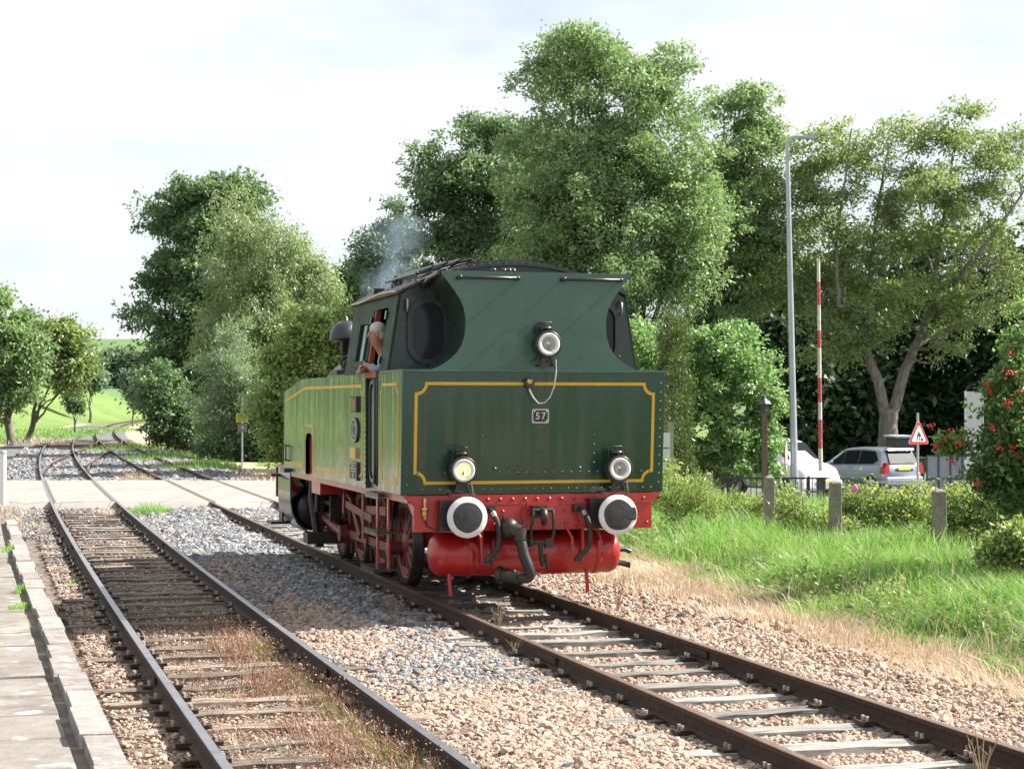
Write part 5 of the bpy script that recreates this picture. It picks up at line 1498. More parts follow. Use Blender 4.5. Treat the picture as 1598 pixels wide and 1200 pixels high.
# --- walnut over the car park
tree('walnut_tree', 'big spreading walnut with a forked grey trunk and thin olive leaves over the parked cars', 'tree', 1387, 70, .42,
     [(1300, 265, 105, 75), (1375, 210, 70, 58), (1320, 230, 50, 45), (1505, 205, 74, 62), (1575, 240, 60, 70), (1450, 340, 120, 95), (1290, 380, 110, 85), (1190, 300, 90, 55), (1130, 345, 75, 55), (1100, 425, 75, 48), (1190, 440, 80, 55), (1570, 360, 90, 100), (1370, 470, 110, 70), (1520, 470, 90, 70), (1440, 250, 60, 60), (1310, 530, 70, 50), (1470, 540, 60, 40), (1250, 470, 60, 50)],
     M['leaf_walnut'], M['bark_walnut'], 3000, 26, .42, .17, .075, twigs=520, gap=.06, droop=.15, shell=1.25, rough=.25, sub=(300, .75), limbs=[
     ([(1388, 790), (1387, 735), (1386, 690), (1386, 640)], 0.500, 0.320), ([(1382, 655), (1368, 590, -.2), (1340, 530, 0), (1303, 470, .3), (1262, 420, .5), (1215, 380, .6), (1160, 352, .8)], 0.215, 0.048),
     ([(1352, 558, -.5), (1354, 480, .5), (1362, 395, 1), (1374, 310, 1), (1388, 225, 1)], 0.126, 0.032), ([(1392, 655), (1408, 590, .3), (1434, 530, .8), (1452, 470, 1), (1464, 400, 1), (1478, 320, 1), (1492, 225, 1)], 0.229, 0.040),
     ([(1446, 500, .8), (1490, 440, 0), (1540, 380, -1), (1595, 305, -1)], 0.126, 0.040), ([(1348, 548, 0), (1300, 515, .8), (1240, 470, 1.5), (1170, 445, 1.5), (1105, 425, 1)], .06, .02), ([(1428, 545, .8), (1478, 508, 2), (1545, 488, 3)], 0.081, 0.024), ([(1458, 440, 1), (1440, 350, 2), (1425, 250, 2)], 0.081, 0.024), ([(1310, 480, -1.4), (1305, 380, -1), (1320, 280, -1), (1330, 200, -1)], 0.081, 0.024)])
# --- dark trees closing the view behind the car park
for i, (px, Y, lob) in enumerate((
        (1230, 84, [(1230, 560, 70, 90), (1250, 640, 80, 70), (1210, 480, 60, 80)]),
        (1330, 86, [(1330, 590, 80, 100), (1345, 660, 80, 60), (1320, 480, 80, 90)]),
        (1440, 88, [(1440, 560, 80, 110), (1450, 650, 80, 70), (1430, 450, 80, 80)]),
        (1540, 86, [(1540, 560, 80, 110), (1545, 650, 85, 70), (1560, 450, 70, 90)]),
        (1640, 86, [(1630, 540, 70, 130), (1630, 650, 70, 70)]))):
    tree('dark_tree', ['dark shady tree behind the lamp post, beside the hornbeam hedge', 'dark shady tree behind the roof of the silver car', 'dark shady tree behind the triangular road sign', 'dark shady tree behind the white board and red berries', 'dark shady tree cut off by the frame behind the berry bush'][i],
         'tree', px, Y, .25, lob, M['leaf_shade'], M['bark'], 480, 22, .8, .40, .26, group='dark trees behind the car park', twigs=20, gap=0, shell=1.4)
# --- hedge and yew right of the engine
tree('hornbeam_bush', 'dense glossy bright green hornbeam bush right of the engine', 'bush', 1140, 50, .12,
     [(1140, 570, 68, 68), (1100, 640, 55, 90), (1175, 620, 45, 80), (1160, 700, 60, 60), (1100, 720, 60, 50), (1195, 705, 40, 50), (1080, 590, 34, 70), (1105, 545, 40, 44), (1200, 660, 34, 60)],
     M['leaf_bright'], M['bark'], 1500, 28, .22, .12, .078, twigs=20, fork=.2, droop=.35, rough=.18, shell=2.6, sub=(190, 0.42))
tree('yew_tree', 'narrow golden-green columnar yew beside the rear tank corner', 'tree', 1050, 48, .10,
     [(1048, 560, 20, 60), (1040, 530, 10, 32), (1056, 525, 10, 36), (1050, 640, 27, 90), (1050, 720, 28, 60)],
     M['leaf_yew'], M['bark'], 560, 36, .20, .11, .03, twigs=6, fork=.2, droop=-.9, rough=.1, shell=2.8)
tree('garden_bush', 'light green leafy bush seen through the gap right of the cab', 'bush', 1005, 54, .10,
     [(1000, 545, 40, 45), (1020, 600, 45, 60), (985, 620, 40, 60), (1010, 690, 60, 60)], M['leaf_bright'], M['bark'], 420, 30, .32, .14, .09, twigs=10, fork=.2)
# --- the wood left of the engine
tree('ash_tree', 'tall dark ash on the left edge of the wood by the line', 'tree', 290, 108, .38,
     [(330, 318, 72, 50), (375, 305, 45, 42), (275, 355, 52, 48), (245, 340, 28, 36), (250, 440, 52, 60), (222, 500, 36, 48), (330, 420, 85, 100), (270, 560, 62, 80), (400, 350, 36, 60), (215, 545, 22, 22), (330, 540, 80, 90), (255, 640, 40, 50)],
     M['leaf_deep'], M['bark'], 2300, 28, .55, .28, .15, twigs=90, gap=.10, droop=.3, rough=.26, sub=(190, 1.25))
tree('birch_tree', 'pale drooping birch with a white stem in front of the dark ash', 'tree', 395, 88, .17,
     [(380, 340, 42, 52), (365, 420, 52, 80), (420, 410, 60, 80), (405, 500, 75, 80), (350, 520, 50, 70)],
     M['leaf_birch'], M['bark_birch'], 1600, 28, .42, .17, .07, twigs=90, droop=1.1, gap=.10, fork=.5, sub=(130, 0.9))
tree('birch_tree', 'second pale birch leaning towards the engine chimney', 'tree', 470, 90, .15,
     [(470, 410, 48, 50), (500, 440, 30, 60), (450, 490, 66, 80), (500, 510, 40, 60)],
     M['leaf_birch'], M['bark_birch'], 1000, 28, .42, .17, .07, twigs=60, droop=1.1, gap=.10, fork=.45, sub=(80, 0.9))
tree('willow_bush', 'grey-green willow bush behind the yellow trackside sign', 'bush', 370, 84, .12,
     [(370, 590, 52, 60), (345, 640, 50, 60), (400, 650, 50, 60), (330, 680, 40, 40), (370, 540, 30, 36)],
     M['leaf_willow'], M['bark'], 1000, 32, .46, .22, .05, twigs=40, droop=-.35, fork=.2, sub=(90, 0.75))
tree('hazel_bush', 'large yellow-green hazel bush beside the front of the engine', 'bush', 485, 66, .12,
     [(500, 528, 60, 48), (452, 580, 58, 56), (480, 640, 74, 88), (438, 655, 34, 66), (545, 565, 56, 66), (520, 660, 66, 76), (465, 512, 34, 30), (540, 505, 40, 34)],
     M['leaf_yellow'], M['bark'], 1500, 32, .36, .17, .10, twigs=30, fork=.2, droop=.3, rough=.2, sub=(150, 0.6))
tree('dark_bush', 'low dark bush hanging over the far curve of the line', 'bush', 262, 100, .1,
     [(262, 640, 40, 45), (290, 665, 42, 34), (250, 610, 30, 45), (325, 690, 36, 26), (245, 670, 18, 22)], M['leaf_deep'], M['bark'], 520, 30, .45, .22, .14, twigs=10, fork=.2)
tree('elder_bush', 'dark green elder bush between the willow and the hazel', 'bush', 415, 83, .1,
     [(415, 690, 40, 36), (400, 660, 34, 50), (445, 710, 40, 26), (350, 700, 40, 20)], M['leaf_deep'], M['bark'], 420, 30, .38, .18, .12, twigs=10, fork=.2)
# --- left of the line
tree('field_maple', 'leafy maple leaning in from the left edge of the view', 'tree', 20, 112, .25,
     [(10, 520, 46, 40), (-20, 470, 40, 46), (30, 560, 48, 50), (5, 620, 50, 55), (-40, 580, 50, 80), (35, 640, 30, 30)],
     M['leaf_ash'], M['bark'], 1000, 30, .62, .30, .17, twigs=50, gap=.08, sub=(90, 1.2))
tree('field_maple', 'yellowish tree with a slanting branch beside the meadow on the left', 'tree', 38, 118, .2,
     [(95, 540, 40, 44), (120, 580, 24, 34), (62, 570, 30, 36), (108, 592, 22, 16), (60, 530, 30, 30)],
     M['leaf_walnut'], M['bark'], 720, 30, .62, .28, .15, twigs=60, gap=.14, sub=(70, 1.0))
tree('hawthorn', 'small round sapling standing alone at the meadow edge', 'tree', 117, 150, .10,
     [(116, 625, 13, 17), (112, 612, 9, 10), (122, 634, 9, 9)], M['leaf_deep'], M['bark'], 130, 26, .45, .28, .16, twigs=14, fork=.3, gap=.05)
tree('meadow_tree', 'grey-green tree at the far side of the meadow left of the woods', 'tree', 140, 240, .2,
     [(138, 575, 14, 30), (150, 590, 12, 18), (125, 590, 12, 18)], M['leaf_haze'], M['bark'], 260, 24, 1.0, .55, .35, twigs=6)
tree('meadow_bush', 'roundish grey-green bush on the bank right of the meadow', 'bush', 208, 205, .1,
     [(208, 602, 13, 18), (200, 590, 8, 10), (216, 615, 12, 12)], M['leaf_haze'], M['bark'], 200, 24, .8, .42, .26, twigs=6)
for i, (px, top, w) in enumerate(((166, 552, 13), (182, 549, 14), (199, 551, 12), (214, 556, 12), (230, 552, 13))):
    tree('woodland_tree', ['leftmost', 'second from the left', 'middle', 'fourth from the left', 'rightmost'][i] + ' of the haze-tinted trees in the far wood beyond the meadow', 'tree', px, 352 + 4 * (i % 2), .3,
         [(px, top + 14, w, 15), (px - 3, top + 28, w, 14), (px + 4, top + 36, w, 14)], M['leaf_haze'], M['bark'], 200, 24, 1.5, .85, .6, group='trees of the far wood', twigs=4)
for i, (px, top, w) in enumerate(((182, 537, 8), (12, 548, 10), (60, 552, 9))):
    tree('hilltop_tree', ['small tree on the skyline just left of the dark ash', 'tree on the far skyline behind the leaning maple', 'tree on the far skyline above the yellowish maple'][i], 'tree', px, 900, .4, [(px, top + 5, w, 6)], M['leaf_haze'], M['bark'], 70, 22, 2.6, 1.6, 1.1, twigs=2)

for i, (px, Y, lob) in enumerate(((700, 62, [(690, 600, 60, 50), (730, 640, 60, 60), (680, 680, 60, 40)]), (830, 63, [(820, 610, 70, 50), (850, 660, 70, 50)]), (930, 60, [(930, 600, 60, 60), (960, 660, 60, 50)]))):
    tree('garden_bush', ['left', 'middle', 'right'][i] + ' one of the three leafy bushes under the ash trees, hidden behind the engine', 'bush', px, Y, .08, lob, M['leaf_deep'], M['bark'], 200, 16, .45, .26, .17, group='bushes under the ash trees', twigs=8, fork=.2)
for i, (X, Y, hgt) in enumerate(((-37, 85, 8), (-45.5, 97, 10), (-43, 74, 10), (-56, 88, 12))):  # unseen trees added so the side tank reflects darker bands
    lb = [(np.array([X + dx, Y + dy, g(X, Y) + hgt * f_]), np.array([hgt * r_, hgt * r_, hgt * r_ * 1.1])) for dx, dy, f_, r_ in ((0, 0, .62, .30), (-1.5, .8, .45, .24), (1.6, -.5, .48, .22), (.3, .2, .82, .2))]
    tree('field_maple', ['first', 'second', 'third', 'last'][i] + ' maple added out of view on the left for the side tank reflections', 'tree', CXP + X / Y * FPX, Y, .2, lb, M['leaf_deep'], M['bark'], 260, 20, .65, .36, .24, group='maples added beyond the left edge', twigs=20, sub=(50, 1.0))
# ------------------------------------------------------------------ smoke from the chimney
sx, sy, sz = LO_M @ Vector((0, 9.25, 3.75))
vs = MB()
prs = [(0, .22), (.3, .36), (.6, .50), (.9, .62), (1.2, .68), (1.45, .62), (1.65, .38), (1.75, .08)]
n_ = 20; vv = []; ff = []
for h, r_ in prs:
    for k in range(n_):
        a = 2 * math.pi * k / n_
        vv.append((.30 * h + .05 * h * h * .4 + r_ * math.cos(a), r_ * math.sin(a) + .1 * h, h))
for i in range(len(prs) - 1):
    for k in range(n_):
        ff.append((i * n_ + k, i * n_ + (k + 1) % n_, (i + 1) * n_ + (k + 1) % n_, (i + 1) * n_ + k))
ff += [tuple(range(n_))[::-1], tuple(range((len(prs) - 1) * n_, len(prs) * n_))]
vs.add(vv, ff)
m = bpy.data.materials.new('thin_coal_smoke'); m.use_nodes = True; t = m.node_tree; t.nodes.clear()
o = N(t, 'ShaderNodeOutputMaterial'); pv = N(t, 'ShaderNodeVolumePrincipled')
pv.inputs['Color'].default_value = (.42, .52, .68, 1); pv.inputs['Anisotropy'].default_value = .1
tc_ = N(t, 'ShaderNodeTexCoord')
f_ = noise(t, tc_.outputs['Object'], 1.5, 4, .6)
xyz = N(t, 'ShaderNodeSeparateXYZ'); lk(t, tc_.outputs['Object'], xyz.inputs[0])
# thinner with height and towards the rim of the plume
ax_ = N(t, 'ShaderNodeMath', operation='MULTIPLY_ADD'); lk(t, xyz.outputs[2], ax_.inputs[0]); ax_.inputs[1].default_value = -.36; lk(t, xyz.outputs[0], ax_.inputs[2])
ay_ = N(t, 'ShaderNodeMath', operation='MULTIPLY_ADD'); lk(t, xyz.outputs[2], ay_.inputs[0]); ay_.inputs[1].default_value = -.1; lk(t, xyz.outputs[1], ay_.inputs[2])
cv = N(t, 'ShaderNodeCombineXYZ'); lk(t, ax_.outputs[0], cv.inputs[0]); lk(t, ay_.outputs[0], cv.inputs[1])
ln_ = N(t, 'ShaderNodeVectorMath', operation='LENGTH'); lk(t, cv.outputs[0], ln_.inputs[0])
rad = N(t, 'ShaderNodeMath', operation='MULTIPLY_ADD'); lk(t, xyz.outputs[2], rad.inputs[0]); rad.inputs[1].default_value = .34; rad.inputs[2].default_value = .24
q_ = N(t, 'ShaderNodeMath', operation='DIVIDE'); lk(t, ln_.outputs['Value'], q_.inputs[0]); lk(t, rad.outputs[0], q_.inputs[1])
fal = ramp(t, q_.outputs[0], [(.25, 1.0), (1.0, 0.0)])
hz_ = N(t, 'ShaderNodeMapRange'); lk(t, xyz.outputs[2], hz_.inputs['Value']); hz_.inputs['From Max'].default_value = 1.75; hz_.inputs['To Min'].default_value = 1.6; hz_.inputs['To Max'].default_value = .25
den = mixc(t, 1.0, fal, ramp(t, f_, [(.40, 0.0), (.66, 1.0)]), 'MULTIPLY')
dm = N(t, 'ShaderNodeMath', operation='MULTIPLY'); lk(t, den, dm.inputs[0]); lk(t, hz_.outputs[0], dm.inputs[1])
dm2 = N(t, 'ShaderNodeMath', operation='MULTIPLY'); lk(t, dm.outputs[0], dm2.inputs[0]); dm2.inputs[1].default_value = 1.25
lk(t, dm2.outputs[0], pv.inputs['Density']); lk(t, pv.outputs[0], o.inputs['Volume'])
smoke = vs.build('smoke', m); smoke.location = (sx, sy, sz - .1); smoke['kind'] = 'stuff'

# ------------------------------------------------------------------ grass and weeds
def blades(x, y, z, h, w, lean, tint, mat, name, bend=.5):
    n = len(x)
    th = rng.uniform(0, 6.283, n); fx = np.stack([np.cos(th), np.sin(th), np.zeros(n)], 1)
    la = rng.uniform(0, 6.283, n) * .55 + 2.6 * wob(x, y, 1.1) + 3.0; ld = np.stack([np.cos(la), np.sin(la), np.zeros(n)], 1) * (lean * rng.uniform(.2, 1.2, n))[:, None] + np.array([-.12, -.03, 0])
    p0 = np.stack([x, y, z - .02], 1)
    up = np.array([0, 0, 1.0])
    p1 = p0 + (up * h[:, None] * .55) + ld * (h * .35)[:, None]
    p2 = p0 + up * (h * (1 - .25 * lean))[:, None] + ld * (h * (.6 + bend))[:, None]
    V = np.stack([p0 - fx * (w / 2)[:, None], p0 + fx * (w / 2)[:, None], p1 + fx * (w * .42)[:, None], p1 - fx * (w * .42)[:, None], p2], 1).reshape(-1, 3)
    i = np.arange(n) * 5
    F = np.concatenate([np.stack([i, i + 1, i + 2], 1), np.stack([i, i + 2, i + 3], 1), np.stack([i + 3, i + 2, i + 4], 1)])
    return V, F, np.concatenate([tint] * 3)
def stuff_blades(name, parts, mat):
    Vs, Fs, Ts, o = [], [], [], 0
    for V, F, T in parts: Vs.append(V); Fs.append(F + o); Ts.append(T); o += len(V)
    ob = link(name, big_mesh(name, np.concatenate(Vs), np.concatenate(Fs), mat, np.concatenate(Ts))); ob['kind'] = 'stuff'; return ob
def region(n, y0, y1, f, pw=1.5):
    y = y0 + (y1 - y0) * rng.random(n) ** pw
    lo, hi = f(y); x = lo + (hi - lo) * rng.random(n)
    return x, y
def edge_dr(x, y): return 3.75 + .9 * ss(y, 20, 32) + .35 * wob(x, y, 1.3)
# tall green verge
x, y = region(130000, 13.5, 45, lambda y: (CR(y) + 3.4 / .958, np.maximum(CR(y) + 5, y * .31 + 1.0)), 1.35)
B = dr(x, y); e_ = edge_dr(x, y)
k = (B > e_ - .25 * rng.random(len(x))) & (y < ROAD_A + 1.2 - 0 * x)
x, y, B, e_ = x[k], y[k], B[k], e_[k]
far_in = ss(B - e_, 0, 1.4)
h = (.18 + .42 * far_in) * rng.uniform(.6, 1.35, len(x)) * (1 + .25 * wob(x, y, 1.6))
clump = np.clip(.5 + .28 * wob(x, y, 2.3) + rng.normal(0, .17, len(x)), 0, 1)
w = rng.uniform(.006, .012, len(x)) * (.8 + y / 40)
stuff_blades('verge_grass', [blades(x, y, gz(x, y), h, w, .55 + 0 * x, clump, None, '', .5)], M['grass'])
x, y = region(2400, 15, 42, lambda y: (CR(y) + 3.9 / .958, np.maximum(CR(y) + 5, y * .31 + 1.0)), 1.2)
k = dr(x, y) > edge_dr(x, y) + .1; x, y = x[k], y[k]
per_ = 16; n = len(x) * per_; rr_ = np.repeat(rng.uniform(.05, .16, len(x)), per_); aa_ = rng.uniform(0, 6.283, n)
px_ = np.repeat(x, per_) + rr_ * np.cos(aa_) * rng.random(n); py_ = np.repeat(y, per_) + rr_ * np.sin(aa_) * rng.random(n)
c = np.stack([px_, py_, gz(px_, py_) + rng.random(n) * np.repeat(rng.uniform(.15, .65, len(x)), per_)], 1)
d_ = unit(np.stack([np.cos(aa_), np.sin(aa_), rng.normal(.1, .4, n)], 1)); s_ = unit(np.cross(d_, rng.normal(size=(n, 3)) * .5 + np.array([0, 0, 1])))
V4, F4 = leaf_faces(c, d_, s_, rng.uniform(.04, .12, n), rng.uniform(.018, .05, n))
wv = link('verge_weeds', big_mesh('verge_weeds', V4, F4, M['leaf_rose'], np.clip(np.repeat(rng.normal(.35, .2, len(x)), per_) + rng.normal(0, .12, n), 0, 1))); wv['kind'] = 'stuff'
# seed stalks and bleached straws standing above the grass
x, y = region(3000, 17, 43, lambda y: (CR(y) + 4.2 / .958, np.maximum(CR(y) + 5, y * .31 + 1.0)), 1.0)
k = dr(x, y) > edge_dr(x, y) + .5; x, y = x[k], y[k]
straw1 = blades(x, y, gz(x, y) + .1, rng.uniform(.45, .85, len(x)), rng.uniform(.004, .007, len(x)) * (.8 + y / 40), .5 + 0 * x, np.clip(rng.normal(.6, .2, len(x)), 0, 1), None, '', .35)
# dry strip between ballast and green
x, y = region(108000, 12.5, 43.2, lambda y: (CR(y) + 1.3 / .958, CR(y) + 5.4 / .958), 1.4)
B = dr(x, y); e_ = edge_dr(x, y)
dens = ss(B, 1.2, 2.3) * (1 - ss(B, e_ + .1, e_ + .5)) * np.clip(.75 + .45 * wob(x, y, 2.6), .1, 1)
k = rng.random(len(x)) < dens; x, y, B = x[k], y[k], B[k]
h = (.05 + .13 * ss(B, 2.0, 3.6)) * rng.uniform(.5, 1.6, len(x))
straw2 = blades(x, y, gz(x, y), h * 1.15, rng.uniform(.004, .008, len(x)) * (.8 + y / 40), .85 + 0 * x, np.clip(rng.normal(.55, .22, len(x)), 0, 1), None, '', .5)
# dry tufts at both edges of the crossing road and on the platform's far end
def tuft_patch(cx_, cy_, rx, ry, n, hmin, hmax, tn=.5, ln_=.7, wk=1.0):
    r = np.sqrt(rng.random(n)); a = rng.uniform(0, 6.283, n)
    x = cx_ + rx * r * np.cos(a); y = cy_ + ry * r * np.sin(a)
    h = rng.uniform(hmin, hmax, n) * (1.1 - .5 * r)
    z = np.maximum(gz(x, y), np.where(dl(x, y) < -1.45, np.where(y < 34, .12, -.1), -9))
    return blades(x, y, z, h, rng.uniform(.005, .009, n) * (.8 + cy_ / 35) * wk, ln_ + 0 * x, np.clip(rng.normal(tn, .2, n), 0, 1), None, '', .4)
straw = [straw1, straw2]
for cx_, cy_, rx, ry, n, h0, h1 in ((-8.9, 41.6, .75, .9, 900, .08, .26), (-10.6, 41.8, .6, 1.2, 500, .06, .2), (-7.2, 42.6, .5, .5, 350, .08, .25), (-11.6, 57.1, 1.6, .5, 500, .08, .25), (-12.0, 58.2, .7, .6, 420, .2, .6), (-4.6, 42.7, 1.3, .4, 700, .06, .2), (-11.6, 40.5, 1.2, 2.2, 900, .08, .3), (-9.9, 36.2, .8, 1.6, 700, .1, .3), (-6.0, 57.2, 2.5, .9, 700, .08, .3), (-8.3, 62.5, 1.3, 4.0, 900, .1, .4), (-13.6, 73, 1.2, 6.0, 700, .1, .4), (-5.3, 60, 1.3, 4, 600, .1, .35), (-31, 118, 2.0, 8, 700, .2, .6)):
    straw.append(tuft_patch(cx_, cy_, rx, ry, n, h0, h1))
# dead grass in the old track
x, y = region(12000, 10.4, 42, lambda y: (CL(y) - 1.3, CL(y) + 1.5), 1.5)
A = dl(x, y); k = (rng.random(len(x)) < np.clip(.10 + .5 * wob(x, y, 1.9) + .5 * ss(A, -.3, .75) * ss(y, 26, 14), 0, 1)); x, y = x[k], y[k]
straw.append(blades(x, y, gz(x, y) + .01, rng.uniform(.04, .17, len(x)), rng.uniform(.003, .006, len(x)) * (.8 + y / 40), 1.0 + 0 * x, np.clip(rng.normal(.55, .2, len(x)), 0, 1), None, '', .6))
x, y = region(9000, 14, 43, lambda y: (CR(y) + 3.6 / .958, np.maximum(CR(y) + 5, y * .31 + 1.0)), 1.1)
k = dr(x, y) > edge_dr(x, y) - .1; x, y = x[k], y[k]
straw.append(blades(x, y, gz(x, y), rng.uniform(.2, .62, len(x)) * (1 + .3 * wob(x, y, 1.6)), rng.uniform(.004, .007, len(x)) * (.8 + y / 40), .8 + 0 * x, np.clip(rng.normal(.45, .22, len(x)), 0, 1), None, '', .5))
stuff_blades('dry_grass', straw, M['grass_dry'])
# reddish weeds and green creeping weeds beside the old line's right rail
def weeds(n, f, y0, y1, hmin, hmax, pw):
    x, y = region(n, y0, y1, f, pw)
    c = wob(x, y, 2.6) + rng.normal(0, .25, n); k = c > -.05; x, y = x[k], y[k]
    return x, y, rng.uniform(hmin, hmax, len(x)) * (1 + .35 * wob(x, y, 1.9))
x1, y1_, h1_ = weeds(9000, lambda y: (CL(y) + .0, CL(y) + .74), 10.4, 20.5, .05, .24, 1.5)
x2, y2_, h2_ = weeds(3000, lambda y: (CL(y) - .6, CL(y) + .7), 10.4, 22, .04, .2, 1.1)
xx_, yy_, hh_ = np.concatenate([x1, x2]), np.concatenate([y1_, y2_]), np.concatenate([h1_, h2_])
p = blades(xx_, yy_, gz(xx_, yy_) + .01, hh_, rng.uniform(.004, .008, len(xx_)), .6 + 0 * xx_, np.clip(rng.normal(.45, .25, len(xx_)), 0, 1), None, '', .4)
# seed heads: short fat flakes near the stalk tops
n_ = len(xx_); q = rng.choice(n_, 9000); sxx = xx_[q] + rng.normal(0, .02, 9000); syy = yy_[q] + rng.normal(0, .02, 9000); szz = gz(sxx, syy) + hh_[q] * rng.uniform(.4, 1.0, 9000)
d_ = unit(rng.normal(size=(9000, 3)) + np.array([0, 0, .8])); s_ = unit(np.cross(d_, rng.normal(size=(9000, 3))))
V4, F4 = leaf_faces(np.stack([sxx, syy, szz], 1), d_, s_, rng.uniform(.012, .03, 9000), rng.uniform(.008, .014, 9000))
F3 = np.concatenate([F4[:, [0, 1, 2]], F4[:, [0, 2, 3]]]); T3 = np.tile(np.clip(rng.normal(.45, .3, 9000), 0, 1), 2)
stuff_blades('red_weeds', [p, (V4, F3, T3)], M['weed_red'])
x1, y1_, h1_ = weeds(7500, lambda y: (CL(y) + .42, CL(y) + .80), 10.4, 19.5, .05, .17, 1.5)
x2, y2_, h2_ = weeds(1500, lambda y: (CL(y) + .8, CL(y) + 1.0), 10.4, 17.5, .05, .13, 1.3)
k = np.concatenate([x1, x2]); ky = np.concatenate([y1_, y2_]); kh = np.concatenate([h1_, h2_])
grn = [blades(k, ky, gz(k, ky) + .01, kh, rng.uniform(.005, .009, len(k)), .6 + 0 * k, np.clip(rng.normal(.5, .22, len(k)), 0, 1), None, '', .4)]
stuff_blades('creeping_weeds', grn, M['weed_green'])
tufts = [tuft_patch(-8.05, 40.6, .55, .7, 1100, .12, .42, .55, .6), tuft_patch(-6.05, 25.4, .22, .5, 260, .05, .18, .6), tuft_patch(kx(21.3, .2), 21.3, .09, .3, 260, .06, .2, .5), tuft_patch(kx(19.6, .3), 19.6, .10, .3, 200, .05, .14, .7), tuft_patch(kx(27.2, .2), 27.2, .15, .5, 200, .05, .2, .7)]
for cx_, cy_, rx, ry, n in ((-16, 84, 1.6, 6, 1500), (-12.2, 72, 1.4, 5, 1500), (-21, 100, 2.4, 8, 1500), (-34, 112, 3, 10, 2500), (-35, 138, 3, 14, 2500), (-40, 168, 5, 18, 2500), (-6.5, 66, 2.2, 4, 1400)):
    tufts.append(tuft_patch(cx_, cy_, rx, ry, n, .15, .55, .5, .5, 1.3))
for i in range(34):                                 # small green starts along the dry verge and between the stones
    yv = rng.uniform(13, 30); xv = float(CR(yv)) + rng.uniform(1.2, 3.4)
    tufts.append(tuft_patch(xv, yv, .10, .10, 26, .02, .07, .7, 1.0))
for i in range(10):
    yv = rng.uniform(14.5, 19); xv = float(CL(yv)) + rng.uniform(1.2, 2.2)
    tufts.append(tuft_patch(xv, yv, .07, .07, 22, .02, .05, .7, 1.0))
stuff_blades('green_tufts', tufts, M['grass'])

# dead weed stalks: each plant a thing
def dead_weed(x, y, h, label, n=7, spread=.35, seeds=0):
    t_ = thing('dead_weed', label, 'weed', (x, y, g(x, y) - .01), 0, 'dead weeds standing in the ballast')
    b = MB()
    for i in range(n):
        a = rng.uniform(0, 6.283); l = h * rng.uniform(.55, 1.0); k = spread * rng.uniform(.2, 1.0)
        p1 = Vector((math.cos(a) * k * l * .4, math.sin(a) * k * l * .4, l * .55)); p2 = Vector((math.cos(a) * k * l, math.sin(a) * k * l, l))
        b.tube([(0, 0, 0), p1, p2], [.006, .0045, .002], 4, caps=False)
        for j in range(2):
            s0 = p1.lerp(p2, rng.uniform(.1, .8)); b.tube([s0, s0 + Vector((rng.normal() * .04, rng.normal() * .04, .07))], [.003, .0015], 4, caps=False)
    b.build('stalk', M['dead'], t_)
    if seeds:
        b = MB()
        for i in range(seeds):
            c = Vector((rng.normal() * .09, rng.normal() * .05, h * rng.uniform(.35, .62))); b.box(c, (.03, .02, .012), rng.uniform(0, 3))
        b.build('seed_head', M['dead'], t_, kind='stuff')
def on_ground(px, py): 
    Y = 2.5 * FPX / (py - HZP); return ((px - CXP) / FPX * Y, Y)
for px, py, h, n, sd, lab in ((614, 978, .34, 7, 0, 'bleached weed in the shadow beside the last wheel'), (776, 985, .42, 9, 10, 'bleached weed with seed heads between the rails below the air tank'), (803, 1030, .22, 4, 0, 'small bleached weed against the near rail of the engine track'),
                              (963, 960, .48, 8, 0, 'dry weed standing in the straw right of the engine'), (1000, 985, .20, 4, 0, 'short dry weed beside the far rail, just past the engine'), (1530, 1215, .42, 8, 0, 'dry grass plant arching over the near rail at the bottom right'), (838, 932, .16, 3, 0, 'thin dry stalk between the rails under the engine')):
    X, Y = on_ground(px, py); dead_weed(X, Y, h, lab, n, .45 if n > 5 else .3, sd)

# ------------------------------------------------------------------ bushes of the verge
def near_bush(name, label, cat, px, Y, lob, leafm, nclump, per, cr_, ln, wd, group=None, **kw):
    return tree(name, label, cat, px, Y, .03, lob, leafm, M['bark'], nclump, per, cr_, ln, wd, group=group, twigs=40, fork=.15, limb_k=.5, **kw)
gb = near_bush('guelder_rose', 'guelder rose bush with red berry clusters at the right edge', 'bush', 1585, 24,
     [(1600, 620, 52, 70), (1575, 690, 50, 56), (1620, 720, 66, 90), (1505, 690, 28, 16), (1470, 682, 20, 9), (1578, 560, 15, 46), (1552, 615, 16, 34), (1578, 755, 46, 44), (1592, 505, 8, 38), (1480, 700, 18, 9), (1525, 640, 12, 8), (1540, 740, 30, 30)],
     M['leaf_guelder'], 720, 22, .14, .08, .058, droop=.25, shell=1.6)
Xb, Yb, Zb = gb.location
bm1 = MB()
for i in range(13):
    c = rng.normal(size=3) * np.array([.035, .035, .022]); bm1.ball(c, .013, 6, 5)
berry = bm1.mesh('berry_cluster', paint('ripe_red_berries', (.52, .018, .014), .25, .2, spec=.6))
for px, py, dy in ((1578, 552, -.4), (1575, 582, -.5), (1590, 580, -.3), (1590, 612, -.5), (1575, 628, -.5), (1570, 632, -.4), (1590, 598, -.2), (1540, 600, -.2), (1545, 612, -.2), (1452, 665, 0), (1462, 697, -.1), (1475, 688, -.1), (1495, 693, -.2), (1482, 672, 0), (1508, 675, 0), (1487, 722, -.2), (1580, 700, -.4), (1525, 755, -.4), (1592, 712, -.4), (1595, 655, -.4), (1560, 700, -.5), (1548, 668, -.4)):
    c = at(px, py, Yb + dy); ob = link('berry_cluster', berry, gb); ob.location = (c[0] - Xb, c[1] - Yb, c[2] - Zb); ob.rotation_euler = (rng.normal() * .3, rng.normal() * .3, rng.uniform(0, 6)); s = rng.uniform(.8, 1.25); ob.scale = (s, s, s)
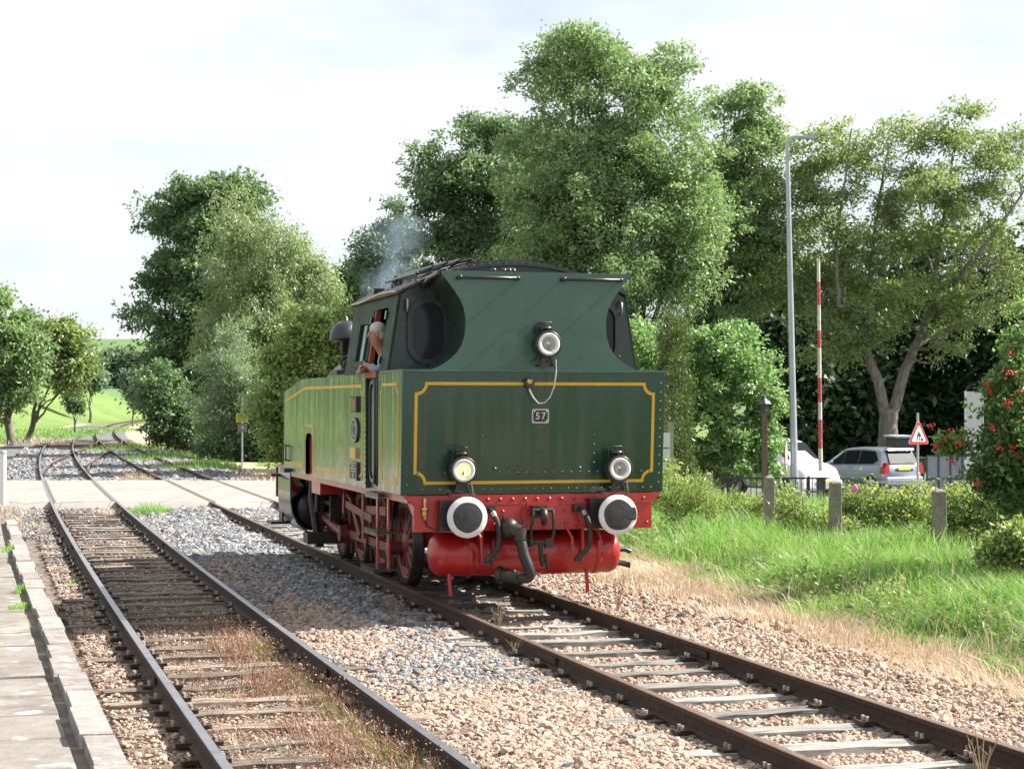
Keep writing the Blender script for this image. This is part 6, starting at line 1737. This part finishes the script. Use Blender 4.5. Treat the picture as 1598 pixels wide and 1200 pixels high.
rb = near_bush('rose_bush', 'yellowish wild rose bush between the two bare concrete posts', 'bush', 1385, 32,
     [(1350, 785, 42, 34), (1400, 795, 44, 38), (1435, 785, 34, 34), (1375, 810, 50, 30), (1330, 790, 20, 30)], M['leaf_rose'], 420, 22, .19, .065, .045, droop=.1, shell=1.6)
bx_, by_, bz_ = rb.location
b = MB(); c = at(1333, 762, 31.5)
for a in np.linspace(0, 6.283, 6)[:-1]: b.ball((c[0] - bx_ + .035 * math.cos(a), c[1] - by_, c[2] - bz_ + .035 * math.sin(a)), .032, 8, 5, 0, (1, .4, 1))
b.build('pink_flower', paint('pink_petals', (.75, .18, .42), .6), rb)
near_bush('rose_bush', 'yellowish wild rose bush right of the last concrete post', 'bush', 1530, 29,
     [(1500, 790, 40, 34), (1545, 790, 50, 45), (1590, 810, 50, 50), (1520, 825, 60, 34), (1480, 815, 24, 26)], M['leaf_rose'], 460, 22, .18, .065, .045, droop=.1, shell=1.6)
near_bush('wild_herb', 'tall feathery wild herb beside the buffer beam', 'plant', 1075, 33,
     [(1085, 775, 24, 28), (1060, 795, 28, 26), (1105, 790, 22, 26), (1042, 770, 12, 30)], M['leaf_rose'], 190, 22, .17, .075, .022, droop=-.7, shell=1.5)
near_bush('nettle_clump', 'pale green wild plants in front of the black railing', 'plant', 1165, 36,
     [(1150, 800, 40, 26), (1190, 805, 34, 22), (1225, 790, 26, 30), (1130, 815, 30, 20)], M['leaf_rose'], 240, 22, .17, .085, .035, droop=-.2, shell=1.5)
near_bush('nettle_clump', 'yellow-green leafy weeds at the right edge below the berry bush', 'plant', 1590, 22,
     [(1590, 850, 40, 34), (1560, 870, 30, 22), (1610, 880, 36, 34)], M['leaf_rose'], 200, 22, .15, .08, .05, droop=0, shell=1.5)
near_bush('nettle_clump', 'bright nettles around the wooden post beside the rear tank', 'plant', 1040, 38,
     [(1045, 765, 26, 44), (1025, 790, 30, 40), (1060, 800, 34, 30)], M['leaf_rose'], 260, 22, .16, .08, .05, droop=.1, shell=1.5)
near_bush('bramble', 'low bramble around the concrete post with the domed top', 'plant', 1290, 31.5,
     [(1270, 815, 36, 22), (1310, 822, 40, 20), (1235, 800, 24, 30)], M['leaf_rose'], 200, 20, .17, .065, .04, droop=.1, shell=1.5)

# ------------------------------------------------------------------ posts, fence, signs, lamp
M['concrete'] = paint('mossy_concrete', (.216, .196, .164), .9, .25, .5, scale=7, dirt=(.08, .08, .048), bumps=.5)
M['galv'] = paint('galvanised_steel', (.336, .352, .384), .42, .1, .15, metal=.55, dirt=(.2, .208, .224), scale=4)
M['signwhite'] = paint('sign_white', (.576, .576, .584), .4, .04)
M['signred'] = paint('sign_red', (.44, .016, .024), .4, .06)
M['signgrey'] = paint('sign_back_grey', (.40, .42, .44), .5, .1)
M['railblack'] = paint('dark_fence_paint', (.025, .03, .035), .5, .2)
M['oldwood'] = paint('grey_old_wood', (.30, .26, .21), .9, .25, .4, scale=5, dirt=(.12, .10, .08), bumps=.4)
def post(X, Y, top, wd, label, rz):
    t_ = thing('concrete_post', label, 'post', (X, Y, g(X, Y)), rz, 'old concrete fence posts along the verge')
    b = MB(); h = top - g(X, Y); w = wd / 2
    b.add([(x_ * w * k, y_ * w * k, z_) for z_, k in ((-.1, 1.06), (h - .05, .97), (h - .03, .9), (h, .45)) for x_, y_ in ((-1, -1), (1, -1), (1, 1), (-1, 1))],
          [(4 * l + i, 4 * l + (i + 1) % 4, 4 * l + 4 + (i + 1) % 4, 4 * l + 4 + i) for l in range(3) for i in range(4)] + [(12, 13, 14, 15)])
    b.build('shaft', M['concrete'], t_, bevel=.01)
    b = MB()
    for z_ in (.35, .65): b.tube([(0, -w - .01, z_), (.02, -w - .02, z_ + .02), (0, -w - .01, z_ + .04)], .006, 5)
    b.build('wire_staple', M['railblack'], t_, kind='stuff')
for (px, py, Y, wd, lab) in ((1303, 750, 31, .185, 'pale concrete post with a domed top, nearest to the lamp post'), (1465, 763, 28.2, .19, 'concrete post half hidden in the rose bushes'), (1200, 742, 34, .165, 'concrete post in the grass left of the lamp post'), (1105, 737, 37, .15, 'weathered concrete post almost lost in the tall herbs')):
    c = at(px, py, Y); post(c[0], Y, c[2], wd, lab, rng.uniform(-.2, .3))
# black railing in front of the car park
def railing(X0, X1, Y, ztop, hgt, label, mat):
    t_ = thing('metal_railing', label, 'fence', (X0, Y, g(X0, Y)))
    zb = g(X0, Y); L = X1 - X0; n = max(3, int(L / .125))
    for zz in (ztop, ztop - hgt):
        b = MB(); b.bbox((0, -.02, zz - zb - .02), (L, .02, zz - zb + .02)); b.build('rail', mat, t_)
    bm_ = MB(); bm_.bbox((-.009, -.009, 0), (.009, .009, hgt)); me = bm_.mesh('bar', mat)
    for i in range(n + 1):
        o = link('bar', me, t_); o.location = (L * i / n, .001, ztop - hgt - zb)
    pm = MB(); pm.bbox((-.03, -.03, -.1), (.03, .03, ztop - zb + .05)); me = pm.mesh('post', mat)
    for i in range(max(2, int(L / 2.0) + 1)):
        o = link('post', me, t_); o.location = (min(L, i * 2.0) , .045, 0)
c0, c1 = at(1128, 746, 42.5), at(1285, 746, 42.5)
railing(c0[0], c1[0], 42.5, c0[2], .85, 'low black bar railing in front of the white car', M['railblack'])
c0, c1 = at(1352, 752, 46), at(1425, 752, 46)
railing(c0[0], c1[0], 46, c0[2], .6, 'low bar railing behind the rose bush, below the silver car', M['galv'])
# street lamp
c = at(1241, 780, 47.8); t_ = thing('street_lamp', 'tall galvanised street lamp with one short arm', 'street lamp', (c[0], 47.8, g(c[0], 47.8)))
zt = at(0, 232, 47.8)[2] - g(c[0], 47.8); lx_ = at(1229, 0, 47.8)[0] - c[0]
b = MB(); b.tube([(0, 0, -.1), (lx_ * .12, 0, 1.1), (lx_ * .14, 0, 1.25), (lx_ * .97, 0, zt)], [.118, .112, .098, .055], 16); b.build('pole', M['galv'], t_)
b = MB(); b.tube([(lx_, 0, zt - .05), (lx_ * 1.0, 0, zt + .12), (lx_ + .06, 0, zt + .26), (lx_ + .16, 0, zt + .32), (lx_ + .45, 0, zt + .32), (lx_ + .62, 0, zt + .31)], [.052, .05, .045, .04, .036, .034], 10); b.build('arm', M['galv'], t_)
b = MB(); b.prism([(.40, -.03), (.72, -.06), (.80, -.02), (.74, .05), (.50, .05)], lambda u, v, d: Vector((lx_ + u, d, zt + .31 + v)), -.09, .09); b.build('luminaire', M['galv'], t_, bevel=.012)
b = MB(); b.bbox((-.06, -.125, .5), (.06, -.09, .9)); b.build('service_door', M['galv'], t_)
# round sign seen nearly edge-on, bolted to the lamp pole
c2 = at(1226, 712, 47.4)
t2 = thing('round_sign', 'round red-rimmed road sign turned edge-on beside the lamp pole', 'road sign', (c2[0], 47.35, c2[2]), R(-103))
b = MB(); b.lathe((0, 0, 0), (0, 1, 0), [(.001, .012), (.365, .012), (.37, .006), (.37, -.006), (.33, -.012), (.001, -.0121)], 36); b.build('sign_back', M['signgrey'], t2)
b = MB(); b.lathe((0, -.014, 0), (0, -1, 0), [(.28, 0), (.372, 0), (.374, -.012), (.376, -.03)], 36); b.build('red_rim', M['signred'], t2)
b = MB(); b.lathe((0, -.0135, 0), (0, -1, 0), [(.001, 0), (.28, 0)], 30); b.build('sign_face', M['signwhite'], t2)
b = MB(); b.box((0, .03, .2), (.1, .04, .04)); b.build('sign_bracket', M['galv'], t2); b = MB(); b.box((0, .03, -.2), (.1, .04, .04)); b.build('sign_bracket', M['galv'], t2)
# raised level-crossing barrier
c = at(1281, 738, 49.0); zb = g(c[0], 49.0); zt = at(0, 405, 49.0)[2]
t_ = thing('crossing_barrier', 'raised red and white level-crossing barrier standing upright', 'barrier', (c[0], 49.0, zb))
b = MB(); b.bbox((-.11, -.11, -.1), (.11, .11, .95)); b.bbox((-.14, -.14, .95), (.14, .14, 1.0)); b.build('barrier_stand', M['railblack'], t_, bevel=.01)
y0_ = .9; seg = [('w', 735, 700), ('r', 700, 655), ('w', 655, 628), ('r', 628, 590), ('w', 590, 543), ('r', 543, 516), ('w', 516, 476), ('r', 476, 440), ('w', 440, 405)]
for k, a, bb in seg:
    za, zc = at(0, a, 49)[2] - zb, at(0, bb, 49)[2] - zb
    b = MB(); dx = -.06 * (za / (zt - zb)); dx2 = -.06 * (zc / (zt - zb)); wa = .062 - .018 * za / 6; wc = .062 - .018 * zc / 6
    b.tube([(dx, 0, za), (dx2, 0, zc)], [wa, wc], 10)
    b.build('red_band' if k == 'r' else 'white_band', paint('flaking_barrier_red', (.336, .028, .032), .5, .2, .5, dirt=(.48, .4, .376)) if k == 'r' else paint('flaking_barrier_white', (.496, .464, .432), .5, .15, .5, dirt=(.32, .176, .104)), t_)
b = MB(); b.box((-.06, 0, zt - zb), (.07, .07, .06)); b.build('arm_tip', M['signwhite'], t_)
# triangular road-works sign
c = at(1432, 678, 54); zb = g(c[0], 54)
t_ = thing('warning_sign', 'triangular red and white road-works sign on a grey pole', 'road sign', (c[0], 54, zb), R(30))
zc_ = c[2] - zb - .02
def tri(k, r=.10):
    w, hh = .42 * k, .74 * k; pts_ = [(-w, -hh / 3), (w, -hh / 3), (0, hh * 2 / 3)]; out = []
    for i in range(3):
        p = Vector(pts_[i]); a = (Vector(pts_[i - 1]) - p).normalized(); bq = (Vector(pts_[(i + 1) % 3]) - p).normalized()
        for q_ in (a * r * k, (a + bq) * r * k * .28, bq * r * k): out.append((p + q_)[:])
    return out
sgn_ = lambda u, v, d: Vector((u, -.04 - d, zc_ - .02 + v))
b = MB(); b.tube([(0, 0, -.1), (0, 0, zc_ + .66)], .038, 10); b.build('pole', M['galv'], t_)
b = MB(); b.prism(tri(1), sgn_, -.02, 0); b.build('sign_panel', M['signwhite'], t_)
b = MB(); b.prism(tri(.97), sgn_, .001, .004); b.build('red_border', M['signred'], t_)
b = MB(); b.prism(tri(.70), sgn_, .003, .0075); b.build('sign_face', M['signwhite'], t_)
b = MB()                                        # digging figure and heap
for poly in ([(-.02, .11), (.0, .14), (.03, .13), (.03, .10), (.0, .09)], [(-.05, .08), (.03, .09), (.06, .0), (.02, -.02), (-.02, -.01), (-.06, -.14), (-.09, -.14), (-.06, .0)], [(.02, -.01), (.05, -.01), (.04, -.14), (.01, -.14)], [(.03, .07), (.05, .08), (.12, -.05), (.10, -.06)], [(.06, -.14), (.10, -.07), (.14, -.06), (.19, -.14)]):
    b.prism(poly, sgn_, .006, .0105)
b.build('digger_symbol', M['railblack'], t_)
# yellow trackside sign left of the engine
c = at(378, 652, 76); zb = g(c[0], 76); zt = at(0, 617, 76)[2] - zb
t_ = thing('trackside_sign', 'yellow trackside notice with dark lines on a thin grey post', 'sign', (c[0], 76, zb))
b = MB(); b.tube([(0, 0, -.1), (0, 0, zt)], .035, 8); b.build('post', M['galv'], t_)
zc_ = c[2] - zb
b = MB(); b.bbox((-.25, -.06, zc_ - .19), (.25, -.04, zc_ + .19)); b.build('yellow_panel', paint('sign_yellow', (.465, .465, .045), .5, .06), t_)
b = MB()
for i in range(4): b.bbox((-.20, -.066, zc_ - .12 + .075 * i), (.20, -.059, zc_ - .095 + .075 * i))
b.build('lettering', M['railblack'], t_, kind='stuff')
b = MB(); b.bbox((-.19, -.07, zc_ - .58), (.19, -.03, zc_ - .24)); b.build('grey_panel', paint('faded_panel', (.16, .16, .15), .7, .2, .3), t_)
b = MB(); b.lathe((.03, -.075, zc_ - .41), (0, -1, 0), [(.001, 0), (.07, 0), (.07, -.02)], 14); b.build('panel_disc', paint('panel_disc_grey', (.4, .39, .36), .6), t_)
# white bollard on the left
c = at(5, 800, 42.5); zb = -.2; zt = at(0, 703, 42.5)[2] - zb
t_ = thing('white_bollard', 'white bollard with a grey cap at the left end of the crossing', 'bollard', (c[0], 42.5, zb))
b = MB(); b.cyl((0, 0, -.1), (0, 0, zt - .06), .085, .08, 16); b.build('post', M['signwhite'], t_)
b = MB(); b.lathe((0, 0, zt - .06), (0, 0, 1), [(.088, -.01), (.09, .02), (.07, .06), (.001, .075)], 16); b.build('cap', M['galv'], t_)
# white notice boards on a wooden post, right of the tank
c = at(1047, 700, 41); zb = g(c[0], 41); zt = at(0, 659, 41)[2] - zb
t_ = thing('notice_board', 'white boards nailed to a wooden post beside the rear tank', 'sign', (c[0], 41, zb))
b = MB(); b.bbox((-.055, -.05, -.1), (.055, .05, zt)); b.build('post', M['oldwood'], t_)
for a, bb in ((675, 698), (700, 717), (720, 733)):
    b = MB(); z1_, z0_ = at(0, a, 41)[2] - zb, at(0, bb, 41)[2] - zb; b.bbox((-.26, -.085, z0_), (-.045 + .02, -.055, z1_)); b.build('board', M['signwhite'], t_)
# garden lantern
c = at(1193, 690, 46.5); zb = g(c[0], 46.5); zt = at(0, 618, 46.5)[2] - zb
t_ = thing('garden_lantern', 'brown wooden post with a small black lantern top beside the hornbeam', 'lantern', (c[0], 46.5, zb))
b = MB(); b.bbox((-.06, -.06, -.1), (.06, .06, zt - .42)); b.build('post', M['redbrown'] if False else paint('brown_stained_post', (.12, .07, .055), .8, .2), t_)
b = MB(); b.lathe((0, 0, zt - .42), (0, 0, 1), [(.06, 0), (.11, .02), (.12, .2), (.20, .22), (.05, .36), (.02, .44), (.001, .45)], 6, smooth=False); b.build('lantern_head', M['railblack'], t_)
# things behind the sign: white board wall, tank cage, bin, shed
c = at(1519, 735, 50); zb = g(c[0], 50); z1_ = at(0, 611, 50)[2] - zb
t_ = thing('white_board', 'tall pale grey-white board standing behind the berry bush', 'board', (c[0], 50, zb))
b = MB(); b.bbox((-.21, -.03, 0), (.28, .03, z1_)); b.build('panel', paint('pale_board', (.42, .42, .441), .6, .05, .15, dirt=(.315, .315, .322)), t_)
b = MB(); b.bbox((-.235, -.045, -.05), (-.2, .045, z1_ + .02)); b.build('edge_post', M['signwhite'], t_)
c0 = at(1446, 748, 57); c1 = at(1520, 748, 57); z1_ = at(0, 711, 57)[2]; zb = g(c0[0], 57)
t_ = thing('mesh_panel_fence', 'grey panel behind a dark grid frame right of the triangular sign', 'fence', (c0[0], 57, zb))
L = c1[0] - c0[0]; hh = z1_ - zb
b = MB(); b.bbox((0, .02, .1), (L, .04, hh)); b.build('panel', paint('blue_grey_panel', (.20, .22, .27), .5, .1), t_)
for i in range(5):
    b = MB(); b.bbox((L * i / 4 - .02, -.02, 0), (L * i / 4 + .02, .018, hh + .02)); b.build('upright', M['railblack'], t_)
for zz in (.12, hh * .5, hh):
    b = MB(); b.bbox((-.02, -.035, zz - .02), (L + .02, -.021, zz + .02)); b.build('rail', M['railblack'], t_)
c = at(1430, 760, 68); zb = g(c[0], 68); hh = at(0, 712, 68)[2] - zb
t_ = thing('wheelie_bin', 'dark green waste bin behind the rear of the silver car', 'bin', (c[0], 68, zb))
b = MB(); b.add([(x_ * k, y_ * k, z_) for z_, k in ((.05, .22), (hh - .1, .29)) for x_, y_ in ((-1, -1), (1, -1), (1, 1), (-1, 1))], [(0, 1, 5, 4), (1, 2, 6, 5), (2, 3, 7, 6), (3, 0, 4, 7), (3, 2, 1, 0), (4, 5, 6, 7)]); b.build('bin_body', paint('bin_green', (.02, .06, .035), .5), t_, bevel=.02)
b = MB(); b.bbox((-.31, -.32, hh - .1), (.31, .31, hh - .03)); b.build('lid', paint('bin_lid_green', (.025, .075, .045), .45), t_, bevel=.02)
b = MB(); b.cyl((-.26, .25, .1), (-.2, .25, .1), .1); b.build('wheel', M['rubber'], t_); b = MB(); b.cyl((.2, .25, .1), (.26, .25, .1), .1); b.build('wheel', M['rubber'], t_)
c0 = at(1400, 760, 66); c1 = at(1428, 760, 66); zb = g(c0[0], 66); hh = at(0, 683, 66)[2] - zb
t_ = thing('garden_shed', 'small dark shed with a pale flat roof edge behind the triangular sign', 'shed', (c0[0], 66, zb))
b = MB(); b.bbox((0, 0, 0), (c1[0] - c0[0], 2, hh)); b.build('wall', paint('dark_shed_boards', (.05, .055, .06), .8, .2), t_)
b = MB(); b.bbox((-.08, -.1, hh), (c1[0] - c0[0] + .05, 2.1, hh + .07)); b.build('roof', M['signgrey'], t_)

# ------------------------------------------------------------------ parked cars
def car_paint(name, c, metal):
    m, t, b, o = new_mat(name); b.inputs['Base Color'].default_value = (*c, 1); b.inputs['Metallic'].default_value = metal; b.inputs['Roughness'].default_value = .32
    b.inputs['Coat Weight'].default_value = .8; b.inputs['Coat Roughness'].default_value = .05
    return m
M['silver'] = car_paint('silver_car_paint', (.34, .375, .46), .55); M['carwhite'] = car_paint('white_car_paint', (.56, .56, .576), 0)
M['carglass'] = glass('car_glass', (.010, .013, .015), .25); M['carglass'].node_tree.nodes['Principled BSDF'].inputs['Specular IOR Level'].default_value = .12
M['tail'] = paint('red_tail_lamp', (.36, .0096, .0096), .15, .1, coat=.5); M['carblack'] = paint('black_trim', (.016, .016, .0176), .5)
M['plateyellow'] = paint('plate_yellow', (.6, .416, .024), .5, .05); M['headlamp'] = paint('clear_lamp', (.44, .456, .48), .1, .1, coat=.6)
def make_car(name, label, loc, rz, st, body_mat):
    """st: stations along y (rear negative): y, half width, z under, z belt, z top, half width at top"""
    t_ = thing(name, label, 'car', loc, rz)
    def sec(k):
        y, w, z0_, zb_, zt_, wt = k
        cab = zt_ - zb_ > .12
        pr = [(w * .80, z0_), (w * .97, z0_ + .12), (w, z0_ + .34), (w * .985, zb_ - .06), (w * .95, zb_)]
        if cab: pr += [(wt + (w * .95 - wt) * .5, zb_ + (zt_ - zb_) * .52), (wt + .01, zt_ - .07), (wt - .09, zt_ - .015), (wt * .5, zt_ + .012)]
        else: pr += [(w * .90, zb_ + (zt_ - zb_) * .6), (w * .82, zt_ - .01), (w * .6, zt_), (w * .3, zt_ + .006)]
        return pr, y
    import bisect
    ks = np.array(st); ysd = np.linspace(ks[0, 0], ks[-1, 0], 46)
    ks2 = np.stack([np.interp(ysd, ks[:, 0], ks[:, j]) for j in range(6)], 1)
    for j in range(1, 6):
        kk = np.convolve(np.pad(ks2[:, j], 1, mode='edge'), [.25, .5, .25], 'valid'); ks2[:, j] = kk
    rings = []
    for k in ks2:
        pr, y = sec(k); rings.append([(-x_, y, z_) for x_, z_ in pr] + [(x_, y, z_) for x_, z_ in pr[::-1]])
    n = len(rings[0]); b = MB()
    vs = [p for r_ in rings for p in r_]
    fs = [(i * n + k, i * n + (k + 1) % n, (i + 1) * n + (k + 1) % n, (i + 1) * n + k) for i in range(len(rings) - 1) for k in range(n)]
    fs += [tuple(range(n))[::-1], tuple(range((len(rings) - 1) * n, len(rings) * n))]
    b.add(vs, fs, 0, True); b.build('body', body_mat, t_)
    def surf(s, y, v):          # v: 0 at the belt, 1 at the roof edge
        k = [np.interp(y, ysd, ks2[:, j]) for j in range(6)]
        w0, w1 = k[1] * .95, k[5] + .01
        return Vector((s * (w0 + (w1 - w0) * v + .034), y, k[3] + (k[4] - .07 - k[3]) * v))
    return t_, surf, lambda y, j: float(np.interp(y, ysd, ks2[:, j]))
def side_glass(t_, surf, s, pts_, name='side_window'):
    b = MB(); vs = [surf(s, y, v) for y, v in pts_]; c = sum(vs, Vector()) / len(vs)
    b.add(vs + [c], [(i, (i + 1) % len(vs), len(vs)) if s > 0 else ((i + 1) % len(vs), i, len(vs)) for i in range(len(vs))]); b.build(name, M['carglass'], t_)
def car_wheels(t_, ys, w, r):
    for y in ys:
        for s in (-1, 1):
            b = MB(); b.lathe((s * (w - .16), y, r), (s, 0, 0), [(r * .6, 0), (r * .95, 0), (r, .03), (r, .17), (r * .95, .2), (r * .66, .2)], 26); wh = b.build('wheel', M['rubber'], t_)
            b = MB(); b.lathe((s * (w - .16), y, r), (s, 0, 0), [(.001, .19), (r * .25, .19), (r * .6, .17), (r * .66, .2)], 20); b.build('hub_cap', M['galv'], wh)
def quad(t_, name, P4, mat, th=.012, out=(0, -1, 0)):
    b = MB(); o_ = Vector(out) * th; P4 = [Vector(p) for p in P4]; vs = P4 + [p + o_ for p in P4]
    b.add(vs, [(0, 1, 2, 3), (7, 6, 5, 4), (0, 4, 5, 1), (1, 5, 6, 2), (2, 6, 7, 3), (3, 7, 4, 0)]); return b.build(name, mat, t_)
# silver hatchback, seen from behind and its left
cc = at(1352, 760, 63); zc = at(0, 698, 63)[2] - 1.50
st = [(-1.93, .70, .32, .86, .90, .60), (-1.88, .80, .26, .93, .97, .60), (-1.80, .83, .24, .96, 1.16, .60), (-1.62, .84, .22, .97, 1.40, .60), (-1.40, .845, .2, .97, 1.47, .60), (-.9, .85, .2, .96, 1.51, .61), (-.2, .85, .2, .94, 1.52, .61), (.45, .845, .2, .91, 1.47, .60), (.95, .84, .2, .89, 1.22, .62), (1.30, .83, .2, .88, 1.00, .66), (1.6, .80, .22, .80, .90, .66), (1.82, .74, .26, .72, .80, .6), (1.92, .62, .34, .62, .68, .5)]
t_, sf, kk = make_car('parked_car', 'silver hatchback seen from behind, parked under the walnut', (cc[0], 63, zc), R(29), st, M['silver'])
for s in (-1, 1):
    side_glass(t_, sf, s, [(-1.50, .35), (-1.30, .06), (-.55, .03), (-.55, .96), (-1.25, .98)]); side_glass(t_, sf, s, [(-.50, .03), (.25, .05), (.25, .95), (-.50, .96)]); side_glass(t_, sf, s, [(.30, .05), (1.0, .12), (.62, .7), (.30, .94)])
    b = MB(); b.prism([(.62, .66), (.84, .66), (.83, .86), (.75, 1.03), (.68, 1.03)], lambda u, v, d: Vector((s * u, d, v)), -1.945, -1.68); b.build('tail_lamp', M['tail'], t_, bevel=.03)
    b = MB(); b.ball((s * .93, .72, .98), .1, 10, 7, 0, (.9, .5, .7)); b.build('door_mirror', M['silver'], t_)
    b = MB(); b.bbox((s * .845, -.30, .80), (s * .868, -.12, .83)); b.build('door_handle', M['silver'], t_)
quad(t_, 'rear_window', [(-.60, -1.90, 1.00), (.60, -1.90, 1.00), (.54, -1.66, 1.42), (-.54, -1.66, 1.42)], M['carglass'], .03)
quad(t_, 'number_plate', [(-.26, -1.945, .78), (.26, -1.945, .78), (.26, -1.93, .89), (-.26, -1.93, .89)], M['plateyellow'], .012)
quad(t_, 'plate_surround', [(-.40, -1.93, .74), (.40, -1.93, .74), (.40, -1.915, .93), (-.40, -1.915, .93)], M['carblack'], .006)
b = MB(); b.bbox((-.80, -1.99, .28), (.80, -1.86, .56)); b.build('rear_bumper', M['silver'], t_, bevel=.05)
b = MB(); b.tube([(.05, -1.92, 1.0), (.3, -1.90, 1.06), (.45, -1.88, 1.03)], .015, 6); b.build('rear_wiper', M['carblack'], t_)
b = MB(); b.prism([(-1.78, 1.44), (-1.50, 1.485), (-1.50, 1.51), (-1.75, 1.49)], lambda u, v, d: Vector((d, u, v)), -.55, .55); b.build('roof_spoiler', M['silver'], t_)
car_wheels(t_, (-1.22, 1.23), .83, .30)
# white car seen from the front, half behind the hedge and lamp post
cc = at(1222, 775, 58); zc = at(0, 685, 58)[2] - 1.78
st = [(-2.1, .72, .34, .9, 1.2, .6), (-2.0, .84, .26, .98, 1.6, .66), (-1.4, .86, .22, 1.0, 1.76, .68), (-.3, .86, .22, 1.0, 1.80, .68), (.25, .86, .22, .99, 1.72, .66), (.75, .855, .22, .98, 1.36, .68), (1.08, .85, .22, .98, 1.12, .70), (1.5, .83, .24, .92, 1.02, .68), (1.85, .78, .28, .80, .90, .62), (2.0, .66, .36, .64, .72, .5)]
t_, sf, kk = make_car('parked_car', 'white car facing us, half hidden by the hedge and the lamp post', (cc[0], 58, zc), R(180 + 28), st, M['carwhite'])
for s in (-1, 1):
    side_glass(t_, sf, s, [(-1.5, .08), (-.35, .05), (-.35, .94), (-1.4, .95)]); side_glass(t_, sf, s, [(-.28, .05), (.80, .12), (.35, .9), (-.28, .94)])
    quad(t_, 'headlamp', [(s * .80, 1.70, .70), (s * .50, 1.93, .66), (s * .50, 1.86, .84), (s * .76, 1.66, .88)][::-s], M['headlamp'], .02, (0, 1, .1))
    b = MB(); b.ball((s * .98, .55, 1.05), .11, 10, 7, 0, (.9, .5, .8)); b.build('door_mirror', M['carwhite'], t_)
quad(t_, 'windscreen', [(.64, 1.0, 1.14), (-.64, 1.0, 1.14), (-.58, .32, 1.66), (.58, .32, 1.66)], M['carglass'], .03, (0, .6, .8))
for i in range(3):
    b = MB(); b.bbox((-.36, 1.90 + .02 * (2 - i), .60 + .07 * i), (.36, 2.0 - .03 * i, .635 + .07 * i)); b.build('grille_bar', M['carblack'], t_)
quad(t_, 'number_plate', [(.26, 2.04, .42), (-.26, 2.04, .42), (-.26, 2.04, .53), (.26, 2.04, .53)], M['plateyellow'], .012, (0, 1, 0))
b = MB(); b.bbox((-.78, 1.8, .26), (.78, 2.03, .56)); b.build('front_bumper', M['carwhite'], t_, bevel=.06)
b = MB(); b.bbox((-.5, 2.02, .30), (.4, 1.636, .32)); b.build('air_intake', M['carblack'], t_)
car_wheels(t_, (-1.25, 1.25), .84, .31)
# tarmac under the cars
